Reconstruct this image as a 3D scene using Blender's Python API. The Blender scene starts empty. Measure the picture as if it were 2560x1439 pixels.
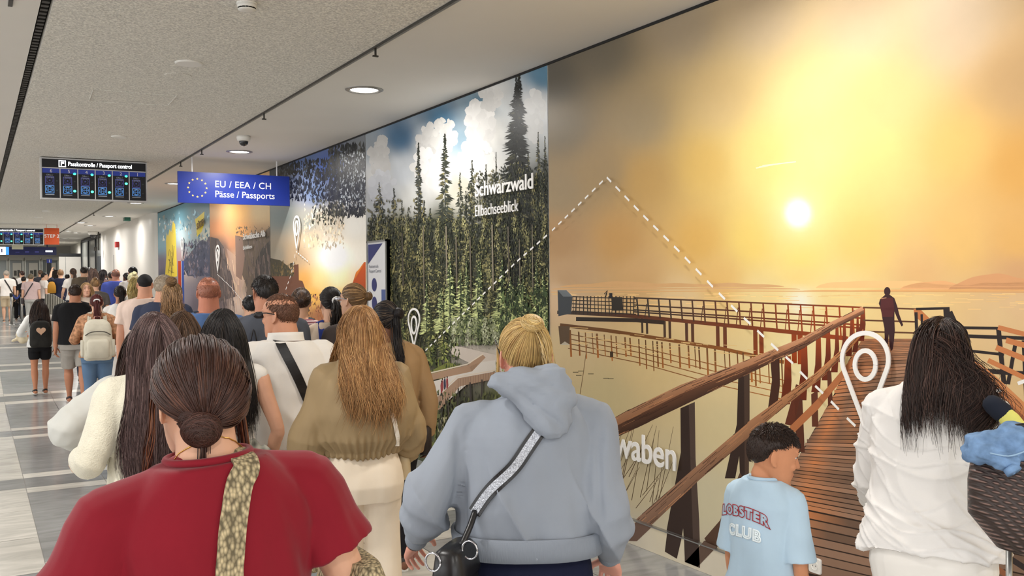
import bpy, bmesh, math, random
import numpy as np
from mathutils import Vector, Matrix, noise as mnoise
from mathutils.bvhtree import BVHTree
from mathutils.geometry import tessellate_polygon

random.seed(7)
RNG = np.random.default_rng(11)
SC = bpy.context.scene
COL = SC.collection

# ------------------------------------------------------------------ camera, world, light, exposure
FPX, CXP, CYP, CAMH = 2300.0, 1280.0, 719.5, 1.78
YAW, ROLL, PITCH = math.atan2(1346, FPX), 0.009, -math.atan2(23.5, FPX)
FW = np.array([math.sin(YAW) * math.cos(PITCH), math.cos(YAW) * math.cos(PITCH), math.sin(PITCH)])
_r0 = np.array([math.cos(YAW), -math.sin(YAW), 0.0]); _u0 = np.cross(_r0, FW)
RT = _r0 * math.cos(ROLL) - _u0 * math.sin(ROLL)
UPV = _u0 * math.cos(ROLL) + _r0 * math.sin(ROLL)
CAM = np.array([0, 0, CAMH])
cam_d = bpy.data.cameras.new('camera'); cam_d.sensor_width = 36.0; cam_d.lens = FPX / 2560.0 * 36.0
cam_d.clip_start = 0.05; cam_d.clip_end = 200
cam = bpy.data.objects.new('camera', cam_d); COL.objects.link(cam); SC.camera = cam
cam.matrix_world = Matrix(((RT[0], UPV[0], -FW[0], CAM[0]), (RT[1], UPV[1], -FW[1], CAM[1]), (RT[2], UPV[2], -FW[2], CAM[2]), (0, 0, 0, 1)))

SC.view_settings.view_transform = 'Standard'; SC.view_settings.look = 'None'
SC.view_settings.gamma = 1.0; SC.view_settings.use_curve_mapping = False
SC.view_settings.exposure = 0.58
SC.cycles.use_denoising = True
SC.cycles.max_bounces = 6; SC.cycles.diffuse_bounces = 4; SC.cycles.glossy_bounces = 3
SC.cycles.sample_clamp_indirect = 4.0
W = bpy.data.worlds.new('world'); SC.world = W; W.use_nodes = True
W.node_tree.nodes['Background'].inputs[0].default_value = (0.98, 0.985, 1.0, 1)
W.node_tree.nodes['Background'].inputs[1].default_value = 1.7

XW, CH = 3.80, 3.42            # right wall, ceiling height
LAMP_X, LAMP_Y0, LAMP_DY = 2.93, 7.5, 4.32
LAMP_W, LAMP_SPREAD = 23.0, 172.0   # watts and beam of one ceiling downlight

def px_ray(x, y): return FW + RT * (x - CXP) / FPX - UPV * (y - CYP) / FPX
def at_depth(x, y, Z): return CAM + px_ray(x, y) * Z
def at_wall(x, y, X=XW): r = px_ray(x, y); return CAM + r * (X / r[0])
def at_height(x, y, h): r = px_ray(x, y); return CAM + r * ((h - CAMH) / r[2])
def at_along(x, y, Y): r = px_ray(x, y); return CAM + r * (Y / r[1])
def to_px(P):
    d = np.asarray(P) - CAM; z = d @ FW
    return CXP + FPX * (d @ RT) / z, CYP - FPX * (d @ UPV) / z
def floor_z(Y):                 # the hall climbs a gentle ramp beyond 14.5 m
    t = min(max((Y - 14.5) / 7.5, 0.0), 1.0)
    return 0.5 * t

# ------------------------------------------------------------------ colour and materials
def lin1(v):
    v /= 255.0
    return v / 12.92 if v <= 0.04045 else ((v + 0.055) / 1.055) ** 2.4
def rgb(r, g, b, k=1.0): return (lin1(r) * k, lin1(g) * k, lin1(b) * k, 1.0)
def lin_arr(a):
    a = np.asarray(a, float) / 255.0
    return np.where(a <= 0.04045, a / 12.92, ((a + 0.055) / 1.055) ** 2.4)

MATS = {}
def mat(name, col=(0.5, 0.5, 0.5, 1), rough=0.6, spec=0.4, metal=0.0, var=0.0, vscale=8.0, bump=0.0, bscale=40.0, bstretch=(1, 1, 1),
        attr=False, emit=0.0, sheen=0.0, aniso=0.0, bdist=0.01, detail=4.0):
    if name in MATS: return MATS[name]
    m = bpy.data.materials.new(name); m.use_nodes = True; nt = m.node_tree; N = nt.nodes; L = nt.links
    b = N['Principled BSDF']
    b.inputs['Roughness'].default_value = rough; b.inputs['Specular IOR Level'].default_value = spec
    b.inputs['Metallic'].default_value = metal; b.inputs['Base Color'].default_value = col
    if sheen: b.inputs['Sheen Weight'].default_value = sheen
    if aniso: b.inputs['Anisotropic'].default_value = aniso
    tc = N.new('ShaderNodeTexCoord')
    src = None
    if attr:
        a = N.new('ShaderNodeAttribute'); a.attribute_name = 'Col'; src = a.outputs['Color']
    if var:
        n = N.new('ShaderNodeTexNoise'); n.inputs['Scale'].default_value = vscale; n.inputs['Detail'].default_value = detail
        L.new(tc.outputs['Object'], n.inputs['Vector'])
        mr = N.new('ShaderNodeMapRange'); mr.inputs[1].default_value = 0.3; mr.inputs[2].default_value = 0.7
        mr.inputs[3].default_value = 1 - var; mr.inputs[4].default_value = 1 + var
        L.new(n.outputs['Fac'], mr.inputs[0])
        mx = N.new('ShaderNodeVectorMath'); mx.operation = 'SCALE'
        if src: L.new(src, mx.inputs[0])
        else: mx.inputs[0].default_value = col[:3]
        L.new(mr.outputs[0], mx.inputs['Scale']); src = mx.outputs[0]
    if src: L.new(src, b.inputs['Base Color'])
    if bump:
        n = N.new('ShaderNodeTexNoise'); n.inputs['Scale'].default_value = bscale; n.inputs['Detail'].default_value = 4
        mp = N.new('ShaderNodeMapping'); mp.inputs['Scale'].default_value = bstretch
        L.new(tc.outputs['Object'], mp.inputs[0]); L.new(mp.outputs[0], n.inputs['Vector'])
        bp = N.new('ShaderNodeBump'); bp.inputs['Strength'].default_value = bump; bp.inputs['Distance'].default_value = bdist
        L.new(n.outputs['Fac'], bp.inputs['Height']); L.new(bp.outputs[0], b.inputs['Normal'])
    if emit:
        if src: L.new(src, b.inputs['Emission Color'])
        else: b.inputs['Emission Color'].default_value = col
        b.inputs['Emission Strength'].default_value = emit
    MATS[name] = m
    return m

# ------------------------------------------------------------------ mesh builder
class MB:
    def __init__(s): s.v = []; s.f = []; s.c = []; s.mi = []; s.col = (1, 1, 1, 1); s.m = 0
    def vert(s, p, col=None):
        s.v.append((float(p[0]), float(p[1]), float(p[2]))); s.c.append(tuple(col or s.col)); return len(s.v) - 1
    def face(s, idx): s.f.append(tuple(idx)); s.mi.append(s.m)
    def poly(s, pts, cols=None):
        i0 = len(s.v)
        for k, p in enumerate(pts): s.vert(p, cols[k] if cols else None)
        if len(pts) <= 4: s.face(range(i0, i0 + len(pts)))
        else:
            for t in tessellate_polygon([[Vector(p) for p in pts]]): s.face([i0 + q for q in t])
    def box(s, lo, hi, M=None):
        c = [(x, y, z) for x in (lo[0], hi[0]) for y in (lo[1], hi[1]) for z in (lo[2], hi[2])]
        if M is not None: c = [M @ Vector(p) for p in c]
        i = len(s.v)
        for p in c: s.vert(p)
        for f in ((0, 1, 3, 2), (4, 6, 7, 5), (0, 4, 5, 1), (2, 3, 7, 6), (0, 2, 6, 4), (1, 5, 7, 3)): s.face([i + k for k in f])
    def rings(s, rs, caps=True, closed=True):
        i0 = len(s.v); n = len(rs[0])
        for r in rs:
            for p in r: s.vert(p)
        for k in range(len(rs) - 1):
            a, b = i0 + k * n, i0 + (k + 1) * n
            for j in range(n if closed else n - 1):
                j2 = (j + 1) % n
                s.face((a + j, a + j2, b + j2, b + j))
        if caps:
            s.face([i0 + j for j in range(n - 1, -1, -1)])
            s.face([i0 + (len(rs) - 1) * n + j for j in range(n)])
    def build(s, name, material, parent=None, smooth=True, loc=None, M=None):
        me = bpy.data.meshes.new(name); me.from_pydata(s.v, [], s.f)
        ms = material if isinstance(material, (list, tuple)) else [material]
        for m in ms: me.materials.append(m)
        if len(ms) > 1: me.polygons.foreach_set('material_index', s.mi)
        at = me.color_attributes.new('Col', 'FLOAT_COLOR', 'POINT')
        at.data.foreach_set('color', np.asarray(s.c, dtype=np.float32).ravel())
        if smooth: me.polygons.foreach_set('use_smooth', [True] * len(me.polygons))
        me.update()
        return link(name, me, parent)

def link(name, me, parent=None):
    o = bpy.data.objects.new(name, me); COL.objects.link(o)
    if parent is not None: o.parent = parent
    return o
def tag(o, label=None, cat=None, group=None, kind=None):
    if label: o['label'] = label
    if cat: o['category'] = cat
    if group: o['group'] = group
    if kind: o['kind'] = kind
    return o
def empty(name, loc, rz=0.0):
    o = bpy.data.objects.new(name, None); COL.objects.link(o); o.location = Vector([float(q) for q in loc]); o.rotation_euler = (0, 0, rz)
    o.empty_display_size = 0.1
    return o
def struct(name, mb, m, smooth=False):
    o = mb.build(name, m, None, smooth); o['kind'] = 'structure'; return o

def V3(p): return Vector((float(p[0]), float(p[1]), float(p[2])))
def catmull(pts, n):
    pts = [np.asarray(p, float) for p in pts]; out = []
    P = [2 * pts[0] - pts[1]] + pts + [2 * pts[-1] - pts[-2]]
    for i in range(len(pts) - 1):
        p0, p1, p2, p3 = P[i:i + 4]
        for k in range(n):
            t = k / n
            out.append(0.5 * ((2 * p1) + (-p0 + p2) * t + (2 * p0 - 5 * p1 + 4 * p2 - p3) * t * t + (-p0 + 3 * p1 - 3 * p2 + p3) * t ** 3))
    out.append(pts[-1]); return out
def frames(pts):
    pts = [V3(p) for p in pts]; n = len(pts); T = []
    for i in range(n):
        d = pts[min(i + 1, n - 1)] - pts[max(i - 1, 0)]
        T.append(d.normalized() if d.length > 1e-9 else Vector((0, 0, 1)))
    u = T[0].cross(Vector((0.3, 1, 0.11)))
    if u.length < 0.1: u = T[0].cross(Vector((1, 0, 0)))
    u.normalize(); U = [u]
    for i in range(1, n):
        u = U[-1] - T[i] * U[-1].dot(T[i]); u.normalize(); U.append(u)
    return pts, T, U, [T[i].cross(U[i]) for i in range(n)]
def tube(mb, pts, radii, seg=12, caps=True, sub=0, round_end=False):
    pts = [np.asarray(p, float) for p in pts]
    radii = list(radii) if hasattr(radii, '__len__') else [radii] * len(pts)
    if sub:
        q = catmull([np.append(p, r) for p, r in zip(pts, radii)], sub)
        pts = [a[:3] for a in q]; radii = [a[3] for a in q]
    if round_end:
        d0 = pts[0] - pts[1]; d0 /= np.linalg.norm(d0); d1 = pts[-1] - pts[-2]; d1 /= np.linalg.norm(d1)
        r0, r1 = radii[0], radii[-1]
        pts = [pts[0] + d0 * r0 * .9, pts[0] + d0 * r0 * .6] + pts + [pts[-1] + d1 * r1 * .6, pts[-1] + d1 * r1 * .9]
        radii = [r0 * .4, r0 * .8] + radii + [r1 * .8, r1 * .4]
    P, T, U, B = frames(pts)
    rs = [[P[i] + (U[i] * math.cos(2 * math.pi * k / seg) + B[i] * math.sin(2 * math.pi * k / seg)) * radii[i] for k in range(seg)] for i in range(len(P))]
    mb.rings(rs, caps)
def ring(c, u, v, a, b, e=2.3, n=28):
    out = []
    for k in range(n):
        t = 2 * math.pi * k / n; ct, st = math.cos(t), math.sin(t)
        x = math.copysign(abs(ct) ** (2 / e), ct) * a; y = math.copysign(abs(st) ** (2 / e), st) * b
        out.append(V3(c) + V3(u) * x + V3(v) * y)
    return out
def ellipsoid(mb, c, r, R=None, nu=16, nv=10):
    rs = []
    for j in range(1, nv):
        ph = math.pi * j / nv; rr = []
        for k in range(nu):
            t = 2 * math.pi * k / nu
            p = Vector((r[0] * math.sin(ph) * math.cos(t), r[1] * math.sin(ph) * math.sin(t), -r[2] * math.cos(ph)))
            if R is not None: p = R @ p
            rr.append(V3(c) + p)
        rs.append(rr)
    mb.rings(rs, True)

def remeshed(mb, voxel, smooth=4, factor=0.5):
    me = bpy.data.meshes.new('tmp'); me.from_pydata(mb.v, [], mb.f); me.update()
    o = bpy.data.objects.new('tmp', me); COL.objects.link(o)
    r = o.modifiers.new('r', 'REMESH'); r.mode = 'VOXEL'; r.voxel_size = voxel; r.use_smooth_shade = True
    if smooth:
        s = o.modifiers.new('s', 'SMOOTH'); s.iterations = smooth; s.factor = factor
    dg = bpy.context.evaluated_depsgraph_get(); ev = o.evaluated_get(dg)
    out = bpy.data.meshes.new_from_object(ev)
    bpy.data.objects.remove(o); bpy.data.meshes.remove(me)
    out.polygons.foreach_set('use_smooth', [True] * len(out.polygons))
    return out
def blob(name, mb, m, parent, voxel=0.008, smooth=4, fold=None, factor=0.5):
    me = remeshed(mb, voxel, smooth, factor); me.name = name
    if fold: me_fold(me, fold)
    me.materials.clear(); me.materials.append(m)
    return link(name, me, parent)
def me_fold(me, fn):
    n = len(me.vertices); co = np.empty(n * 3, np.float32); no = np.empty(n * 3, np.float32)
    me.vertices.foreach_get('co', co); me.vertices.foreach_get('normal', no)
    co = co.reshape(-1, 3); no = no.reshape(-1, 3)
    d = fn(co)
    co = co + no * d[:, None].astype(np.float32)
    me.vertices.foreach_set('co', co.ravel()); me.update()
def vnoise(co, sx, sy, sz, seed=0.0):
    # cheap smooth pseudo noise: sum of rotated sines (vectorised)
    x, y, z = co[:, 0] * sx + seed, co[:, 1] * sy + seed * 1.7, co[:, 2] * sz - seed * 0.6
    a = np.sin(x + 1.7 * np.sin(0.7 * y + z)) * np.cos(y + 1.3 * np.sin(0.8 * z + x * .6))
    b = np.sin(1.9 * z + 1.1 * np.sin(x * 1.3 + seed)) * np.cos(1.7 * x - y + 0.9 * np.sin(z))
    return 0.5 * (a + b)
def folds(amp, sx, sy, sz, seed=0.0, mask=None):
    def fn(co):
        d = vnoise(co, sx, sy, sz, seed) + 0.5 * vnoise(co, sx * 2.1, sy * 2.1, sz * 2.1, seed + 3)
        d = d * amp
        if mask is not None: d = d * mask(co)
        return d
    return fn

def text_mesh(txt, size, bold=0.0, extrude=0.0, align='LEFT', spacing=1.0, sx=1.0):
    cu = bpy.data.curves.new('t', 'FONT'); cu.body = txt; cu.size = size; cu.offset = bold * size; cu.extrude = extrude
    cu.align_x = align; cu.space_character = spacing; cu.resolution_u = 4
    o = bpy.data.objects.new('t', cu); COL.objects.link(o)
    dg = bpy.context.evaluated_depsgraph_get()
    me = bpy.data.meshes.new_from_object(o.evaluated_get(dg))
    bpy.data.objects.remove(o); bpy.data.curves.remove(cu)
    if sx != 1.0:
        for v in me.vertices: v.co.x *= sx
    return me
def place_text(name, txt, size, M, m, parent=None, **k):
    me = text_mesh(txt, size, **k); me.transform(M); me.name = name
    me.materials.clear(); me.materials.append(m)
    return link(name, me, parent)
def basis(o, x, y, z):
    o, x, y, z = map(V3, (o, x, y, z))
    return Matrix(((x.x, y.x, z.x, o.x), (x.y, y.y, z.y, o.y), (x.z, y.z, z.z, o.z), (0, 0, 0, 1)))
# ------------------------------------------------------------------ the setting
M_white = mat('white_paint', rgb(226, 222, 214), 0.55, var=0.02, vscale=2)
M_ceil = mat('ceiling_paint', rgb(228, 224, 217), 0.7, var=0.015, vscale=1.5)
M_rough = mat('acoustic_plaster', rgb(222, 219, 211), 0.95, 0.1, var=0.26, vscale=75, bump=0.5, bscale=75, detail=2)
M_black = mat('slot_black', rgb(22, 21, 20), 0.6)
M_rail = mat('slot_rail', rgb(70, 68, 64), 0.5, metal=0.5)
M_dark = mat('dark_metal', rgb(45, 46, 48), 0.45, metal=0.4)
M_steel = mat('brushed_steel', rgb(170, 170, 168), 0.35, metal=0.9)
M_trimw = mat('lamp_trim', rgb(150, 147, 142), 0.35, metal=0.6)
M_plastic = mat('white_plastic', rgb(232, 230, 224), 0.4)
M_lamp = mat('lamp_diffuser', (1, 0.97, 0.92, 1), 0.5, emit=9.0)
M_grout = mat('floor_joint', rgb(150, 147, 142), 0.5)

def marble():
    m = mat('marble', rough=0.17, spec=0.5, attr=True); nt = m.node_tree; N = nt.nodes; L = nt.links; b = N['Principled BSDF']
    tc = [n for n in N if n.type == 'TEX_COORD'][0]
    at = [n for n in N if n.type == 'ATTRIBUTE'][0]
    mp = N.new('ShaderNodeMapping'); mp.inputs['Scale'].default_value = (1.2, 4.5, 1); mp.inputs['Rotation'].default_value = (0, 0, 0.25)
    n = N.new('ShaderNodeTexNoise'); n.inputs['Scale'].default_value = 1.6; n.inputs['Detail'].default_value = 8; n.inputs['Distortion'].default_value = 1.4
    L.new(tc.outputs['Object'], mp.inputs[0]); L.new(mp.outputs[0], n.inputs['Vector'])
    mr = N.new('ShaderNodeMapRange'); mr.inputs[1].default_value = 0.35; mr.inputs[2].default_value = 0.68; mr.inputs[3].default_value = 0.82; mr.inputs[4].default_value = 1.12
    mx = N.new('ShaderNodeVectorMath'); mx.operation = 'SCALE'
    L.new(n.outputs['Fac'], mr.inputs[0]); L.new(at.outputs['Color'], mx.inputs[0]); L.new(mr.outputs[0], mx.inputs['Scale'])
    L.new(mx.outputs[0], b.inputs['Base Color'])
    return m
M_marble = marble()

XL = -9.0; YB, YE = -9.0, 46.0
# floor: every slab is its own polygon in the one floor mesh
fb = MB(); rr = random.Random(3)
cols = [(-9.0, -7.8, 'w'), (-7.8, -6.9, 'g'), (-6.9, -6.0, 'g'), (-6.0, -5.2, 'w'), (-5.2, -4.4, 'g'), (-4.4, -3.6, 'g'), (-3.6, -2.5, 'w'), (-2.5, -1.6, 'g'), (-1.6, -0.7, 'g'), (-0.7, 0.37, 'w'), (0.37, 1.0, 'g'), (1.0, 1.62, 'g'), (1.62, 2.55, 'w'), (2.55, 3.2, 'g'), (3.2, 3.8, 'g')]
def tile(x0, x1, y0, y1, kind):
    j = 0.0025; k = rr.uniform(0.92, 1.06)
    c = {'w': (218, 214, 205), 'g': (156, 157, 157), 's': (224, 220, 211), 'b': (146, 147, 147)}[kind]
    c = rgb(*c, k)
    ys = [y0 + j, y1 - j]
    P = [(x0 + j, ys[0]), (x1 - j, ys[0]), (x1 - j, ys[1]), (x0 + j, ys[1])]
    fb.poly([(x, y, floor_z(y)) for x, y in P], [c] * 4)
k = -6
while True:
    yc = 9.25 + 3.13 * k; k += 1
    if yc - 1.6 > YE: break
    for (x0, x1, kind) in cols:
        tile(x0, x1, yc - .225, yc + .225, 'b')
        if kind == 'g':
            tile(x0, x1, yc - .445, yc - .225, 's'); tile(x0, x1, yc + .225, yc + .445, 's')
            tile(x0, x1, yc + .445, yc + 3.13 - .445, 'g')
        else:
            a, b_ = yc + .225, yc + 3.13 - .225
            n = 3
            for q in range(n): tile(x0, x1, a + (b_ - a) * q / n, a + (b_ - a) * (q + 1) / n, 'w')
fl = struct('floor', fb, M_marble)
gb = MB(); ys = [YB - 1, 14.5, 22.0, YE + 1]
for a, b_ in zip(ys, ys[1:]):
    gb.poly([(XL, a, floor_z(a) - .003), (XW, a, floor_z(a) - .003), (XW, b_, floor_z(b_) - .003), (XL, b_, floor_z(b_) - .003)], None)
    gb.poly([(XL, a, -.3), (XW, a, -.3), (XW, b_, -.3), (XL, b_, -.3)], None)
o = gb.build('floor_joints', M_grout, fl, False)

SLOT_L, SLOT_R = (0.36, 0.425), (2.455, 2.50)
def slab(name, x0, x1, m, y1=YE):
    b = MB(); b.box((x0, YB, CH), (x1, y1, CH + .05)); return struct(name, b, m)
slab('ceiling', SLOT_L[1], SLOT_R[0], M_rough)
slab('ceiling_right', SLOT_R[1], XW + .2, M_ceil)
slab('ceiling_left', XL, SLOT_L[0], M_ceil)
for nm, (a, b_) in (('trim_1', SLOT_L), ('trim_2', SLOT_R)):
    b = MB(); b.box((a - .1, YB, CH + .14), (b_ + .1, YE, CH + .16)); b.box((a - .012, YB, CH + .05), (a, YE, CH + .14)); b.box((b_, YB, CH + .05), (b_ + .012, YE, CH + .14))
    t = struct(nm, b, M_black)
    r = MB(); cx = (a + b_) / 2
    r.box((cx - .012, YB, CH + .06), (cx - .006, YE, CH + .10)); r.box((cx + .004, YB, CH + .055), (cx + .018, YE, CH + .062))
    if nm == 'trim_1':
        y = YB
        while y < 32:
            r.box((cx - .02, y, CH + .03), (cx + .022, y + .045, CH + .04)); y += 0.09
    else: r.box((a - .006, YB, CH - .012), (a + .006, YE, CH + .02))
    r.build('slot_rail', M_rail, t, False)

# dark shadow joint where the right wall meets the ceiling
b = MB(); b.box((XW - .012, -3, CH - .018), (XW + .05, 23.1, CH - .0005)); struct('trim_3', b, M_black)
b = MB(); b.box((XW, YB, -.3), (XW + .15, YE, CH)); wall_r = struct('wall_right', b, M_white)
b = MB(); b.box((XL - .15, 20, -.3), (XL, YE, CH)); struct('wall_left', b, M_white)   # nearer, the wall is left out so ambient world light fills from the left
M_greywall = mat('grey_wall', rgb(196, 194, 188), 0.6)
b = MB(); b.box((XL, YE, 0), (XW, YE + .15, CH)); struct('wall_back', b, M_greywall)
# white wall beyond the pictures: a rounded pier front with a door line
b = MB()
rs = []
for q in range(13):
    t = math.pi / 2 * q / 12
    rs.append([(XW - .14 + .14 * (1 - math.sin(t)) , 23.16 + .35 * (1 - math.cos(t)), z) for z in (0.2, CH)])
for r0_, r1_ in zip(rs, rs[1:]): b.poly([r0_[0], r1_[0], r1_[1], r0_[1]])
b.box((XW - .14, 23.5, 0.2), (XW + .01, 33.2, CH)); struct('wall_side', b, mat('satin_white', rgb(228, 224, 216), 0.42))

# ------------------------------------------------------------------ ceiling lamps
def downlight(x, y, first=[None]):
    if first[0] is None:
        t = empty('ceiling_light', (x, y, CH))
        m = MB()
        prof = [(.118, .012), (.118, -.004), (.128, -.012), (.150, -.010), (.163, -.004), (.164, .0)]
        for i in range(len(prof) - 1):
            for k_ in range(40):
                a0, a1 = 2 * math.pi * k_ / 40, 2 * math.pi * (k_ + 1) / 40
                q = [(prof[i][0], a0, prof[i][1]), (prof[i][0], a1, prof[i][1]), (prof[i + 1][0], a1, prof[i + 1][1]), (prof[i + 1][0], a0, prof[i + 1][1])]
                m.poly([(r * math.cos(a), r * math.sin(a), z) for r, a, z in q])
        m.build('trim_ring', M_trimw, t)
        m = MB(); m.poly([(.119 * math.cos(2 * math.pi * k_ / 40), .119 * math.sin(2 * math.pi * k_ / 40), -.001) for k_ in range(40)]); m.build('diffuser', M_lamp, t, False)
        ld = bpy.data.lights.new('lamp', 'AREA'); ld.shape = 'DISK'; ld.size = .23; ld.energy = LAMP_W; ld.spread = math.radians(LAMP_SPREAD); ld.color = (1.0, 0.97, 0.93)
        lo = bpy.data.objects.new('lamp', ld); COL.objects.link(lo); lo.parent = t; lo.location = (0, 0, -.014)
        first[0] = t
        return t
    t = first[0].copy(); COL.objects.link(t); t.location = (x, y, CH)
    for ch in first[0].children:
        c = ch.copy(); COL.objects.link(c); c.parent = t
    return t
n = 0
ordn = ['nearest', 'second nearest', 'third', 'fourth', 'fifth', 'sixth', 'seventh', 'eighth', 'ninth']
for k in range(-3, 9):
    y = LAMP_Y0 + LAMP_DY * k
    for x in (LAMP_X, -0.12):
        t = downlight(x, y)
        if x == LAMP_X and k >= 0: lb = 'round white recessed ceiling light, %s in the row above the picture wall' % ordn[k]
        elif x == LAMP_X: lb = 'round white recessed ceiling light above and behind the camera'
        else: lb = 'round recessed light in the left white ceiling strip outside the view'
        tag(t, lb, 'ceiling light', 'recessed ceiling lights')
for (px, py) in ((203, 556), (170, 577)):
    p = at_height(px, py, CH); t = downlight(p[0], p[1])
    tag(t, 'round recessed ceiling light %s' % ('just left of the far dome camera' if px == 170 else 'beside the far end of the ceiling slot'), 'ceiling light', 'recessed ceiling lights')
for y in (-4, 2, 8, 14, 20, 26, 32, 38, 43):  # unseen lamp row, added for soft fill from the left
    t = downlight(-2.9, y); tag(t, 'unseen round recessed light added as fill over the left side of the hall', 'ceiling light', 'recessed ceiling lights')
# ------------------------------------------------------------------ small things on the ceiling
def disc_on_ceiling(name, px, py, r, th, m, label, cat, prof=None, group=None):
    p = at_height(px, py, CH)
    b = MB(); pf = prof or [(r, 0), (r, -th * .5), (r * .92, -th), (0.001, -th)]
    b.rings([[(p[0] + q[0] * math.cos(2 * math.pi * k / 36), p[1] + q[0] * math.sin(2 * math.pi * k / 36), CH + q[1]) for k in range(36)] for q in pf])
    o = b.build(name, m, None, False); tag(o, label, cat, group); return o, p
p = at_height(617, 6, CH)
t = empty('smoke_detector', (p[0], p[1], CH)); tag(t, 'white round smoke detector on the speckled ceiling', 'smoke detector')
def lathe(prof, n=36, c=(0, 0, 0)):
    b = MB(); b.rings([[(c[0] + r * math.cos(2 * math.pi * k / n), c[1] + r * math.sin(2 * math.pi * k / n), c[2] + z) for k in range(n)] for r, z in prof]); return b
lathe([(.058, 0), (.06, -.012)]).build('base', M_plastic, t)
lathe([(.056, -.012), (.056, -.03), (.053, -.033)]).build('body', M_plastic, t)
b = MB()
for k in range(14):
    a = 2 * math.pi * k / 14; M = Matrix.Rotation(a, 4, 'Z'); b.box((.042, -.007, -.041), (.052, .007, -.033), M)
b.build('vent_slot', M_black, t, False)
lathe([(.053, -.041), (.05, -.046), (.03, -.049), (.001, -.049)]).build('cap', M_plastic, t)
disc_on_ceiling('ceiling_plate', 472, 157, .1, .012, M_plastic, 'white round cover plate with two screws, nearest on the speckled ceiling', 'cover plate')
disc_on_ceiling('ceiling_plate', 445, 189, .105, .004, M_rough, 'speckled round cover flush in the ceiling behind the white plate', 'cover plate')
disc_on_ceiling('ceiling_plate', 298, 341, .085, .012, M_plastic, 'smaller white round cover plate nearer the passport sign', 'cover plate')
disc_on_ceiling('sprinkler_plate', 117, 526, .1, .03, M_plastic, 'small white ceiling disc beyond the passport sign', 'cover plate')
disc_on_ceiling('sprinkler_plate', 95, 543, .11, .01, M_plastic, 'flat white ceiling disc beyond the passport sign', 'cover plate')
q = [at_height(x, y, CH) for x, y in ((233, 222), (442, 238), (420, 262), (222, 252))]
b = MB()
for i in range(4):
    a, c = q[i], q[(i + 1) % 4]; tube(b, [a + (0, 0, -.002), c + (0, 0, -.002)], .004, 4)
tag(b.build('access_panel', M_rough, None, False), 'flush rectangular access panel in the speckled ceiling', 'access panel')
for i, (px, py) in enumerate(((943, 120), (665, 283), (507, 374), (459, 405), (240, 532))):
    p = at_height(px, py, CH); x = SLOT_R[0] + .02
    p = at_along(px, py, p[1]); b = MB()
    b.box((x - .006, p[1] - .006, CH - .055), (x + .006, p[1] + .006, CH + .05)); b.box((x - .02, p[1] - .008, CH - .064), (x + .02, p[1] + .008, CH - .054))
    tag(b.build('ceiling_hook', M_rail, None, False), 'small metal hanger hook under the ceiling slot, %s from the camera' % ordn[i], 'hook', 'hooks under the ceiling slot')
# dome cameras
def dome(px, py, s, label, ceil=True):
    p = at_height(px, py, CH)
    t = empty('security_camera', (p[0], p[1], CH)); tag(t, label, 'security camera')
    lathe([(.075 * s, 0), (.078 * s, -.02 * s), (.07 * s, -.05 * s), (.06 * s, -.058 * s)]).build('housing', M_plastic, t)
    lathe([(.05 * s, -.055 * s), (.05 * s, -.07 * s), (.043 * s, -.092 * s), (.027 * s, -.108 * s), (.001, -.114 * s)]).build('dome', mat('smoked_dome', rgb(28, 28, 32), 0.08, 0.8), t)
dome(609, 340, 1.0, 'white dome security camera with dark lens on the white ceiling strip')
dome(232, 578, 1.9, 'far white dome security camera above the glass doors')
p = at_height(28, -6, CH); b = MB(); b.box((p[0] - .012, p[1] - .12, CH - .006), (p[0] + .012, p[1] + .18, CH)); tag(b.build('ceiling_vent', M_rail, None, False), 'small grey slot plate on the left white ceiling', 'vent')

# ------------------------------------------------------------------ hanging signs
M_blue = mat('sign_blue', rgb(32, 52, 142), 0.35)
M_signwhite = mat('sign_white', rgb(236, 236, 236), 0.5)
M_yellow = mat('star_yellow', rgb(236, 205, 120), 0.5)
M_frame = mat('sign_frame', rgb(205, 205, 205), 0.4)
M_scr = mat('screen_black', rgb(16, 17, 24), 0.3)
M_scrblue = mat('screen_blue', rgb(36, 52, 130), 0.4, emit=0.25)
M_lit = mat('lit_white', (0.95, 0.97, 1, 1), 0.5, emit=1.6)
M_dimtxt = mat('dim_text', rgb(150, 155, 165), 0.5, emit=0.15)
M_green = mat('lit_green', (0.05, 0.95, 0.45, 1), 0.5, emit=3.0)
M_dimled = mat('unlit_led', rgb(50, 60, 62), 0.4)
M_iconp = mat('icon_purple', rgb(70, 72, 140), 0.4, emit=0.25)
M_iconb = mat('icon_blue', rgb(84, 140, 205), 0.4, emit=0.35)
M_darkblue = mat('sign_navy', rgb(40, 46, 104), 0.4)
def star_poly(c, R, M):
    return [M @ Vector((c[0] + (R if k % 2 == 0 else R * .42) * math.sin(math.pi * k / 5), c[1] + (R if k % 2 == 0 else R * .42) * math.cos(math.pi * k / 5), 0)) for k in range(10)]
def sign_plate(lo, hi, Y, th=.05):          # a plate facing -Y; returns matrix from plate metres (origin lower left) to world
    return Matrix(((1, 0, 0, lo[0]), (0, 0, -1, Y), (0, 1, 0, lo[1]), (0, 0, 0, 1)))
YS = 12.55
a, b2 = at_along(445, 470, YS), at_along(724, 474, YS)
zt, zb = at_along(580, 434, YS)[2], at_along(580, 510, YS)[2]
t = empty('passport_sign', (a[0], YS, zb)); tag(t, 'blue EU, EEA and CH passports sign with a ring of yellow stars', 'sign')
t0 = Vector(t.location)
wS, hS = b2[0] - a[0], zt - zb
m = MB(); m.box((0, 0, 0), (wS, .04, hS)); m.build('panel', M_blue, t, False)
MS = Matrix(((1, 0, 0, 0), (0, 0, -1, -.002), (0, 1, 0, 0), (0, 0, 0, 1)))
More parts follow.
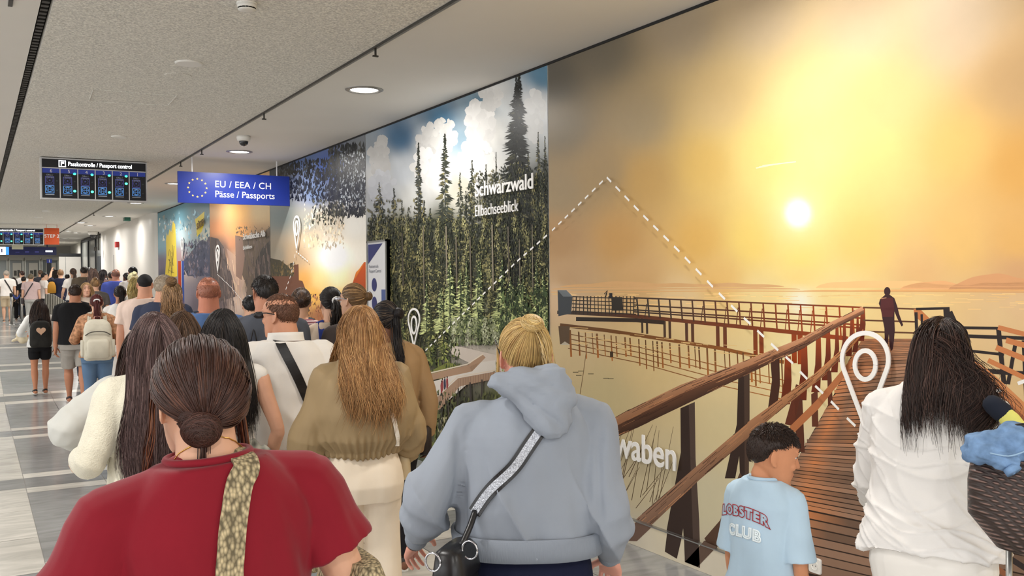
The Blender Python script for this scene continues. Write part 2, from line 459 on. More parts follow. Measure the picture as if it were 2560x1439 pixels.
for k in range(12):
    an = 2 * math.pi * k / 12; m = MB(); m.poly(star_poly((wS * .165 + math.sin(an) * hS * .29, hS * .49 + math.cos(an) * hS * .29), hS * .042, MS)); m.build('star', M_yellow, t, False)
place_text('lettering', 'EU / EEA / CH', hS * .30, MS @ Matrix.Translation((wS * .315, hS * .54, 0)), M_signwhite, t, bold=.006, spacing=1.04)
place_text('lettering', 'Pässe / Passports', hS * .30, MS @ Matrix.Translation((wS * .315, hS * .215, 0)), M_signwhite, t, bold=.006, spacing=1.0, sx=.955)
m = MB(); m.box((wS * .12, .015, hS), (wS * .12 + .012, .027, CH - zb)); m.box((wS * .88, .015, hS), (wS * .88 + .012, .027, CH - zb)); m.build('hanger', M_signwhite, t, False)
m = MB(); m.box((wS, .005, -.02), (wS + .03, .035, hS + .02)); m.build('pale_gap_strip', M_steel, t, False)  # added strip standing for the pale gap between sign and its wall reflection

def tableau(px0, px1, pyt, pyb, Y, label, skip=0):
    a = at_along(px0, (pyt + pyb) / 2, Y); c = at_along(px1, (pyt + pyb) / 2, Y); pxm = (px0 + px1) / 2
    zt = min(at_along(pxm, pyt, Y)[2], CH - .01); zb = at_along(pxm, pyb, Y)[2]; w, h = c[0] - a[0], zt - zb
    t = empty('departure_board', (a[0], Y, zb)); tag(t, label, 'sign')
    m = MB(); m.box((0, .01, 0), (w, .12, h)); m.build('housing', M_frame, t, False)
    f = .022 * w / 1.5; m = MB(); m.box((f, 0, f), (w - f, .012, h - f)); m.build('screen', M_scr, t, False)
    T = Matrix(((1, 0, 0, 0), (0, 0, -1, -.003), (0, 1, 0, 0), (0, 0, 0, 1))); T2 = Matrix(((1, 0, 0, 0), (0, 0, -1, -.005), (0, 1, 0, 0), (0, 0, 0, 1)))
    hh = h - 2 * f; hb = f + hh * .76
    m = MB(); m.box((f, -.004, hb), (w - f, 0, hb + .012)); 
    cw = (w - 2 * f) / 6
    for k in range(1, 6): m.box((f + cw * k - .006, -.004, f), (f + cw * k + .006, 0, hb))
    m.build('divider', M_frame, t, False)
    hd_ = text_mesh('Passkontrolle / Passport control', hh * .15, bold=.016); k_ = w * .60 / max(v.co.x for v in hd_.vertices); hd_.transform(T @ Matrix.Translation((w * .25, hb + hh * .085, 0)) @ Matrix.Diagonal((k_, 1, 1, 1))); hd_.materials.append(M_lit); link('heading', hd_, t)
    m = MB(); s = hh * .17; x0 = w * .165; z0 = hb + hh * .045
    for q in ((0, 0, s, s * .12), (0, s * .88, s, s), (0, 0, s * .12, s), (s * .88, 0, s, s), (.3 * s, .2 * s, .45 * s, .8 * s), (.45 * s, .5 * s, .75 * s, .8 * s)):
        m.poly([T @ Vector((x0 + q[0], z0 + q[1], 0)), T @ Vector((x0 + q[2], z0 + q[1], 0)), T @ Vector((x0 + q[2], z0 + q[3], 0)), T @ Vector((x0 + q[0], z0 + q[3], 0))])
    m.build('pictogram', M_lit, t, False)
    grn = {5: (0, 2), 4: (0, 2), 3: (0, 2), 2: (0, 1), 6: (), 1: ()}
    for k in range(6):
        d = 6 - k; cx = f + cw * k
        m = MB(); m.poly([T @ Vector((cx + .006, hb - hh * .12, 0)), T @ Vector((cx + cw - .006, hb - hh * .12, 0)), T @ Vector((cx + cw - .006, hb, 0)), T @ Vector((cx + .006, hb, 0))]); m.build('number_strip', M_scrblue, t, False)
        place_text('number', str(d), hh * .12, T2 @ Matrix.Translation((cx + cw * .5, hb - hh * .105, 0)), M_signwhite, t, align='CENTER')
        place_text('small_text', 'Offen /\nOpened', hh * .055, T @ Matrix.Translation((cx + cw * .42, hb - hh * .19, 0)), M_dimtxt, t, align='CENTER')
        for row, (zz, mm) in enumerate(((.345, M_iconp), (.115, M_iconb))):
            s = cw * .5; x0 = cx + cw * .17; z0 = f + hh * zz; m = MB()
            for q in ((0, 0, s, s * .07), (0, s * .93, s, s), (0, 0, s * .07, s), (s * .93, 0, s, s)):
                m.poly([T @ Vector((x0 + q[0], z0 + q[1], 0)), T @ Vector((x0 + q[2], z0 + q[1], 0)), T @ Vector((x0 + q[2], z0 + q[3], 0)), T @ Vector((x0 + q[0], z0 + q[3], 0))])
            c_ = (x0 + s / 2, z0 + s / 2)
            if row == 0:
                for kk in range(12): m.poly(star_poly((c_[0] + .33 * s * math.sin(kk * math.pi / 6), c_[1] + .33 * s * math.cos(kk * math.pi / 6)), s * .075, T))
                m.poly(star_poly(c_, s * .14, T))
            else:
                for (ra, rb) in ((.38 * s, .33 * s), (.2 * s, .16 * s)):
                    for kk in range(20):
                        a0, a1 = kk * math.pi / 10, (kk + 1) * math.pi / 10
                        xs = 1 if ra > .3 * s else .9
                        m.poly([T @ Vector((c_[0] + r_ * math.cos(an) * xs, c_[1] + r_ * math.sin(an) * (1 if ra > .3 * s else 1.8), 0)) for r_, an in ((ra, a0), (ra, a1), (rb, a1), (rb, a0))])
                m.poly([T @ Vector((c_[0] + dx * s, c_[1] + dz * s, 0)) for dx, dz in ((-.36, -.02), (.36, -.02), (.36, .02), (-.36, .02))])
            m.build('icon', mm, t, False)
            m = MB(); m.poly([T @ Vector((x0 + dx * s, z0 + dz * s, 0)) for dx, dz in ((0, -.2), (1, -.2), (1, -.12), (0, -.12))]); m.build('caption', M_dimtxt, t, False)
        for r_, zz in enumerate((.64, .44, .19)):
            c_ = (cx + cw * .82, f + hh * zz); m = MB(); R = cw * (.085 if r_ in grn[d] else .05)
            m.poly([T @ Vector((c_[0] + R * math.cos(kk * math.pi / 8), c_[1] + R * .85 * math.sin(kk * math.pi / 8), 0)) for kk in range(16)]); m.build('status_light', M_green if r_ in grn[d] else M_dimled, t, False)
    return t
pS = at_height(234, 397, CH)
tb = tableau(101, 368, 399, 501, pS[1], 'black passport control board with six numbered lanes, nearer and larger')
m = MB(); m.box((.0, .03, 0), (1.5, .05, .01)); 
YF = 29.0
tb2 = tableau(-46, 110, 569, 612, YF, 'far black passport control board with green lights beside the orange sign')
a = at_along(111, 590, YF); c = at_along(148, 590, YF); zt = at_along(130, 570, YF)[2]; zb = at_along(130, 611, YF)[2]
t = empty('step_sign', (a[0], YF, zb)); tag(t, 'orange hanging square sign reading STEP 2', 'sign'); w = c[0] - a[0]; h = zt - zb
m = MB(); m.box((0, 0, 0), (w, .05, h)); m.box((.05, .02, h), (.06, .03, CH - zb)); m.box((w - .06, .02, h), (w - .05, .03, CH - zb)); m.build('panel', mat('sign_orange', rgb(205, 82, 30), 0.5), t, False)
place_text('lettering', 'STEP 2', h * .29, Matrix(((1, 0, 0, w * .5), (0, 0, -1, -.004), (0, 1, 0, h * .42), (0, 0, 0, 1))), M_signwhite, t, bold=.01, align='CENTER')
# blue fascia over the booths with a lit pictogram box and small note
YG = 40.0
a = at_along(-60, 625, YG); c = at_along(141, 625, YG); zt = at_along(60, 617, YG)[2]; zb = at_along(60, 637, YG)[2]
t = empty('booth_sign', (a[0], YG, zb)); tag(t, 'long dark blue sign band over the far passport booths', 'sign'); w = c[0] - a[0]; h = zt - zb
m = MB(); m.box((0, 0, 0), (w, .1, h)); m.box((.3, .03, h), (.34, .07, CH - zb)); m.box((w - .34, .03, h), (w - .3, .07, CH - zb)); m.build('panel', M_darkblue, t, False)
def plate(x0, x1, z0, z1, mm, nm, y=-.006):
    m = MB(); m.box((w * x0, y, h * z0), (w * x1, .0, h * z1)); m.build(nm, mm, t, False)
plate(.2, .36, .02, .98, M_lit, 'lit_box'); plate(.36, .4, .02, .98, mat('lit_blue', rgb(60, 140, 235), 0.4, emit=.9), 'lit_edge')
plate(.86, .95, .38, .58, M_lit, 'lit_strip')
m = MB()
for q in range(3): m.box((w * (.245 + .03 * q), -.01, h * .3), (w * (.26 + .03 * q), -.006, h * .75))
m.build('pictogram', M_blue, t, False)
for x0, sy in ((.48, .3), (.60, .55), (.725, .6)):
    m = MB(); m.box((w * x0, -.006, h * .3), (w * (x0 + .05), 0, h * (.3 + sy * .3))); m.build('faint_icon', M_iconp, t, False)
place_text('paper_note', ' ', 1, Matrix.Identity(4), M_signwhite, t) if False else None
a2 = at_along(29.5, 616, YG); c = at_along(58, 616, YG); zt2 = at_along(44, 611, YG)[2]; zb2 = at_along(44, 623, YG)[2]
m = MB(); m.box((a2[0] - a[0], -.03, zb2 - zb), (c[0] - a[0], -.007, zt2 - zb)); m.build('paper_note', mat('paper', rgb(245, 242, 215), 0.6), t, False)
# ------------------------------------------------------------------ picture wall
def idw(samples, pts, p=3.2):
    S = np.array([(x, y) for x, y, *_ in samples], float); Cc = lin_arr([c for _, _, c in samples])
    d2 = ((pts[:, None, :] - S[None]) ** 2).sum(-1) + 60.0
    w = d2 ** (-p / 2); w /= w.sum(1, keepdims=True)
    return w @ Cc
M_print = mat('picture_print', rough=0.40, spec=0.2, attr=True, var=0.012, vscale=14, bump=0.06, bscale=60, bstretch=(1, 1, .15), bdist=.002)
M_letter = mat('white_letters', rgb(240, 238, 234), 0.5)
SK = 0.165                                                    # top of the skirting that carries the print on
class Pic:                                                    # printed shapes laid on the wall, in ever so slightly rising layers
    def __init__(s, lo=-99, hi=99): s.mb = MB(); s.k = 0; s.lo = lo; s.hi = hi
    def P(s, q):
        p = at_wall(q[0], q[1], XW - .004 - .0000005 * s.k); p[1] = min(max(p[1], s.lo), s.hi); return p
    def poly(s, pts, col, cols=None):
        s.k += 1
        W3 = [s.P(q) for q in pts]
        cc = cols or [col] * len(pts)
        s.mb.poly(W3, [rgb(*c) for c in cc])
    def line(s, pts, w, col, col2=None, w2=None):
        n = len(pts); w2 = w if w2 is None else w2
        L, R, C1 = [], [], []
        for i, q in enumerate(pts):
            a = pts[max(i - 1, 0)]; b = pts[min(i + 1, n - 1)]; dx, dy = b[0] - a[0], b[1] - a[1]; l = math.hypot(dx, dy) or 1
            t = i / max(n - 1, 1); ww = (w + (w2 - w) * t) / 2
            L.append((q[0] - dy / l * ww, q[1] + dx / l * ww)); R.append((q[0] + dy / l * ww, q[1] - dx / l * ww))
            c2 = col2 or col; C1.append(tuple(col[j] + (c2[j] - col[j]) * t for j in range(3)))
        s.k += 1
        for i in range(n - 1):
            s.mb.poly([s.P(L[i]), s.P(L[i + 1]), s.P(R[i + 1]), s.P(R[i])], [rgb(*c) for c in (C1[i], C1[i + 1], C1[i + 1], C1[i])])
    def grid(s, y0, y1, z0, z1, step, samples, fn=None, X=XW - .004):
        ny, nz = max(2, int((y1 - y0) / step)), max(2, int((z1 - z0) / step))
        Y, Z = np.meshgrid(np.linspace(y0, y1, ny), np.linspace(z0, z1, nz), indexing='ij')
        P3 = np.stack([np.full(Y.size, X), Y.ravel(), Z.ravel()], 1)
        d = P3 - CAM; zc = np.maximum(d @ FW, .4); px = np.stack([CXP + FPX * (d @ RT) / zc, CYP - FPX * (d @ UPV) / zc], 1)
        px = np.clip(px, -500, 4500)
        C4 = idw(samples, px)
        if fn is not None: C4 = fn(px, P3, C4)
        i0 = len(s.mb.v)
        for p, c in zip(P3, C4): s.mb.vert(p, (c[0], c[1], c[2], 1))
        for i in range(ny - 1):
            for j in range(nz - 1):
                a = i0 + i * nz + j; s.mb.face((a, a + 1, a + nz + 1, a + nz))
def panel(name, label, y0, y1):
    t = empty(name, (XW, (y0 + y1) / 2, 0)); tag(t, label, 'wall picture'); return t
def add_to(root, mb, nm, m, smooth=False):
    o = mb.build(nm, m, None, smooth); me = o.data
    me.transform(Matrix.Translation(-Vector(root.location))); o.parent = root; return o
def skirt(root, y0, y1, samples, name='skirting'):
    pc = Pic(); pc.grid(y0, y1, 0.001, SK, .05, samples, X=XW - .03)
    yy = np.linspace(y0, y1, 40)
    i0 = len(pc.mb.v)
    for y in yy:
        pc.mb.vert((XW - .03, y, SK), rgb(200, 190, 170)); pc.mb.vert((XW, y, SK + .002), rgb(225, 215, 195))
    for i in range(len(yy) - 1): pc.mb.face((i0 + 2 * i, i0 + 2 * i + 2, i0 + 2 * i + 3, i0 + 2 * i + 1))
    return pc
def stroke3(root, name, pts2, w, X=XW - .034):               # raised white line on the wall from pixel points
    mb = MB(); P = [at_wall(x, y, X) for x, y in pts2]
    n = len(P); L, R = [], []
    for i in range(n):
        a, b = P[max(i - 1, 0)], P[min(i + 1, n - 1)]; d = b - a; d /= np.linalg.norm(d); nn = np.array([0, -d[2], d[1]])
        L.append(P[i] + nn * w / 2); R.append(P[i] - nn * w / 2)
    f = np.array([.008, 0, 0])
    for i in range(n - 1):
        mb.poly([L[i], L[i + 1], R[i + 1], R[i]]); mb.poly([L[i], L[i] + f, L[i + 1] + f, L[i + 1]]); mb.poly([R[i], R[i + 1], R[i + 1] + f, R[i] + f])
    return mb
def dashes(root, pts2, n, frac, w, name='route_line'):
    P = [at_wall(x, y, XW - .03) for x, y in pts2]
    seg = [np.linalg.norm(b - a) for a, b in zip(P, P[1:])]; cum = np.concatenate([[0], np.cumsum(seg)]); Ltot = cum[-1]
    def at(s):
        i = min(max(np.searchsorted(cum, s) - 1, 0), len(seg) - 1); t = (s - cum[i]) / seg[i]; return P[i] + (P[i + 1] - P[i]) * t
    mb = MB()
    for k in range(n):
        a, b = at(Ltot * k / n), at(Ltot * (k + frac) / n); d = b - a; d /= np.linalg.norm(d); nn = np.array([0, -d[2], d[1]]) * w / 2
        mb.poly([a + nn, b + nn, b - nn, a - nn])
    add_to(root, mb, name, M_letter)
def map_pin(root, cx, top, tip, half, iw, ih, icy, w):
    # outer drop: round head narrowing to the tip, plus an inner ring, traced on the wall
    hy = (tip - top); r_y = hy * .285; cy = top + r_y
    pts = [(cx + 0, tip)]
    for k in range(25):
        a = math.radians(205 - 230 * k / 24 + 180)
        a = math.pi - math.radians(-25) - math.radians(230) * k / 24
        pts.append((cx + half * math.cos(a), cy - r_y * math.sin(a)))
    pts.append((cx, tip))
    mb = stroke3(root, 'p', pts, w); ring2 = [(cx + iw * math.cos(2 * math.pi * k / 28), icy + ih * math.sin(2 * math.pi * k / 28)) for k in range(29)]
    m2 = stroke3(root, 'p', ring2, w)
    o = len(mb.v); mb.v += m2.v; mb.c += m2.c; mb.f += [tuple(i + o for i in f) for f in m2.f]; mb.mi += m2.mi
    add_to(root, mb, 'map_pin', M_letter)
def wall_text(root, txt, p_left, p_right, size_px, bold, name='lettering', extr=.004):
    a, b = at_wall(*p_left, XW - .03), at_wall(*p_right, XW - .03)
    a2 = at_wall(p_left[0], p_left[1] - size_px, XW - .03); h = a2[2] - a[2]
    me = text_mesh(txt, h / .73, bold=bold, extrude=extr); w = max(v.co.x for v in me.vertices); s = np.linalg.norm(b - a) / w
    for v in me.vertices: v.co.x *= s
    d = (b - a) / np.linalg.norm(b - a)
    me.transform(basis(a - np.array(root.location), d, (0, 0, 1), (-1, 0, 0))); me.materials.clear(); me.materials.append(M_letter); me.name = name
    return link(name, me, root)
def jit(c, k): return tuple(max(0, min(255, v * k)) for v in c)

# ---- sunset over the lake -------------------------------------------------------------
SUN = [(1385, 200, (112, 106, 96)), (1500, 130, (130, 120, 104)), (1700, 60, (185, 166, 140)), (1900, 40, (205, 182, 150)), (2150, 60, (216, 190, 155)), (2380, 80, (222, 195, 160)), (2540, 200, (218, 178, 125)),
       (1400, 320, (142, 128, 106)), (1600, 300, (180, 158, 124)), (1800, 250, (222, 190, 136)), (2000, 250, (240, 210, 150)), (2200, 250, (236, 202, 140)), (1400, 480, (172, 150, 118)), (1500, 430, (180, 152, 112)), (1620, 450, (212, 168, 100)),
       (1760, 420, (238, 194, 108)), (1900, 400, (250, 222, 138)), (2020, 400, (254, 232, 155)), (2200, 400, (252, 218, 140)), (2400, 380, (250, 204, 122)), (2545, 420, (242, 184, 100)), (1400, 600, (192, 152, 108)), (1550, 600, (212, 162, 98)),
       (1750, 600, (236, 182, 94)), (1880, 600, (252, 214, 112)), (2000, 640, (255, 224, 124)), (2150, 600, (252, 208, 120)), (2400, 600, (250, 202, 124)), (2545, 600, (246, 192, 114)), (1420, 690, (206, 168, 126)), (1600, 690, (222, 176, 120)),
       (1800, 690, (242, 192, 116)), (2000, 690, (255, 220, 140)), (2300, 690, (242, 192, 132)), (2545, 690, (230, 178, 126)), (2700, 300, (225, 170, 100)), (2700, 650, (225, 170, 110)), (1995, 480, (255, 240, 150)),
       (1400, 745, (226, 182, 132)), (1700, 745, (238, 192, 126)), (1900, 745, (250, 212, 130)), (2000, 745, (255, 232, 165)), (2100, 745, (252, 214, 130)), (2300, 760, (246, 202, 122)), (2545, 760, (236, 186, 122)),
       (1420, 880, (218, 186, 126)), (1500, 1000, (208, 184, 122)), (1640, 900, (228, 192, 120)), (1820, 960, (236, 206, 140)), (2000, 900, (255, 232, 160)), (1600, 1200, (206, 186, 138)), (1760, 1250, (216, 202, 156)), (1820, 1060, (226, 202, 140)),
       (1560, 1350, (196, 184, 158)), (2300, 880, (236, 196, 118)), (2500, 800, (236, 190, 122)), (2545, 900, (232, 190, 122)), (2000, 1200, (228, 214, 176)), (1800, 1420, (205, 192, 165)), (2500, 1300, (200, 170, 120))]
SUN = [(x, y, tuple(v + (250 - v) * (.24 if y > 735 else 0) for v in c)) for x, y, c in SUN]
def sun_fn(px, P3, Cc):
    dx, dy = (px[:, 0] - 1995), (px[:, 1] - 533) * .92
    r = np.hypot(dx, dy); g1 = np.exp(-(r / 62) ** 2)[:, None]; g2 = np.exp(-r / 170)[:, None]
    core = (1 / (1 + np.exp((r - 32) / 4)))[:, None]
    C2 = Cc * (1 - .55 * g2) + lin_arr([(255, 240, 150)]) * .55 * g2
    C2 = C2 * (1 - .75 * g1) + lin_arr([(255, 249, 190)]) * .75 * g1
    C2 = C2 * (1 - core) + lin_arr([(255, 255, 248)]) * 1.0 * core
    # soft diagonal cloud streaks
    u = px[:, 0] * .0042 + px[:, 1] * .010; v = px[:, 0] * .006 - px[:, 1] * .004
    st = (np.sin(u * 2.2 + 1.5 * np.sin(v)) * np.sin(u * 1.1 + 2 + v * .4))[:, None] * np.clip((620 - px[:, 1]) / 600, 0, 1)[:, None]
    C2 = C2 * (1 + .07 * st)
    # glint on the water
    wv = np.exp(-((px[:, 0] - 2000) / 26) ** 2) * np.exp(-((px[:, 1] - 755) / 26) ** 2)
    C2 = C2 * (1 - wv[:, None]) + lin_arr([(255, 252, 230)]) * wv[:, None]
    return np.clip(C2 * (.80 + .16 * core), 0, .97)
t_sun = panel('wall_mural', 'large wall picture of a wooden jetty at golden sunset', 0.2, 5.92)
pc = Pic(); pc.grid(0.2, 5.915, SK, CH - .012, .022, SUN, sun_fn)
R2 = random.Random(5)
# far shore
def ridge(x0, x1, ybase, amp, seed, col, n=60):
    rr_ = random.Random(seed); ph = [rr_.uniform(0, 6) for _ in range(6)]
    top = []
    for i in range(n + 1):
        x = x0 + (x1 - x0) * i / n; e = math.sin(math.pi * i / n) ** .5
        h = sum(math.sin(x * .01 * (k_ + 1) * 1.3 + ph[k_]) / (k_ + 1) for k_ in range(6)); top.append((x, ybase - e * amp * (.75 + .22 * h)))
    pc.poly(top + [(x1, ybase + 1), (x0, ybase + 1)], col)
ridge(1400, 1960, 716, 14, 1, (220, 174, 120)); ridge(2040, 2450, 718, 22, 2, (240, 190, 130)); ridge(2250, 2700, 722, 26, 5, (228, 172, 118)); ridge(2370, 2720, 724, 42, 8, (214, 158, 110))
ridge(1380, 2000, 722, 6, 3, (214, 170, 118)); ridge(2000, 2720, 727, 5, 4, (222, 168, 108))
pc.line([(1378, 730), (1800, 727), (2200, 728), (2700, 731)], 2.2, (222, 174, 116), (206, 154, 100))
for k_ in range(140):
    x = R2.uniform(1380, 2600); y = 734 + 40 * R2.random() ** 1.5; pc.line([(x, y), (x + R2.uniform(10, 60), y)], R2.uniform(.8, 1.8), jit((246, 204, 136), R2.uniform(.9, 1.05)))
# distant jetty on the left with its mirror image
def cmix(x, a=(58, 50, 44), b=(150, 62, 22)):
    t = min(max((x - 1600) / 420, 0), 1) ** 1.2; return tuple(a[j] + (b[j] - a[j]) * t for j in range(3))
def xline(pts, w, dk=1.0, w2=None):
    c0, c1 = cmix(pts[0][0]), cmix(pts[-1][0]); pc.line(pts, w, jit(c0, dk), jit(c1, dk), w2)
xs_deck = [1395, 1500, 1600, 1700, 1800, 1900, 2000, 2100, 2150]
def deck_y(x): return 783 + max(0, (x - 1520)) * .098
for x in range(1605, 2120, 4): pass
for i, x in enumerate((1605, 1617, 1661, 1674, 1716, 1731, 1794, 1812, 1888, 1903, 1985, 2000)):            # piles and reflections
    pc.line([(x, deck_y(x)), (x + 1, deck_y(x) + 40 + (x - 1600) * .1)], 5 + (x - 1600) * .02, cmix(x), cmix(x + 60))
def ref(pts, w, k_=1.0): pc.line(pts, w, jit((140, 96, 58), k_), jit((214, 128, 58), k_))
ref([(1400, 812), (1520, 826), (1650, 846), (1800, 870), (1960, 905)], 9, .7)
for j in range(4): ref([(1420, 834 + j * 12), (1600, 868 + j * 13), (1800, 915 + j * 16), (1960, 950 + j * 16)], 2.2, .8)
x = 1425
while x < 1960:
    ref([(x, 824 + (x - 1420) * .13), (x + 3, 870 + (x - 1420) * .17 + R2.uniform(-8, 22))], R2.uniform(2, 5), R2.uniform(.62, .85)); x += R2.uniform(9, 24)
for k_ in range(60):
    x = R2.uniform(1420, 1900); y = 815 + (x - 1420) * .12 + R2.uniform(0, 50); pc.line([(x, y), (x + R2.uniform(10, 40), y + 2)], 1.4, (222, 188, 128))
xline([(1393, 780), (1520, 786), (1600, 791), (1800, 811), (2000, 832), (2120, 846)], 8, 1.0, 11)
xline([(1440, 797), (1590, 800), (1660, 806)], 10, .85)
for (y0, y1) in ((744, 768), (762, 795), (774, 812), (779, 820)): xline([(1585, y0), (1780, y0 + (y1 - y0) * .33), (2000, y0 + (y1 - y0) * .72), (2155, y1)], 3.4, .95, 4.2)
x = 1592.0
while x < 2140:
    yb = deck_y(x); yt = 746 + (x - 1590) * .04
    xline([(x, yt), (x + 4, yb)], 4); 
    if int(x) % 2: xline([(x - 2, yt + 12), (x - 7, yb)], 2.2)
    x += 27 + (x - 1590) * .012
for j in range(5): xline([(1430, 741 + j * 9), (1590, 747 + j * 9.5)], 2.4, .9)
for x in range(1432, 1590, 9): xline([(x, 740), (x + R2.uniform(-2, 2), 786)], R2.uniform(1.5, 3.4), .9)
pc.poly([(1528, 742), (1556, 742), (1557, 776), (1530, 776)], (52, 48, 42)); pc.poly([(1523, 732), (1531, 732), (1531, 745), (1523, 745)], (40, 40, 42)); pc.line([(1511, 735), (1518, 726), (1514, 742)], 3, (40, 38, 36))
pc.poly([(1394, 725), (1416, 725), (1431, 741), (1428, 783), (1396, 790)], (66, 70, 74)); pc.poly([(1394, 725), (1416, 725), (1432, 741), (1408, 741)], (112, 118, 122))
pc.poly([(1396, 815), (1424, 815), (1424, 858), (1400, 860)], (92, 74, 56)); pc.poly([(1400, 862), (1412, 853), (1426, 862)], (190, 180, 160))
pc.line([(1468, 860), (1458, 935), (1450, 985)], 1.6, (120, 92, 60)); pc.poly([(1525, 878), (1533, 878), (1533, 892), (1525, 892)], (70, 54, 40))
for (x, y) in ((1432, 930), (1445, 927), (1470, 934), (1508, 945), (1520, 946), (1440, 938)): pc.line([(x, y), (x + 14, y)], 2.2, (120, 108, 80))
# reeds
for k_ in range(26):
    x = R2.uniform(1470, 1660); y = R2.uniform(1180, 1320); pc.line([(x, y), (x + R2.uniform(15, 60), y - R2.uniform(60, 190))], 1.8, (98, 80, 58), None, .9)
# man walking away on the jetty: plain silhouette in the print
# deck boards
Lft = [(2157, 846), (2122, 900), (2085, 985), (2040, 1065), (2003, 1130), (1972, 1190), (1958, 1260), (1952, 1400), (1950, 1700)]
Rgt = [(2290, 846), (2330, 890), (2390, 960), (2470, 1050), (2560, 1160), (2640, 1280), (2720, 1420), (2800, 1600), (2900, 2000)]
def along(poly, t):
    t = t * (len(poly) - 1); i = min(int(t), len(poly) - 2); f = t - i; return (poly[i][0] + (poly[i + 1][0] - poly[i][0]) * f, poly[i][1] + (poly[i + 1][1] - poly[i][1]) * f)
pc.poly(Lft + Rgt[::-1], (52, 38, 30))
NP = 64
for k_ in range(NP):
    t0, t1 = (k_ / NP) ** 1.25, ((k_ + .84) / NP) ** 1.25
    a0, a1, b0, b1 = along(Lft, t0), along(Lft, t1), along(Rgt, t0), along(Rgt, t1)
    a0 = (a0[0] + R2.uniform(-5, 5), a0[1])
    n_ = 14; base = jit((142, 112, 92), R2.uniform(.74, 1.14)); pts_t, pts_b, cc = [], [], []
    for q in range(n_ + 1):
        f = q / n_; p0 = (a0[0] + (b0[0] - a0[0]) * f, a0[1] + (b0[1] - a0[1]) * f); p1 = (a1[0] + (b1[0] - a1[0]) * f, a1[1] + (b1[1] - a1[1]) * f)
        gl = .9 * math.exp(-((p0[0] - 2032 - (1200 - p0[1]) * .28) / 22) ** 2) + .55 * math.exp(-((p0[0] - 2085 - (1200 - p0[1]) * .3) / 16) ** 2)
        gl = gl * (1 if p0[1] > 900 else .6) * max(0, 1 - max(0, p0[1] - 1290) / 110) * R2.uniform(.6, 1) + max(0, (985 - p0[1]) / 260) * R2.uniform(.4, 1.0)
        gl = min(gl, 1); c_ = tuple(base[j] + ((226, 140, 84)[j] - base[j]) * gl for j in range(3)); pts_t.append(p0); pts_b.append(p1); cc.append(c_)
    pc.k += 1
    for q in range(n_): pc.mb.poly([pc.P(pts_t[q]), pc.P(pts_t[q + 1]), pc.P(pts_b[q + 1]), pc.P(pts_b[q])], [rgb(*c) for c in (cc[q], cc[q + 1], cc[q + 1], cc[q])])
WT, WU = (150, 104, 74), (74, 48, 36)
def wood(pts, c, hi=None):
    pc.poly(pts, c)
# near left railing: posts first, then braces, then hand rail
def post(pts, c=(56, 42, 36), c2=None):
    ys_ = [p[1] for p in pts]; pc.poly(pts, c)
for x0, x1, y0, y1 in ((1958, 1975, 890, 1010), (2000, 2016, 862, 1000), (2036, 2050, 842, 980), (2062, 2073, 826, 950), (2085, 2094, 812, 930), (2104, 2112, 802, 905), (2122, 2129, 792, 890), (2138, 2144, 782, 880), (2148, 2160, 768, 852)):
    pc.poly([(x0 + 4, y0), (x1 + 2, y0), (x1 + 4, (y0 + y1) / 2), (x1, y1), (x0 - 8, y1), (x0 + 2, (y0 + y1) / 2)], (116, 50, 26), [(150, 66, 30)] * 2 + [(104, 44, 24)] * 4)
pc.poly([(1986, 1000), (2006, 996), (2012, 1130), (1990, 1128)], (86, 48, 34)); pc.poly([(1962, 1060), (1990, 960), (2006, 965), (1985, 1065)], (96, 50, 34)); pc.poly([(2028, 985), (2044, 975), (2046, 1066), (2030, 1066)], (96, 54, 38)); pc.poly([(2068, 930), (2078, 925), (2082, 1010), (2070, 1015)], (92, 50, 34))
post([(1701, 1020), (1737, 1004), (1739, 1146), (1748, 1300), (1752, 1460), (1714, 1440), (1708, 1320), (1694, 1398), (1655, 1388), (1702, 1130)])
pc.poly([(1722, 1012), (1737, 1004), (1739, 1146), (1748, 1300), (1752, 1440), (1735, 1430), (1726, 1150)], (82, 66, 58))
post([(1846, 930), (1874, 915), (1874, 1040), (1872, 1195), (1850, 1195), (1848, 1140), (1838, 1195), (1812, 1195), (1842, 1060)])
pc.poly([(1860, 922), (1874, 915), (1874, 1040), (1872, 1195), (1862, 1195)], (78, 60, 50))
post([(1925, 890), (1948, 880), (1950, 960), (1944, 1010), (1920, 1020), (1930, 950)], (70, 44, 34))
wood([(1770, 1420), (1800, 1350), (1760, 1351), (1700, 1440)], (92, 72, 60)); wood([(1761, 1345), (1800, 1300), (1850, 1180), (1860, 1200), (1812, 1330), (1775, 1372)], (88, 64, 50))
wood([(1974, 1066), (2041, 1000), (2105, 925), (2150, 868), (2153, 880), (2108, 945), (2046, 1022), (1980, 1086)], (176, 110, 70))
lowT = [(1540, 1345), (1596, 1292), (1742, 1164), (1873, 1052), (1956, 992), (2035, 935), (2110, 868), (2158, 822)]
lowB = [(1575, 1352), (1633, 1308), (1745, 1202), (1877, 1088), (1956, 1020), (2040, 955), (2114, 884), (2158, 834)]
lowM = [((a[0] + b[0]) / 2, a[1] * .55 + b[1] * .45) for a, b in zip(lowT, lowB)]
ramp_c = lambda f: tuple((138, 110, 94)[j] + ((214, 140, 84)[j] - (138, 110, 94)[j]) * f for j in range(3))
def strip(A, B, fa, fb_):
    pc.k += 1; n_ = len(A)
    for i in range(n_ - 1):
        c0, c1 = fa(i / (n_ - 1)), fa((i + 1) / (n_ - 1)); d0, d1 = fb_(i / (n_ - 1)), fb_((i + 1) / (n_ - 1))
        pc.mb.poly([pc.P(A[i]), pc.P(A[i + 1]), pc.P(B[i + 1]), pc.P(B[i])], [rgb(*c) for c in (c0, c1, d1, d0)])
strip(lowT, lowB, ramp_c, lambda f: jit(ramp_c(f), .82))
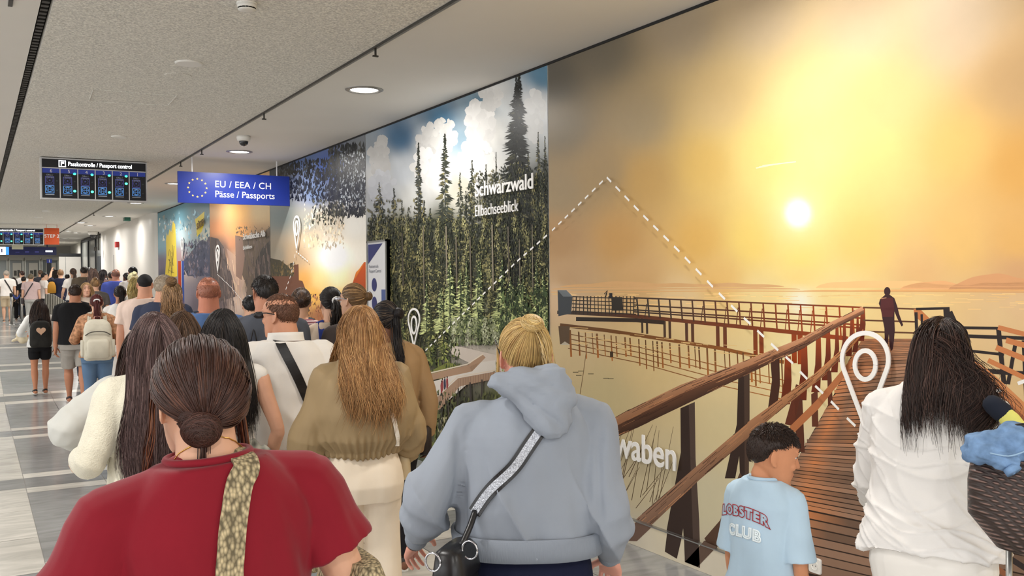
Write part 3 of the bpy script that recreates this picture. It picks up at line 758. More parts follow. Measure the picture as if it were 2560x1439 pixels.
hT = [(1480, 1075), (1560, 1030), (1700, 962), (1820, 918), (1920, 878), (2000, 846), (2070, 808), (2155, 766)]
hM = [(1480, 1098), (1560, 1054), (1700, 985), (1820, 936), (1922, 893), (2003, 858), (2072, 817), (2160, 774)]
hB = [(1480, 1120), (1562, 1083), (1702, 1016), (1822, 958), (1925, 908), (2005, 872), (2074, 829), (2160, 783)]
strip(hT, hM, lambda f: jit((176, 130, 98), .9 + .32 * f), lambda f: jit((160, 112, 80), .9 + .35 * f)); strip(hM, hB, lambda f: jit((96, 64, 46), .9 + .6 * f), lambda f: jit((62, 42, 32), .9 + .7 * f))
for k_ in range(260):                                          # grain of the near wood
    f = R2.random() ** 1.3; i = f * 6.6; j = int(i); u_ = i - j; v_ = R2.random()
    A, B = (hT, hB) if R2.random() < .55 else (lowT, lowB); j = min(j, 6)
    p = [(A[q][0] * (1 - v_) + B[q][0] * v_, A[q][1] * (1 - v_) + B[q][1] * v_) for q in (j, j + 1)]
    q0 = (p[0][0] + (p[1][0] - p[0][0]) * u_, p[0][1] + (p[1][1] - p[0][1]) * u_); l_ = R2.uniform(.15, .45); q1 = (q0[0] + (p[1][0] - p[0][0]) * l_, q0[1] + (p[1][1] - p[0][1]) * l_)
    pc.line([q0, q1], R2.uniform(.6, 1.5), jit((70, 46, 34) if R2.random() < .6 else (186, 132, 92), R2.uniform(.8, 1.1)))
# far end rails and right railing
for y in (768, 800, 828): pc.line([(2158, y), (2290, y + 4)], 4, (96, 62, 40))
DK = (46, 38, 36)
for q in ([(2284, 772), (2300, 772), (2344, 815), (2340, 832), (2318, 815), (2286, 790)],): pc.poly(q, (188, 118, 70))
for x0, y0, x1, y1, w_ in ((2290, 772, 2374, 770, 6), (2290, 780, 2292, 845, 8), (2304, 785, 2306, 850, 6), (2320, 800, 2322, 855, 6), (2338, 815, 2340, 862, 12), (2366, 770, 2372, 862, 16), (2340, 818, 2500, 820, 7), (2372, 838, 2700, 850, 9), (2420, 876, 2510, 886, 7),
                           (2496, 820, 2510, 960, 12), (2540, 850, 2520, 960, 10), (2440, 925, 2720, 945, 12), (2560, 850, 2566, 990, 12)): pc.line([(x0, y0), (x1, y1)], w_, DK)
pc.line([(2370, 780), (2400, 862)], 22, DK, None, 36)
for a, b_, w_ in (((2345, 820), (2372, 822), 9), ((2495, 818), (2720, 875), 12), ((2515, 850), (2720, 905), 14), ((2490, 868), (2720, 960), 14), ((2470, 900), (2700, 1010), 12), ((2342, 812), (2362, 806), 8)): pc.line([a, b_], w_, (196, 124, 76))
rT = [(2345, 832), (2390, 848), (2440, 900), (2490, 940), (2560, 1005), (2700, 1130)]; rM = [(2345, 838), (2382, 858), (2425, 918), (2478, 962), (2560, 1040), (2700, 1180)]; rB = [(2345, 846), (2378, 870), (2418, 938), (2470, 986), (2560, 1072), (2700, 1230)]
strip(rT, rM, lambda f: (208, 142, 92), lambda f: (190, 122, 76)); strip(rM, rB, lambda f: (150, 92, 60), lambda f: (120, 72, 50))
for a in ((2418, 938, 2424, 1100), (2450, 970, 2470, 1150), (2520, 1050, 2540, 1240), (2590, 1110, 2600, 1400)): pc.line([(a[0], a[1]), (a[2], a[3])], 26, (52, 44, 42))
for k_ in range(6): pc.line([(2470, 1180 + k_ * 45), (2720, 1300 + k_ * 55)], 14, (150, 96, 66) if k_ % 2 else (54, 46, 44))
for k_ in range(80):
    i = R2.randrange(len(rT) - 1); v_ = R2.random(); p = [(rT[q][0] * (1 - v_) + rB[q][0] * v_, rT[q][1] * (1 - v_) + rB[q][1] * v_) for q in (i, i + 1)]; u_ = R2.random() * .7
    pc.line([(p[0][0] + (p[1][0] - p[0][0]) * u_, p[0][1] + (p[1][1] - p[0][1]) * u_), (p[0][0] + (p[1][0] - p[0][0]) * (u_ + .25), p[0][1] + (p[1][1] - p[0][1]) * (u_ + .25))], 1.6, jit((150, 96, 64), R2.uniform(.7, 1.4)))
MAN = (58, 34, 36)
def elps(cx, cy, rx, ry, c): pc.poly([(cx + rx * math.cos(k_ * .3142), cy + ry * math.sin(k_ * .3142)) for k_ in range(20)], c)
elps(2218, 728, 8, 11, MAN)
pc.poly([(2213, 736), (2224, 736), (2236, 745), (2243, 765), (2248, 785), (2258, 812), (2254, 816), (2243, 795), (2236, 778), (2236, 800), (2237, 825), (2235, 850), (2232, 872), (2227, 878), (2224, 862), (2222, 835), (2219, 862), (2216, 868), (2212, 862), (2211, 820), (2206, 796), (2202, 772), (2197, 758), (2200, 748)], MAN)
pc.poly([(2203, 744), (2232, 744), (2236, 775), (2232, 792), (2206, 792), (2201, 770)], (84, 40, 40)); pc.line([(2203, 746), (2216, 744)], 2, (190, 140, 110))
for k_ in range(3):                                           # pale scratches in the print
    pc.line([(1890 + k_ * 8, 420 - k_ * 3), (1950 + k_ * 20, 408 - k_ * 2)], 3, (255, 240, 190))
add_to(t_sun, pc.mb, 'printed_picture', M_print)
sk = skirt(t_sun, 0.2, 5.915, SUN); pcs = Pic(); pcs.mb = sk.mb
def skp(pts, c):
    sk.mb.poly([at_wall(x, y, XW - .031) for x, y in pts], [rgb(*c)] * len(pts))
skp([(1546, 1350), (1590, 1304), (1632, 1314), (1592, 1352)], (110, 86, 74)); skp([(1662, 1378), (1668, 1328), (1705, 1340), (1692, 1396)], (62, 48, 42)); skp([(1712, 1404), (1710, 1342), (1746, 1352), (1750, 1419)], (66, 52, 46)); skp([(1712, 1404), (1760, 1352), (1792, 1366), (1744, 1416)], (100, 80, 68))
add_to(t_sun, sk.mb, 'skirting', M_print)
b = MB(); b.box((XW - .034, .2, SK - .004), (XW - .001, 5.915, SK + .003)); add_to(t_sun, b, 'skirting_edge', M_steel)
dashes(t_sun, [(1380, 576), (1448, 510), (1516, 443)], 8, .5, .013)
dashes(t_sun, [(1517, 443), (1605, 535), (1700, 630), (1785, 720), (1850, 785), (1885, 818), (1945, 875), (1980, 905), (2010, 940), (2045, 970), (2075, 1000), (2115, 1042), (2160, 1085)], 21, .5, .014)
dashes(t_sun, [(2473, 985), (2545, 958), (2620, 930)], 2, .42, .015)
map_pin(t_sun, 2162, 832, 1066, 58, 26, 36, 912, .023)
t_rt = at_wall(1688, 1176)
wall_text(t_sun, 'Oberschwaben', (1370, 1094), (1690, 1176), 62, .012)

# ---- forest ---------------------------------------------------------------------------
FOR = [(930, 380, (150, 158, 165)), (1000, 345, (70, 108, 140)), (1100, 300, (74, 116, 146)), (1200, 255, (100, 135, 155)), (1360, 190, (95, 135, 160)), (950, 440, (205, 204, 200)), (1000, 430, (190, 195, 200)), (1080, 360, (215, 214, 210)), (1150, 350, (150, 175, 190)), (1220, 330, (228, 226, 220)), (1230, 230, (225, 224, 220)),
       (1340, 260, (215, 216, 216)), (1080, 440, (225, 224, 220)), (1200, 420, (228, 226, 220)), (960, 500, (175, 178, 180)), (1030, 500, (205, 205, 200)), (1000, 560, (120, 118, 95)), (1150, 480, (190, 186, 170)), (1100, 560, (80, 80, 60)), (1250, 520, (60, 62, 48)), (1350, 480, (52, 54, 44)),
       (950, 640, (66, 64, 46)), (1050, 650, (58, 58, 42)), (1200, 640, (48, 52, 38)), (1340, 640, (46, 50, 38)), (1000, 740, (56, 58, 42)), (1150, 740, (60, 70, 48)), (1300, 740, (52, 62, 44)), (1100, 830, (70, 78, 54)), (1050, 900, (62, 64, 46)), (1230, 830, (105, 112, 84)), (1180, 880, (190, 182, 170)), (1250, 890, (200, 190, 178)),
       (1050, 950, (100, 98, 80)), (1150, 1000, (80, 78, 66)), (1040, 1060, (66, 66, 66)), (1080, 1120, (74, 82, 56)), (1120, 1060, (96, 100, 62)), (1250, 1000, (90, 95, 60)), (1360, 900, (80, 90, 60)), (1300, 1200, (90, 90, 70))]
t_for = panel('wall_mural', 'tall wall picture of a dark conifer forest with a wooden lookout walkway', 5.925, 9.70)
pc = Pic(5.925, 9.695); rf = random.Random(21)
def cloud_fn(px, P3, Cc):
    n1 = vnoise(np.stack([px[:, 0], px[:, 1], px[:, 0] * 0], 1), .045, .04, 0, 1.3) + .5 * vnoise(np.stack([px[:, 0], px[:, 1], px[:, 0] * 0], 1), .11, .1, 0, 4)
    return np.clip(Cc * (1 + .12 * n1[:, None] * (px[:, 1] < 560)[:, None]), 0, .9)
pc.grid(5.925, 9.695, SK, CH - .012, .022, FOR, cloud_fn)
def puff(cx, cy, rx, ry, n, c):
    for _ in range(n):
        a = rf.uniform(0, 6.28); d = rf.random() ** .5; x, y = cx + rx * d * math.cos(a), cy + ry * d * math.sin(a); r = rf.uniform(5, 15); k_ = rf.uniform(.97, 1.015)
        cc = jit(c, k_ * (1.0 - .10 * (y - cy) / ry * .5)); pts = [(x + r * .8 * math.cos(q * .628 + .2) * rf.uniform(.8, 1.15), y + r * math.sin(q * .628 + .2) * rf.uniform(.8, 1.15)) for q in range(10)]; pc.poly(pts, cc)
puff(948, 395, 22, 50, 60, (196, 194, 190)); puff(958, 470, 32, 46, 60, (190, 192, 196)); puff(1070, 350, 26, 34, 50, (214, 212, 208)); puff(1112, 340, 28, 42, 70, (222, 220, 215)); puff(1080, 420, 48, 50, 90, (226, 224, 220)); puff(1200, 310, 32, 62, 110, (228, 226, 222)); puff(1225, 240, 26, 32, 50, (224, 222, 218)); puff(1190, 400, 44, 50, 80, (230, 227, 222)); puff(1335, 290, 24, 60, 60, (216, 216, 214))
def conifer(x, top, base, w, dark, light, n=90, lit=.35):
    n = int(n * 3.2); w = w * 1.5
    pc.line([(x, top), (x + rf.uniform(-2, 2), base)], 1.5, jit(dark, .9), None, 4)
    for k_ in range(n):
        f = (k_ + rf.random()) / n; y = top + (base - top) * f; hw = w * (.06 + .94 * f ** .85) * rf.uniform(.35, 1.1) * (.78 + .22 * math.sin(f * 40 + x + 3 * math.sin(f * 17 + x))); sd = rf.choice((-1, 1)); l_ = rf.random()
        c = jit(light if l_ < lit * (.4 + f) * (1.25 if sd < 0 else .6) else dark, rf.uniform(.7, 1.25)); dr = rf.uniform(.05, .45) * hw
        th = rf.uniform(1.0, 2.5) * (1 + (base - top) / 500); u = rf.uniform(.0, .45)
        pc.poly([(x + sd * hw * u, y - th * .6), (x + sd * hw * (.3 + u * .6), y + dr * .3 - th * .5), (x + sd * hw, y + dr), (x + sd * hw * (.35 + u * .5), y + dr * .6 + th * .7), (x + sd * hw * u * .8, y + th)], c)
DG, LG = (52, 56, 46), (120, 116, 78)
back = [(948, 455, 30), (985, 470, 26), (1005, 500, 18), (1020, 520, 20), (930, 530, 26), (1060, 500, 22), (1150, 430, 22), (1180, 400, 26), (1165, 480, 20), (1215, 410, 22), (1240, 380, 16), (1230, 440, 30), (1345, 330, 20), (1362, 340, 18), (1320, 380, 30), (970, 550, 26), (1130, 520, 20)]
for x, y, w_ in back: conifer(x, y, 720, w_, (58, 60, 50), (128, 122, 84), 60)
for x, y, w_ in ((1046, 356, 26), (1112, 334, 34), (1106, 500, 30), (1075, 520, 28)): conifer(x, y, 760, w_, DG, (116, 110, 74), 110, .3)
conifer(1297, 180, 720, 52, (40, 42, 40), (78, 76, 58), 190, .12); conifer(1290, 190, 520, 40, (42, 44, 42), (70, 70, 56), 120, .1)
for k_ in range(15): conifer(rf.uniform(925, 1375), rf.uniform(540, 640), 830, rf.uniform(14, 26), (56, 60, 46), (150, 146, 98), 50, .5)
def leaves(n, x0, x1, y0, y1, pal, r0_, r1_, top=None):
    for _ in range(n):
        x, y = rf.uniform(x0, x1), rf.uniform(y0, y1); r = rf.uniform(r0_, r1_); a = rf.uniform(0, 3)
        if top is not None and y < np.interp(x, top[0], top[1]) + rf.uniform(0, 14): continue
        k_ = .5 + .5 * math.sin(x * .21 + 1.7 * math.sin(y * .035 + x * .04)) * math.cos(x * .083 + y * .012)
        q_ = min(len(pal) - 1, max(0, int((k_ + rf.uniform(-.3, .3)) * len(pal)))); c = jit(pal[q_], rf.uniform(.78, 1.2))
        pc.poly([(x + r * .6 * math.cos(a + q * 2.1), y + r * 1.5 * math.sin(a + q * 2.1)) for q in range(3)], c)
crown = ([915, 945, 975, 1000, 1030, 1050, 1080, 1110, 1140, 1165, 1185, 1210, 1235, 1260, 1300, 1330, 1360, 1380], [560, 500, 540, 555, 560, 520, 560, 540, 545, 460, 428, 424, 418, 410, 400, 420, 390, 400])
leaves(6200, 918, 1378, 395, 620, [(40, 44, 38), (48, 52, 44), (58, 62, 48), (92, 92, 64), (126, 120, 84)], 1.3, 3.6, crown)
leaves(9500, 918, 1378, 545, 860, [(40, 43, 36), (46, 50, 40), (56, 60, 44), (84, 86, 58), (124, 122, 82), (156, 152, 108)], 1.1, 3.4)
leaves(700, 918, 1060, 500, 900, [(62, 62, 44), (96, 92, 60), (130, 122, 82)], 2, 5)
for x in (1005, 1058, 1115, 1140, 1175, 1230, 1270, 1298, 1330): pc.line([(x, rf.uniform(560, 620)), (x + 3, rf.uniform(700, 790))], rf.uniform(2, 4), jit((120, 112, 96), rf.uniform(.6, 1.1)))
for k_ in range(26):
    x = rf.uniform(1060, 1375); conifer(x, rf.uniform(640, 740), 830, rf.uniform(12, 22), (58, 70, 48), (176, 184, 126), 46, .7)
for k_ in range(9): conifer(rf.uniform(925, 1130), rf.uniform(740, 800), 900, rf.uniform(14, 24), (54, 62, 40), (140, 142, 86), 50, .5)
leaves(1500, 1120, 1275, 795, 862, [(70, 82, 52), (110, 120, 82), (150, 156, 122), (176, 180, 150)], 1.2, 3.6)
leaves(300, 1250, 1378, 720, 830, [(60, 76, 48), (44, 56, 38), (96, 112, 70)], 3, 7)
pc.poly([(1122, 862), (1160, 868), (1260, 892), (1270, 930), (1200, 930), (1170, 905), (1130, 885)], (206, 194, 182)); pc.poly([(1120, 905), (1150, 915), (1140, 960), (1060, 935)], (120, 126, 62)); leaves(160, 1050, 1150, 860, 935, [(120, 130, 62), (84, 92, 50), (60, 70, 40)], 2, 6)
leaves(140, 1228, 1268, 905, 950, [(128, 140, 70), (96, 108, 58)], 2, 5)
# lookout walkway
pc.poly([(1040, 965), (1100, 948), (1200, 905), (1238, 900), (1240, 925), (1170, 958), (1075, 1040), (1045, 1030)], (216, 208, 198))
pc.poly([(1012, 960), (1060, 938), (1170, 912), (1205, 884), (1214, 893), (1180, 928), (1070, 952), (1048, 962), (1048, 968)], (170, 138, 112)); pc.line([(1040, 940), (1168, 910), (1208, 884)], 3, (222, 208, 188))
pc.poly([(1046, 1025), (1074, 1010), (1145, 945), (1238, 928), (1240, 946), (1150, 965), (1078, 1048), (1072, 1050)], (166, 136, 112)); pc.line([(1046, 1022), (1072, 1008), (1143, 942), (1238, 925)], 3, (216, 200, 180))
for f in range(26):
    x = 1076 + f * 6.3; y0 = 1010 - f * 4.2 if f < 11 else 948 - (f - 11) * 1.4; pc.line([(x, y0), (x, y0 + 34 - f * .5)], .9, (128, 100, 82))
pc.poly([(1046, 1030), (1072, 1050), (1060, 1100), (1018, 1090), (1018, 1046)], (78, 80, 84))
for q in ((1058, 1050, 1064, 1180), (1078, 1050, 1084, 1170), (1105, 1020, 1100, 1150), (1146, 970, 1140, 1080), (1120, 1000, 1124, 1100), (1175, 955, 1178, 1020), (1205, 948, 1204, 1000)): pc.line([(q[0], q[1]), (q[2], q[3])], 3.5, (64, 58, 54))
leaves(420, 1015, 1250, 1045, 1130, [(110, 116, 60), (72, 74, 52), (150, 144, 110), (54, 56, 44)], 3, 8)
leaves(200, 1090, 1250, 980, 1060, [(96, 100, 60), (60, 62, 46)], 3, 7)
for x, y in ((1106, 958), (1112, 955), (1118, 953), (1104, 964)):
    pc.poly([(x - 2, y - 8), (x + 2, y - 8), (x + 3, y + 10), (x + 1, y + 18), (x - 2, y + 18), (x - 3, y)], rf.choice(((70, 50, 56), (150, 70, 70), (60, 60, 80)))); pc.poly([(x - 1.5, y - 13), (x + 1.5, y - 13), (x + 1.5, y - 9), (x - 1.5, y - 9)], (70, 50, 40))
add_to(t_for, pc.mb, 'printed_picture', M_print)
sk = skirt(t_for, 5.925, 9.695, FOR); add_to(t_for, sk.mb, 'skirting', M_print)
b = MB(); b.box((XW - .034, 5.925, SK - .004), (XW - .001, 9.695, SK + .003)); add_to(t_for, b, 'skirting_edge', M_steel)
dashes(t_for, [(1043, 896), (1100, 840), (1180, 762), (1290, 655), (1376, 580)], 25, .52, .014)
map_pin(t_for, 1034, 772, 866, 14, 6.5, 21, 812, .021)
wall_text(t_for, 'Schwarzwald', (1187, 491), (1333, 470), 36, .014)
wall_text(t_for, 'Ellbachseeblick', (1187, 541), (1296, 527), 29, -.004)

# ---- castle at sundown ------------------------------------------------------------------
CAS = [(690, 430, (70, 76, 80)), (760, 400, (90, 110, 150)), (820, 420, (60, 90, 160)), (900, 380, (120, 124, 128)), (880, 470, (180, 184, 186)), (790, 480, (110, 130, 165)), (700, 540, (128, 140, 138)), (770, 560, (160, 160, 150)), (820, 560, (210, 200, 180)), (690, 640, (160, 150, 132)), (740, 640, (200, 170, 135)), (780, 600, (235, 205, 165)), (830, 640, (255, 250, 235)), (890, 560, (240, 236, 226)), (900, 640, (246, 240, 226)), (800, 700, (255, 220, 140)), (760, 700, (240, 176, 90)), (850, 700, (255, 236, 180)), (700, 700, (120, 88, 62)), (780, 740, (250, 190, 90)), (860, 740, (250, 205, 120)), (720, 780, (130, 84, 58)), (800, 790, (170, 110, 72)), (870, 790, (170, 105, 68)), (905, 700, (240, 220, 190)), (800, 900, (120, 80, 60)), (700, 900, (90, 70, 55)), (880, 900, (120, 80, 60))]
t_cas = panel('wall_mural', 'wall picture of a castle hill at sundown under dark leaves', 9.705, 13.55)
pc = Pic(9.705, 13.545); pc.grid(9.705, 13.545, SK, CH - .012, .05, CAS, lambda px, P3, Cc: np.clip(Cc + .5 * np.exp(-(((px[:, 0] - 832) / 40) ** 2 + ((px[:, 1] - 645) / 48) ** 2))[:, None], 0, .97))
leaves(260, 760, 860, 510, 620, [(226, 206, 176), (236, 218, 190), (206, 190, 168)], 2, 6)
leaves(900, 690, 912, 400, 500, [(34, 36, 38), (52, 54, 54), (26, 28, 30)], 2.5, 7)
leaves(900, 822, 914, 360, 540, [(30, 32, 34), (48, 50, 48), (62, 62, 56)], 2.5, 7); leaves(160, 780, 860, 500, 560, [(52, 54, 46), (90, 88, 70)], 2, 5)
leaves(200, 850, 912, 380, 520, [(200, 204, 208), (170, 176, 180)], 1.5, 4)
pc.poly([(676, 645), (700, 650), (720, 665), (738, 690), (748, 720), (676, 720)], (70, 64, 48)); leaves(120, 676, 740, 655, 700, [(92, 80, 52), (60, 58, 44), (110, 92, 58)], 2, 5)
pc.poly([(676, 690), (735, 690), (735, 662), (746, 660), (747, 700), (756, 702), (770, 740), (676, 740)], (112, 72, 54)); leaves(300, 676, 912, 735, 800, [(150, 92, 62), (196, 140, 96), (96, 60, 44), (120, 80, 56)], 2, 5)
pc.poly([(880, 712), (890, 680), (898, 672), (910, 655), (914, 655), (914, 740), (882, 738)], (206, 92, 34), [(180, 70, 30), (230, 120, 40), (250, 150, 50), (220, 110, 40), (210, 90, 34), (170, 70, 34), (180, 74, 30)])
add_to(t_cas, pc.mb, 'printed_picture', M_print); sk = skirt(t_cas, 9.705, 13.545, CAS); add_to(t_cas, sk.mb, 'skirting', M_print)
dashes(t_cas, [(740, 628), (772, 655)], 6, .55, .016); dashes(t_cas, [(738, 635), (728, 685), (712, 730)], 6, .5, .016); map_pin(t_cas, 741, 541, 624, 7.6, 3.4, 17, 570, .03)

# ---- gorge and lake ---------------------------------------------------------------------
GOR = [(540, 525, (226, 180, 130)), (600, 530, (250, 196, 120)), (650, 530, (222, 196, 150)), (540, 570, (232, 160, 110)), (600, 580, (250, 180, 110)), (650, 590, (170, 140, 110)), (535, 620, (96, 88, 84)), (560, 620, (120, 100, 92)), (580, 610, (214, 150, 110)), (600, 640, (220, 180, 150)), (620, 640, (110, 94, 80)), (660, 650, (92, 88, 80)), (540, 690, (88, 82, 80)), (575, 690, (170, 150, 140)), (592, 690, (240, 205, 165)), (630, 690, (110, 98, 94)), (665, 720, (80, 76, 74)), (550, 760, (110, 98, 100)), (600, 760, (220, 196, 180)), (640, 760, (140, 120, 112)), (600, 900, (120, 105, 100))]
t_gor = panel('wall_mural', 'wall picture of a rocky gorge at dusk lettered Schwäbische Alb', 13.56, 17.57)
pc = Pic(13.555, 17.565); pc.grid(13.555, 17.565, SK, CH - .012, .07, GOR)
pc.poly([(526, 592), (545, 596), (560, 618), (566, 650), (580, 690), (592, 740), (526, 760)], (96, 86, 84)); pc.poly([(676, 565), (662, 580), (640, 582), (612, 590), (600, 596), (588, 640), (618, 720), (612, 760), (676, 760)], (112, 98, 84)); pc.poly([(640, 650), (655, 620), (676, 600), (676, 740), (630, 740)], (78, 74, 70))
pc.poly([(566, 620), (590, 640), (596, 690), (612, 700), (602, 730), (585, 700)], (206, 170, 146), [(170, 138, 124), (214, 176, 146), (226, 190, 160), (206, 176, 156), (190, 164, 150), (180, 150, 136)])
for k_ in range(420):
    x, y = rf.uniform(527, 675), rf.uniform(590, 760); l_ = rf.uniform(8, 34)
    if y < np.interp(x, [527, 560, 570, 590, 612, 660, 676], [594, 614, 640, 640, 592, 580, 570]): continue
    lite = 566 < x + (y - 640) * -.2 < 596; c_ = rf.choice([(230, 196, 166), (200, 164, 142)] if lite else [(78, 70, 70), (120, 106, 100), (140, 120, 110), (96, 86, 82)])
    pc.line([(x, y), (x + rf.uniform(-1.5, 1.5) + l_ * .10, y + l_)], rf.uniform(.5, 1.6), c_)
pc.poly([(588, 588), (606, 592), (612, 640), (604, 700), (590, 690)], (150, 122, 108)); leaves(120, 590, 676, 566, 600, [(96, 88, 76), (120, 108, 90), (70, 66, 58)], 1, 3)
add_to(t_gor, pc.mb, 'printed_picture', M_print); sk = skirt(t_gor, 13.555, 17.565, GOR); add_to(t_gor, sk.mb, 'skirting', M_print)
dashes(t_gor, [(543, 685), (575, 715), (615, 762)], 22, .55, .018); map_pin(t_gor, 543.5, 614, 680, 4.6, 2.1, 13, 638, .035)
wall_text(t_gor, 'Schwäbische Alb', (608, 599), (663, 590), 15, .012); wall_text(t_gor, 'Eichfelsen', (608, 624), (630, 620), 10, 0)
LAK = [(400, 560, (92, 150, 166)), (450, 540, (110, 160, 176)), (510, 530, (100, 130, 142)), (400, 610, (140, 184, 200)), (460, 590, (190, 210, 214)), (515, 590, (214, 214, 196)), (480, 620, (150, 170, 176)), (400, 660, (120, 110, 130)), (450, 640, (180, 150, 150)), (500, 640, (88, 92, 110)), (400, 690, (80, 84, 104)), (480, 670, (200, 180, 172)), (515, 690, (120, 116, 130)), (460, 740, (150, 140, 150)), (500, 760, (120, 110, 120))]
t_lak = panel('wall_mural', 'farthest wall picture: blue lake with yellow brushed banners', 17.58, 23.13)
pc = Pic(17.575, 23.12); pc.grid(17.575, 23.12, SK, CH - .012, .09, LAK)
pc.poly([(526, 590), (500, 602), (470, 640), (455, 655), (470, 690), (526, 690)], (88, 92, 112))
leaves(200, 455, 526, 600, 690, [(70, 76, 98), (104, 104, 122), (132, 120, 130)], 2, 6); leaves(120, 396, 526, 530, 600, [(150, 190, 204), (216, 214, 200), (100, 150, 168)], 2, 7)
pc.poly([(432, 553), (438, 560), (440, 600), (443, 690), (412, 700), (416, 640), (415, 600), (417, 582), (420, 590), (424, 572), (428, 580)], (238, 210, 66)); pc.poly([(488, 548), (511, 528), (510, 560), (505, 578), (492, 592), (491, 570)], (238, 214, 70))
for k_ in range(9): pc.line([(415 + rf.uniform(0, 18), rf.uniform(600, 690)), (419 + rf.uniform(0, 18), rf.uniform(600, 690))], 1.2, (120, 104, 40))
add_to(t_lak, pc.mb, 'printed_picture', M_print)
me_ = wall_text(t_lak, 'SÜDEN', (492, 574), (510, 560), 16, .02); me_.data.materials.clear(); me_.data.materials.append(mat('brown_letters', rgb(122, 96, 40), .6))
map_pin(t_lak, 455, 594, 645, 3.2, 1.6, 10, 612, .035)
# ------------------------------------------------------------------ people
def nrm(v): v = np.asarray(v, float); return v / (np.linalg.norm(v) + 1e-12)
PROF = {'f': [(.455, .098, .074, -.006), (.50, .107, .080, -.012), (.54, .101, .074, -.010), (.59, .084, .061, .0), (.63, .080, .058, .0), (.68, .085, .062, .003), (.735, .095, .068, .008), (.775, .097, .061, .0), (.80, .089, .051, -.006), (.825, .069, .045, -.010), (.845, .049, .039, -.012), (.86, .040, .036, -.012)],
        'm': [(.455, .096, .070, -.004), (.50, .102, .075, -.008), (.54, .099, .070, -.006), (.59, .095, .067, .0), (.64, .096, .067, .002), (.70, .104, .071, .004), (.75, .112, .072, .004), (.78, .112, .064, -.002), (.81, .099, .055, -.008), (.832, .076, .048, -.011), (.85, .054, .043, -.012), (.865, .044, .040, -.012)]}
def prof_at(sex, z):
    T = PROF[sex]; zs = [t[0] for t in T]
    return tuple(float(np.interp(z, zs, [t[k] for t in T])) for k in (1, 2, 3))
ARMS = {'down': ((.13, -.03, -1), (.05, .16, -1)), 'fwd': ((.14, .12, -1), (-.22, 1, .12)), 'bent': ((.2, -.14, -1), (-.1, 1, -.25)), 'hip': ((.72, -.38, -.62), (-.72, .42, -.62)),
        'phone': ((.12, .3, -.9), (-.35, .55, .75)), 'up': ((.3, .75, .25), (-.2, .5, .85)), 'back': ((.14, -.3, -1), (.06, -.02, -1)), 'wide': ((.32, -.05, -1), (.12, .12, -1))}
HEADR = [(-.105, .020, .078, .040), (-.098, .033, .088, .030), (-.085, .046, .092, .0), (-.065, .056, .092, -.030), (-.040, .063, .091, -.058), (-.010, .068, .089, -.076), (.020, .072, .087, -.089), (.045, .074, .091, -.096), (.07, .073, .088, -.094), (.09, .063, .072, -.080), (.105, .048, .048, -.058), (.115, .031, .026, -.036), (.120, .012, .004, -.016)]
SCALP_C, SCALP_R = np.array([0, -.003, .029]), np.array([.0785, .0975, .0960])

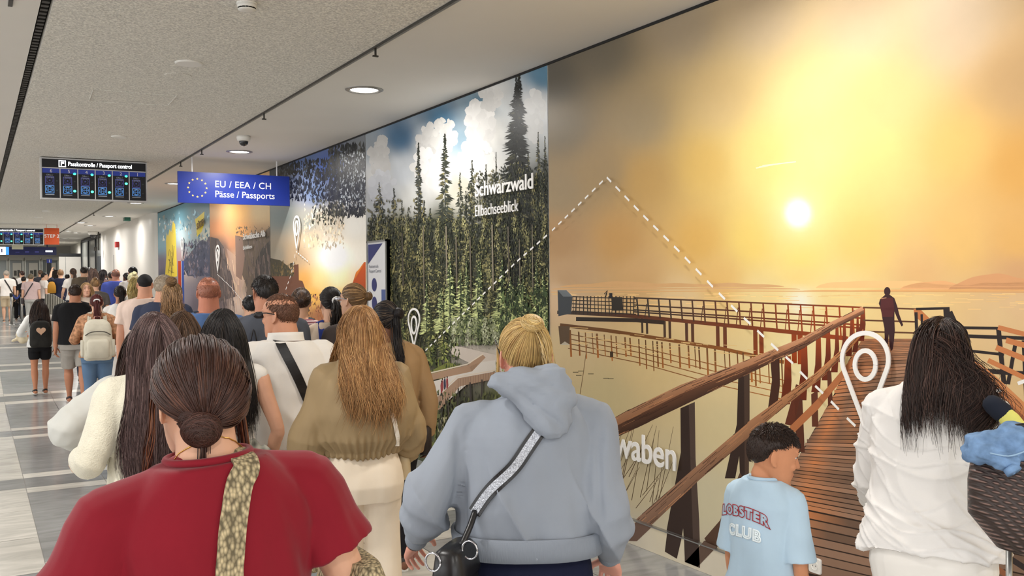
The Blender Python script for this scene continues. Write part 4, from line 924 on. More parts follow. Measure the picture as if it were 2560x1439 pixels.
class Fig:
    def __init__(F, label, px, top, Z, rel=0, sex='f', h=None, build=1.0, lean=0, side=0, head=(0, 0, 0), arms=('down', 'down'), stride=0.0, lod=1, skin=(222, 178, 150), group=None, hs=1.0, hairpad=.02, neck=1.0, shw=1.0, hipx=1.0, drop=.012):
        p = at_depth(px, top, Z); F.fz = floor_z(p[1]); F.sex = sex; F.b = build; F.lod = lod
        F.h = (h or (p[2] - F.fz - hairpad)) + drop; F.pos = np.array([p[0], p[1], F.fz])
        r = px_ray(px, top); az = math.atan2(r[0], r[1]) - math.radians(rel)
        F.rz = -az; F.root = empty('person', F.pos, F.rz); tag(F.root, label, 'person', group)
        F.M = Matrix.Translation(V3(F.pos)) @ Matrix.Rotation(F.rz, 4, 'Z'); F.Mi = F.M.inverted()
        H = F.h; F.s = H / 1.70
        hip = Vector((0, 0, .52 * H)); F.L = Matrix.Translation(hip) @ Matrix.Rotation(-math.radians(lean), 4, 'X') @ Matrix.Rotation(math.radians(side), 4, 'Y') @ Matrix.Translation(-hip)
        F.hs = F.s ** .45 * hs * (1.03 if sex == 'm' else 1.0)
        piv = Vector((0, -.012 * F.s, .885 * H - drop)); hc = Vector((0, .012 * F.s, H - drop - .120 * F.hs))
        yaw, pit, rol = [math.radians(q) for q in head]
        R = Matrix.Rotation(yaw, 4, 'Z') @ Matrix.Rotation(-pit, 4, 'X') @ Matrix.Rotation(rol, 4, 'Y')
        F.MH = F.L @ Matrix.Translation(piv) @ R @ Matrix.Translation(hc - piv) @ Matrix.Scale(F.hs, 4)
        F.shx = (.099 if sex == 'f' else .112) * H * build ** .5 * shw
        F.arm = {}
        al, af = .170 * H, .148 * H
        for sd, spec in ((-1, arms[0]), (1, arms[1])):
            up, fo = ARMS[spec] if isinstance(spec, str) else spec[:2]
            S = np.array(F.L @ Vector((sd * F.shx, -.008 * F.s, .796 * H)))
            E = S + nrm((up[0] * sd, up[1], up[2])) * al; Wr = E + nrm((fo[0] * sd, fo[1], fo[2])) * af
            F.arm[sd] = (S, E, Wr, spec[2] if not isinstance(spec, str) and len(spec) > 2 else {})
        F.leg = {}
        for sd in (-1, 1):
            st = stride * sd; Hp = np.array([sd * .052 * H * hipx, 0, .505 * H]); A = np.array([sd * .050 * H, st, .046 * H + max(0, -st) * .22])
            K = (Hp + A) / 2 + np.array([sd * .004, .02 * H + abs(st) * .1, .005 * H]); F.leg[sd] = (Hp, K, A)
        F.neck = neck; F.skin = skin; F.parts = {}
        F.vox = {0: .0042, 1: .0068, 2: .0105}[lod]
    def up(F, p): return np.array(F.L @ V3(p))
    def hd(F, p): return np.array(F.MH @ V3(p))
    def torso(F, mb, z0, z1, ew=0., ed=0., n=14, over=None, k=1.0, e=2.5):
        H = F.h; rs = []; u = F.L.to_3x3() @ Vector((1, 0, 0)); v = F.L.to_3x3() @ Vector((0, 1, 0))
        for i in range(n):
            z = z0 + (z1 - z0) * i / (n - 1); w, d, y = prof_at(F.sex, z); a, b_ = (w * H * F.b * k + ew), (d * H * F.b * k + ed)
            if over: 
                oz = [o[0] for o in over]; a *= float(np.interp(z, oz, [o[1] for o in over])); b_ *= float(np.interp(z, oz, [o[2] for o in over]))
            rs.append(ring(F.L @ Vector((0, y * H, z * H)), u, v, a, b_, e))
        mb.rings(rs)
    def make_body(F, ears=True, hands=True, face=True, shoes_off=False):
        mb = MB(); H = F.h; s = F.s; b = F.b ** .6
        F.torso(mb, .455, .85, -.012, -.012)
        nk = .036 * H * (1.12 if F.sex == 'm' else .92) * F.neck * b ** .5
        tube(mb, [F.up((0, -.014 * s, .80 * H)), F.up((0, -.014 * s, .845 * H)), F.hd((0, -.020, -.075)), F.hd((0, -.012, -.01))], [nk * 1.5, nk * 1.12, nk, nk * .95], 20)
        u = F.MH.to_3x3() @ Vector((1, 0, 0)); v = F.MH.to_3x3() @ Vector((0, 1, 0))
        mb.rings([ring(F.MH @ Vector((0, (yf + yb) / 2, z)), u, v, w, (yf - yb) / 2, 2.04, 30) for z, w, yf, yb in HEADR])
        q = F.hs
        if face:
            tube(mb, [F.hd(p) for p in ((0, .085, .036), (0, .094, .010), (0, .1035, -.010))], [.0065 * q, .008 * q, .0108 * q], 10, round_end=True)
            for sd in (-1, 1):
                ellipsoid(mb, F.hd((sd * .0105, .093, -.014)), (.0075 * q,) * 3, None, 10, 7)
                ellipsoid(mb, F.hd((sd * .034, .070, -.012)), (.019 * q, .017 * q, .018 * q), None, 12, 8)
                ellipsoid(mb, F.hd((sd * .030, .077, .047)), (.022 * q, .010 * q, .006 * q), F.MH.to_3x3().normalized(), 12, 8)
            for sd in (-1, 1):
                ellipsoid(mb, F.hd((sd * .031, .0745, .0335)), (.0145 * q, .0105 * q, .0056 * q), F.MH.to_3x3().normalized(), 12, 8)
                ellipsoid(mb, F.hd((sd * .031, .0735, .0180)), (.0140 * q, .0095 * q, .0048 * q), F.MH.to_3x3().normalized(), 12, 8)
            ellipsoid(mb, F.hd((0, .088, -.041)), (.021 * q, .009 * q, .006 * q), F.MH.to_3x3().normalized(), 12, 8)
            ellipsoid(mb, F.hd((0, .088, -.053)), (.018 * q, .009 * q, .006 * q), F.MH.to_3x3().normalized(), 12, 8)
            ellipsoid(mb, F.hd((0, .082, -.088)), (.018 * q, .014 * q, .014 * q), None, 12, 8)
        if ears:
            Rn = F.MH.to_3x3().normalized()
            for sd in (-1, 1):
                e1 = Vector((sd * .47, -.88, 0)); e2 = Vector((0, -.22, .975)); c = Vector((sd * .0735, -.004, .004)) + e1 * .010
                rim = [c + e1 * (.0155 * math.cos(a_)) + e2 * (.0285 * math.sin(a_)) for a_ in [math.radians(-75 + 25 * k) for k in range(11)]]
                tube(mb, [F.hd(p) for p in rim], .0040 * q, 8, round_end=True)
                R = F.MH.to_3x3().normalized() @ Matrix((( e1.y, e1.x, e2.x), (-e1.x, e1.y, e2.y), (0, 0, e2.z)))
                ellipsoid(mb, F.hd(c - e1 * .001), (.0050 * q, .0150 * q, .0270 * q), R, 14, 9)
                ellipsoid(mb, F.hd(c - e1 * .007 - e2 * .026), (.006 * q, .008 * q, .009 * q), None, 10, 7)
        for sd in (-1, 1):
            S, E, Wr, opt = F.arm[sd]; ra = .0285 * H * b * (1.05 if F.sex == 'm' else .92)
            i0 = F.up((sd * F.shx * .55, -.01 * s, .788 * H))
            tube(mb, [i0, S, S + (E - S) * .35, E, E + (Wr - E) * .3, Wr], [ra * 1.05, ra * 1.12, ra * 1.02, ra * .80, ra * .80, ra * .55], 14, sub=3, round_end=True)
            if hands: F.hand(mb, sd, Wr, nrm(Wr - E), opt)
        for sd in (-1, 1):
            Hp, K, A = F.leg[sd]
            tube(mb, [Hp + (0, 0, .02 * H), Hp - (0, 0, .06 * H), (Hp + K) / 2, K, K + (A - K) * .3, A + (0, 0, .03 * H), A], [.050 * H * b, .052 * H * b, .042 * H * b, .031 * H * b, .034 * H * b ** .7, .020 * H, .021 * H], 16, sub=3)
            tube(mb, [A + (0, -.02 * H, -.022 * H), A + (0, .03 * H, -.022 * H), A + (0, .085 * H, -.032 * H)], [.021 * H, .022 * H, .013 * H], 12, round_end=True)
        m = mat('skin_%d_%d_%d' % F.skin, rgb(*F.skin), 0.52, .35, var=.05, vscale=14)
        F.parts['body'] = blob('body', mb, m, F.root, F.vox, 3)
        return F
    def hand(F, mb, sd, Wr, d, opt):
        s = F.s ** .8 * (1.08 if F.sex == 'm' else .98)
        inw = np.array(opt.get('palm', (-sd * .9, -.15, .0))); th = np.array(opt.get('thumb', (-sd * .25, 1, 0)))
        b = nrm(th - d * (th @ d)); n = np.cross(d, b) 
        if n @ inw < 0: n = -n
        cu = opt.get('curl', 1.0)
        mb.rings([ring(Wr + d * x * s, b, n, a * s, t * s, 2.6, 16) for x, a, t in ((-.012, .024, .019), (.012, .027, .019), (.045, .038, .017), (.078, .042, .014), (.094, .040, .011))])
        for off, st, ln, fan, cr in ((.031, .086, .070, .10, .85), (.0105, .090, .080, .02, 1.0), (-.0105, .088, .074, -.05, 1.1), (-.031, .080, .056, -.14, 1.2)):
            p = Wr + d * st * s + b * off * s; pts = [p - d * .015 * s, p]; ang = 0.0
            for fr, a_ in ((.46, 22), (.30, 30), (.24, 24)):
                ang += math.radians(a_ * cu * cr); dd = nrm(d * math.cos(ang) + n * math.sin(ang) + b * fan); p = p + dd * ln * fr * s; pts.append(p)
            tube(mb, pts, [.0092 * s, .0088 * s, .0080 * s, .0074 * s, .0064 * s], 10, round_end=True)
        p = Wr + d * .022 * s + b * .024 * s + n * .006 * s; pts = [p]
        for dv, ln in ((d * .55 + b * .75 + n * .30, .040), (d * .80 + b * .45 + n * .35, .032), (d * .92 + b * .15 + n * .35, .026)):
            p = p + nrm(dv) * ln * s; pts.append(p)
        tube(mb, pts, [.013 * s, .0112 * s, .0096 * s, .0080 * s], 10, round_end=True)
    # ---- clothes
    def top(F, name='shirt', col=(255, 255, 255), sleeve='short', hem=.50, ew=.018, ed=.018, over=None, fold=None, neckz=.860, mat_=None, sl_ease=.012, cuff=None, smooth=5, sl_len=.62, vox=None, cr=1.0, e=2.5, both=(1, 1), puff=None):
        mb = MB(); H = F.h; b = F.b ** .6
        F.torso(mb, hem, neckz - .012, ew, ed, 18, over, e=e)
        ra = .0285 * H * b * (1.05 if F.sex == 'm' else .92) + sl_ease
        for j, sd in enumerate((-1, 1)):
            S, E, Wr, _ = F.arm[sd]
            tube(mb, [F.up((sd * .018 * H, -.012 * F.s, .824 * H)), F.up((sd * F.shx * .52, -.010 * F.s, .813 * H)), S], [.033 * H * b + ew * .3, .0295 * H * b + ew * .35, ra * .98], 16, round_end=True)
            a0 = S * .75 + F.up((0, 0, .765 * H)) * .25
            if sleeve == 'none' or not both[j]: continue
            if sleeve == 'short':
                e_ = S + (E - S) * sl_len; tube(mb, [a0, S, S + (E - S) * .3, e_], [ra * 1.0, ra * 1.0, ra * 1.06, ra * 1.08 + sl_ease * .5], 18, sub=3)
            else:
                c = cuff or ra * .72; p2 = puff or 1.0
                tube(mb, [a0, S, S + (E - S) * .4, E, E + (Wr - E) * .5, Wr - (Wr - E) * .10, Wr - (Wr - E) * .02], [ra * 1.0, ra * 1.0, ra * 1.02, ra * .98 * p2, ra * .94 * p2, c * 1.03, c], 18, sub=3)
        m = mat_ or mat('cloth_%d_%d_%d' % tuple(col), rgb(*col), .85, .2, var=.06, vscale=9, bump=.18, bscale=420, bdist=.0015)
        f = fold if fold is not None else folds(.0035 * F.s, 16, 16, 9, seed=px_seed(F))
        F.parts['shirt'] = blob(name, mb, m, F.root, vox or F.vox * 1.15, smooth, f)
        return F.parts['shirt']
    def collar(F, m, r=1.0, th=.008, z=.850, name='collar', parent=None, tilt=.002, band=0):
        H = F.h; mb = MB(); nk = .036 * H * (1.12 if F.sex == 'm' else .92) * F.neck * F.b ** .3 * r; pts = []
        for k in range(33):
            a = 2 * math.pi * k / 32; pts.append(F.up((nk * 1.12 * math.cos(a), -.014 * F.s + nk * 1.15 * math.sin(a), z * H - tilt * math.sin(a))))
        if not band: tube(mb, pts, th, 8, caps=False)
        else:
            rs = []
            for dz, k_ in ((-.006, 1.06), (band * .5, 1.0), (band, .98), (band, .90), (band * .4, .90)): rs.append([F.up((nk * 1.14 * k_ * math.cos(2 * math.pi * k / 32), -.014 * F.s + nk * 1.17 * k_ * math.sin(2 * math.pi * k / 32), z * H - tilt * math.sin(2 * math.pi * k / 32) + dz)) for k in range(32)])
            mb.rings(rs, False)
        return mb.build(name, m, parent or F.parts['shirt'])
    def bottom(F, name='trousers', col=(40, 40, 45), kind='long', waist=.60, ew=.010, r=(1.22, 1.25, 1.3, 1.35), fold=None, mat_=None, smooth=4, knee=.9):
        mb = MB(); H = F.h; b = F.b ** .6
        H0 = F.L; F.torso(mb, .455, waist, ew, ew, 8)
        for sd in (-1, 1):
            Hp, K, A = F.leg[sd]; r0 = .052 * H * b
            pts = [Hp + (0, 0, .03 * H), Hp - (0, 0, .05 * H), (Hp + K) / 2]; rr_ = [r0 * 1.03, r0 * r[0] * .93, r0 * r[0] * .86]
            if kind == 'long': pts += [K, (K + A) / 2, A + (0, 0, .012 * H)]; rr_ += [.036 * H * r[1], .034 * H * r[2], .030 * H * r[3]]
            elif kind == 'shorts': pts += [Hp + (K - Hp) * knee]; rr_ += [r0 * r[1] * .80]
            else: pts += [Hp + (K - Hp) * .62]; rr_ += [r0 * .86]
            tube(mb, pts, rr_, 20, sub=3)
        m = mat_ or mat('cloth_%d_%d_%d' % tuple(col), rgb(*col), .85, .2, var=.06, vscale=9, bump=.18, bscale=420, bdist=.0015)
        f = fold if fold is not None else folds(.0035 * F.s, 14, 14, 8, seed=px_seed(F) + 2)
        F.parts['trousers'] = blob(name, mb, m, F.root, F.vox * 1.2, smooth, f)
        return F.parts['trousers']
    def shoes(F, col=(40, 40, 42), sole=(235, 235, 230)):
        H = F.h; m = mat('shoe_%d_%d_%d' % tuple(col), rgb(*col), .6, .4); m2 = mat('sole_%d_%d_%d' % tuple(sole), rgb(*sole), .6, .3)
        for sd in (-1, 1):
            Hp, K, A = F.leg[sd]; lift = A[2] - .046 * H; c = A + (0, .030 * H, -.046 * H); mb = MB()
            def sh(z0, z1, k, hi):
                rs = []
                for t in range(9):
                    f = t / 8; y = -.062 * H + .150 * H * f; w = .024 * H * (math.sin(math.pi * min(max(.12 + f * .76, 0), 1)) ** .5) * (1.08 if f > .5 else .95) * k
                    zt = hi * (1 - .55 * max(0, (f - .35) / .65)) if hi else z1
                    rs.append(ring(c + (0, y, (z0 + zt) / 2), (1, 0, 0), (0, 0, 1), w, (zt - z0) / 2, 3, 16))
                return rs
            mb.rings(sh(.012 * H, 0, 1.0, .056 * H)); o = mb.build('shoe', m, F.root); ms = MB(); ms.rings(sh(.0, .014 * H, 1.07, 0)); ms.build('sole', m2, o)
    def eyes(F, brow=(50, 36, 28), lips=(176, 110, 100)):
        q = F.hs
        for sd in (-1, 1):
            mb = MB(); ellipsoid(mb, F.hd((sd * .031, .0725, .026)), (.0115 * q, .0095 * q, .0075 * q), F.MH.to_3x3().normalized(), 14, 9); e_ = mb.build('eye', mat('eye_white', rgb(225, 220, 214), .25), F.root)
            mb = MB(); ellipsoid(mb, F.hd((sd * .031, .0795, .026)), (.0056 * q, .0045 * q, .0052 * q), F.MH.to_3x3().normalized(), 12, 8); mb.build('iris', mat('iris', rgb(42, 28, 20), .2), e_)
            mb = MB(); tube(mb, [F.hd((sd * .014, .0870, .049)), F.hd((sd * .03, .0862, .053)), F.hd((sd * .048, .0765, .048))], [.0020 * q, .0026 * q, .0014 * q], 8, sub=4); mb.build('eyebrow', mat('brow_%d' % brow[0], rgb(*brow), .8), F.root)
            mb = MB(); tube(mb, [F.hd((sd * .020, .0815, .029)), F.hd((sd * .031, .0838, .0312)), F.hd((sd * .043, .0775, .029))], [.0010 * q, .0014 * q, .0010 * q], 6, sub=4); mb.build('eyelash', mat('lash', rgb(30, 22, 18), .8), F.root)
        mb = MB(); ellipsoid(mb, F.hd((0, .0905, -.0430)), (.018 * q, .0070 * q, .0040 * q), F.MH.to_3x3().normalized(), 14, 8); ellipsoid(mb, F.hd((0, .0895, -.0510)), (.016 * q, .0070 * q, .0042 * q), F.MH.to_3x3().normalized(), 14, 8)
        mb.build('lips', mat('lips_%d' % lips[0], rgb(*lips), .45), F.root)
    # ---- rays and straps in the figure's own space
    def bvh(F, *objs):
        vs, fs = [], []
        for o in objs:
            k = len(vs); vs += [v.co.copy() for v in o.data.vertices]; fs += [tuple(k + q for q in p.vertices) for p in o.data.polygons]
        return BVHTree.FromPolygons(vs, fs)
    def hit(F, tree, px, py):
        o = F.Mi @ V3(CAM); d = (F.Mi.to_3x3() @ V3(px_ray(px, py))).normalized(); r = tree.ray_cast(o, d)
        return (np.array(r[0]), np.array(r[1])) if r[0] is not None else None
    def loc(F, px, py, Z): return np.array(F.Mi @ V3(at_depth(px, py, Z)))

def px_seed(F): return float((F.pos[0] * 13.7 + F.pos[1] * 7.1) % 50)
def ribbon(root, name, P, Nn, w, th, m, parent=None):
    mb = MB(); n = len(P); rs = []
    for i in range(n):
        a, b = P[max(i - 1, 0)], P[min(i + 1, n - 1)]; t = nrm(b - a); nn = nrm(Nn[i] - t * (Nn[i] @ t)); s = np.cross(t, nn); ww = w[i] if hasattr(w, '__len__') else w
        rs.append([P[i] + s * ww / 2, P[i] + s * ww / 2 + nn * th, P[i] - s * ww / 2 + nn * th, P[i] - s * ww / 2])
    mb.rings(rs); o = mb.build(name, m, parent or root, False); return o
def strap_on(F, root, name, tree, way, w, th, m, off=.004, n=8, base=None, smooth=3, parent=None):
    pts = catmull(way, n); P, Nn = [], []
    for p in pts:
        r = tree.find_nearest(V3(p))
        if r[0] is None: P.append(np.asarray(p)); Nn.append(np.array([0, -1, 0])); continue
        q, nn = np.array(r[0]), np.array(r[1]); v = np.asarray(p) - q
        P.append(q + nn * off); Nn.append(nn)
    for _ in range(smooth):
        P = [P[0]] + [(P[i - 1] + 2 * P[i] + P[i + 1]) / 4 for i in range(1, len(P) - 1)] + [P[-1]]; Nn = [Nn[0]] + [nrm(Nn[i - 1] + Nn[i] + Nn[i + 1]) for i in range(1, len(Nn) - 1)] + [Nn[-1]]
    base = np.zeros(3) if base is None else np.asarray(base)
    P = [p - base for p in P]
    return ribbon(root, name, P, Nn, w, th, m, parent)
def bag_root(F, name, local, label, cat, group=None):
    wpt = F.M @ V3(local); r = empty(name, wpt, F.rz); tag(r, label, cat, group); return r
def shift(o, base):
    o.data.transform(Matrix.Translation(-V3(base))); return o

# ------------------------------------------------------------------ hair
SHORTLINE = ([0, 40, 62, 80, 96, 108, 122, 150, 180], [38, 34, 22, 13, 10, 0, -24, -36, -40])
HAIRLINE = ([0, 40, 62, 82, 98, 118, 150, 180], [38, 34, 12, 0, -10, -34, -42, -44])
def hair_mat(col, rough=.46):
    return mat('hair_%d_%d_%d' % tuple(col), rgb(*col), rough, .4, attr=True, var=.12, vscale=30)
def strands_mesh(P, rad, cols, seg=3):
    # P (N,K,3), rad (N,K), cols (N,3) -> verts, faces, colours
    N, K, _ = P.shape
    T = np.empty_like(P); T[:, 1:-1] = P[:, 2:] - P[:, :-2]; T[:, 0] = P[:, 1] - P[:, 0]; T[:, -1] = P[:, -1] - P[:, -2]
    T /= (np.linalg.norm(T, axis=2, keepdims=True) + 1e-9)
    ref = np.tile(np.array([.31, .77, .55]), (N, K, 1)); U = np.cross(T, ref); U /= (np.linalg.norm(U, axis=2, keepdims=True) + 1e-9); B = np.cross(T, U)
    vs = []
    for k in range(seg):
        a = 2 * math.pi * k / seg; vs.append(P + (U * math.cos(a) + B * math.sin(a)) * rad[:, :, None])
    V = np.stack(vs, 2).reshape(-1, 3)                      # N,K,seg
    idx = np.arange(N * K * seg).reshape(N, K, seg)
    a = idx[:, :-1]; b = idx[:, 1:]
    F_ = np.stack([a, np.roll(a, -1, 2), np.roll(b, -1, 2), b], -1).reshape(-1, 4)
    C = np.repeat(cols, K * seg, axis=0)
    return V, F_, C
class Hair:
    def __init__(s, F, col, var=.25, tips=None):
        s.F = F; s.col = np.array(lin_arr([col])[0]); s.c8 = col; s.V = []; s.Fa = []; s.C = []; s.n = 0; s.var = var
    def add(s, V, Fa, C):
        s.V.append(np.asarray(V)); s.C.append(np.asarray(C))
        if isinstance(Fa, np.ndarray): s.Fa += (Fa + s.n).tolist()
        else: s.Fa += [tuple(int(q) + s.n for q in f) for f in Fa]
        s.n += len(V)
    def colours(s, N, seedk=0, tint=None):
        k = np.exp(RNG.normal(0, s.var, N))[:, None]; c = s.col[None] * k
        if tint is not None: m = (RNG.random(N) < tint[1])[:, None]; c = np.where(m, lin_arr([tint[0]]) * k ** .5, c)
        return np.clip(c, 0, .9)
    def to_world(s, P): R = np.array(s.F.MH.to_3x3()); t = np.array(s.F.MH.translation); return P @ R.T + t
    def cap(s, thick=.05, line=HAIRLINE, up=None, dark=.75, bump=.0, scale=(1, 1, 1), nu=56, nv=36):
        az, el = np.meshgrid(np.linspace(-math.pi, math.pi, nu, endpoint=False), np.linspace(-math.pi / 2 + .02, math.pi / 2 - .02, nv), indexing='ij')
        thr = np.radians(np.interp(np.degrees(np.abs(az)), *line)); g = 1 / (1 + np.exp(-(el - thr) / .05))
        if up is not None: g = g * (1 / (1 + np.exp(-(np.radians(np.interp(np.degrees(np.abs(az)), *up)) - el) / .06)))
        d = np.stack([np.cos(el) * np.sin(az), np.cos(el) * np.cos(az), np.sin(el)], -1)
        rr = (.90 + (.10 + thick) * g)
        nz = vnoise(d.reshape(-1, 3), 9, 9, 6, 2.0).reshape(az.shape) * bump
        P = SCALP_C + d * SCALP_R * np.array(scale) * (rr + nz * g)[..., None]
        V = s.to_world(P.reshape(-1, 3)); idx = np.arange(nu * nv).reshape(nu, nv); a = idx; b = np.roll(idx, -1, 0)
        Fa = np.stack([a[:, :-1], b[:, :-1], b[:, 1:], a[:, 1:]], -1).reshape(-1, 4); Fa = [tuple(f) for f in Fa] + [tuple(idx[:, -1]), tuple(idx[::-1, 0])]
        s.add(V, Fa, np.tile(np.clip(s.col * dark, 0, .9), (len(V), 1)))
    def roots(s, N, line=HAIRLINE, up=None, minel=None):
        out = []
        while len(out) < N:
            d = nrm(RNG.normal(size=3)); az, el = abs(math.degrees(math.atan2(d[0], d[1]))), math.degrees(math.asin(d[2]))
            if el > np.interp(az, *line) and (up is None or el < np.interp(az, *up)): out.append(d)
        return np.array(out)
    def emit(s, Pw, r0, tint=None, taper=.35, cols=None):
        N, K, _ = Pw.shape; t = np.linspace(0, 1, K)[None]; rad = r0 * (1 - (1 - taper) * t ** 2.5) * np.exp(RNG.normal(0, .2, (N, 1)))
        V, Fa, C = strands_mesh(Pw, rad, s.colours(N, tint=tint) if cols is None else cols); s.add(V, Fa, C)
    def fall(s, N, length, K=18, part=0.0, gravity=.28, wave=0.0, wl=9, spread=.05, r=.0022, line=HAIRLINE, layer=(.02, .13), shoulders=True, back=.12, tint=None, lvar=.12, coll=(), D0=None, P0=None, curl=0.0, frizz=.015, taper=.35, over=None, fan=0.0):
        F = s.F
        if P0 is None:
            d = s.roots(N, line); lay = layer[0] + (layer[1] - layer[0]) * RNG.random((N, 1)); P = SCALP_C + d * SCALP_R * (1.0 + lay * .5)
            P = s.to_world(P); nrml = d @ np.array(F.MH.to_3x3().normalized()).T
            D = np.zeros((N, 3)); D[:, 2] = -.4; D += nrml * .25; sx = np.sign(d[:, :1] - part + 1e-6); D += sx * np.array([[.75, 0, 0]]) * np.clip(d[:, 2:3], 0, 1); D[:, 1] -= np.clip(d[:, 2], 0, 1) * .35 + back
        else: P = P0; N = len(P); D = D0; lay = layer[0] + (layer[1] - layer[0]) * RNG.random((N, 1))
        D /= np.linalg.norm(D, axis=1, keepdims=True)
        L = length * (1 + RNG.normal(0, lvar, (N, 1))); st = L / (K - 1); ph = RNG.random((N, 1)) * 6.28 if wave else np.zeros((N, 1)); ph0 = RNG.normal(0, .7, (N, 1))
        hc = s.to_world(SCALP_C[None])[0]; hr = SCALP_R * F.hs
        H = F.h; cols_ = [(hc, hr, True)]
        Rh = np.array(F.MH.to_3x3().normalized())
        body = []
        if shoulders and over is None:
            body = [(F.up((0, -.004 * F.s, .765 * H)), np.array([.125 * H * F.b ** .5, .070 * H * F.b, .085 * H])), (F.up((0, -.012 * F.s, .66 * H)), np.array([.11 * H * F.b, .078 * H * F.b, .17 * H]))]
            nk = F.up((0, -.012 * F.s, .865 * H)); body.append((nk, np.array([.04 * H, .042 * H, .06 * H])))
        body += [(np.asarray(c), np.asarray(r_)) for c, r_ in coll]
        out = [P.copy()]
        for k in range(1, K):
            D = D * (1 - gravity) + np.array([[0, 0, -1.0]]) * gravity + RNG.normal(0, frizz, (N, 3)); D /= np.linalg.norm(D, axis=1, keepdims=True)
            P = P + D * st
            if P0 is None or True:
                q = (P - hc) @ Rh / (hr * (1.02 + lay)); n_ = np.linalg.norm(q, axis=1, keepdims=True); ins = (n_ < 1); P = np.where(ins, hc + (q / np.maximum(n_, 1e-6) * hr * (1.02 + lay)) @ Rh.T, P)
            for c, r_ in body:
                rr_ = r_ + .012 + lay * .12; q = (P - c) / rr_; n_ = np.linalg.norm(q, axis=1, keepdims=True); P = np.where(n_ < 1, c + q / np.maximum(n_, 1e-6) * rr_, P)
            t = k / (K - 1)
            out.append(P.copy())
        A = np.stack(out, 1)
        if wave:
            t = np.linspace(0, 1, K)[None, :, None]; w_ = wave * np.clip(t * 1.6 - .3, 0, 1) * np.sin(wl * t + ph0[:, :, None] + 0)
            side = np.array([1.0, .3, 0])[None, None]; A = A + w_ * side + (wave * .6 * np.clip(t * 1.6 - .3, 0, 1) * np.cos(wl * t + ph0[:, :, None] * 1.3)) * np.array([.2, 1, 0])[None, None]
        if fan: A[:, :, 0] += (A[:, :, 0] - hc[0]) * fan * np.clip(np.linspace(0, 1, K) * 1.7 - .5, 0, 1)[None] + RNG.normal(0, .012, (N, 1)) * np.linspace(0, 1, K)[None] ** 2
        if over is not None:                                   # lay the lengths on the garment: back hair on the back, front hair on the chest
            tr = F.bvh(*over); dep = .004 + .026 * RNG.random(N); bk = np.ones(N, bool) if P0 is not None else d[:, 1] < .28
            for i in range(N):
                sg = 1.0 if bk[i] else -1.0
                for k in range(K):
                    p = A[i, k]
                    if p[2] > .905 * H: continue
                    q = tr.ray_cast(Vector((p[0], -sg * 1.0, p[2])), Vector((0, sg, 0)))
                    if q[0] is not None and (p[1] - q[0].y) * sg > -dep[i]: A[i, k, 1] = q[0].y - sg * dep[i]
            sgv = np.where(bk, 1.0, -1.0); stp = (L[:, 0] / (K - 1))
            for k in range(K - 2, 1, -1):                      # ease the lengths out above the collar
                lim = (A[:, k + 1, 1] * sgv + .55 * stp); A[:, k, 1] = np.minimum(A[:, k, 1] * sgv, lim) * sgv
            for _ in range(3): A[:, 1:-1] = (A[:, :-2] + 2 * A[:, 1:-1] + A[:, 2:]) / 4
        s.emit(A, r, tint, taper); return A
    def gather(s, N, g, K=12, r=.002, layer=(.02, .08), line=HAIRLINE, up=None, tint=None, conv=.85, off=None):
        d = s.roots(N, line, up); g = nrm(g); lay = layer[0] + (layer[1] - layer[0]) * RNG.random(N); out = []
        om = np.arccos(np.clip(d @ g, -1, 1)); so = np.maximum(np.sin(om), 1e-4)
        for k in range(K):
            t = k / (K - 1) * conv; q = (np.sin((1 - t) * om) / so)[:, None] * d + (np.sin(t * om) / so)[:, None] * g[None]
            out.append(SCALP_C + q * SCALP_R * (1.0 + lay * (.6 + .5 * math.sin(math.pi * t)))[:, None])
        A = np.stack(out, 1); sh = A.shape; Aw = s.to_world(A.reshape(-1, 3)).reshape(sh); s.emit(Aw, r, tint, .8); return s.to_world((SCALP_C + g * SCALP_R * 1.06)[None])[0]
    def bun(s, g, rad, N=160, r=.0022, flat=.75, turns=1.2, tint=None, out=.6, seed=0):
        g = nrm(g); c = SCALP_C + g * SCALP_R * 1.02 + g * rad * out; u = nrm(np.cross(g, (0.2, 0.1, 1))); v = np.cross(g, u)
        mb = MB(); cw = s.to_world(c[None])[0]; R = np.array(s.F.MH.to_3x3().normalized()); gu, gv, gg = R @ u, R @ v, R @ g; q = s.F.hs
        Rm = Matrix(((gu[0], gv[0], gg[0]), (gu[1], gv[1], gg[1]), (gu[2], gv[2], gg[2]))); ellipsoid(mb, cw, (rad * .93 * q, rad * .93 * q, rad * flat * .93 * q), Rm, 24, 14)
        s.add(np.array(mb.v), mb.f, np.tile(s.col * .7, (len(mb.v), 1)))
        K = 16; a0 = RNG.random(N) * 6.28; b0 = RNG.uniform(-.9, 1.35, N); tl = RNG.normal(0, .35, N); A = []
        for k in range(K):
            t = k / (K - 1); a = a0 + turns * t * 2.2; b = b0 + tl * math.sin(math.pi * t); rr_ = rad * (.97 + .08 * ((a0 * 7.3) % 1))
            p = c + (np.cos(b) * np.cos(a) * rr_)[:, None] * u + (np.cos(b) * np.sin(a) * rr_)[:, None] * v + (np.sin(b) * rr_ * flat)[:, None] * g; A.append(p)
        A = np.stack(A, 1); sh = A.shape; s.emit(s.to_world(A.reshape(-1, 3)).reshape(sh), r, tint, .8)
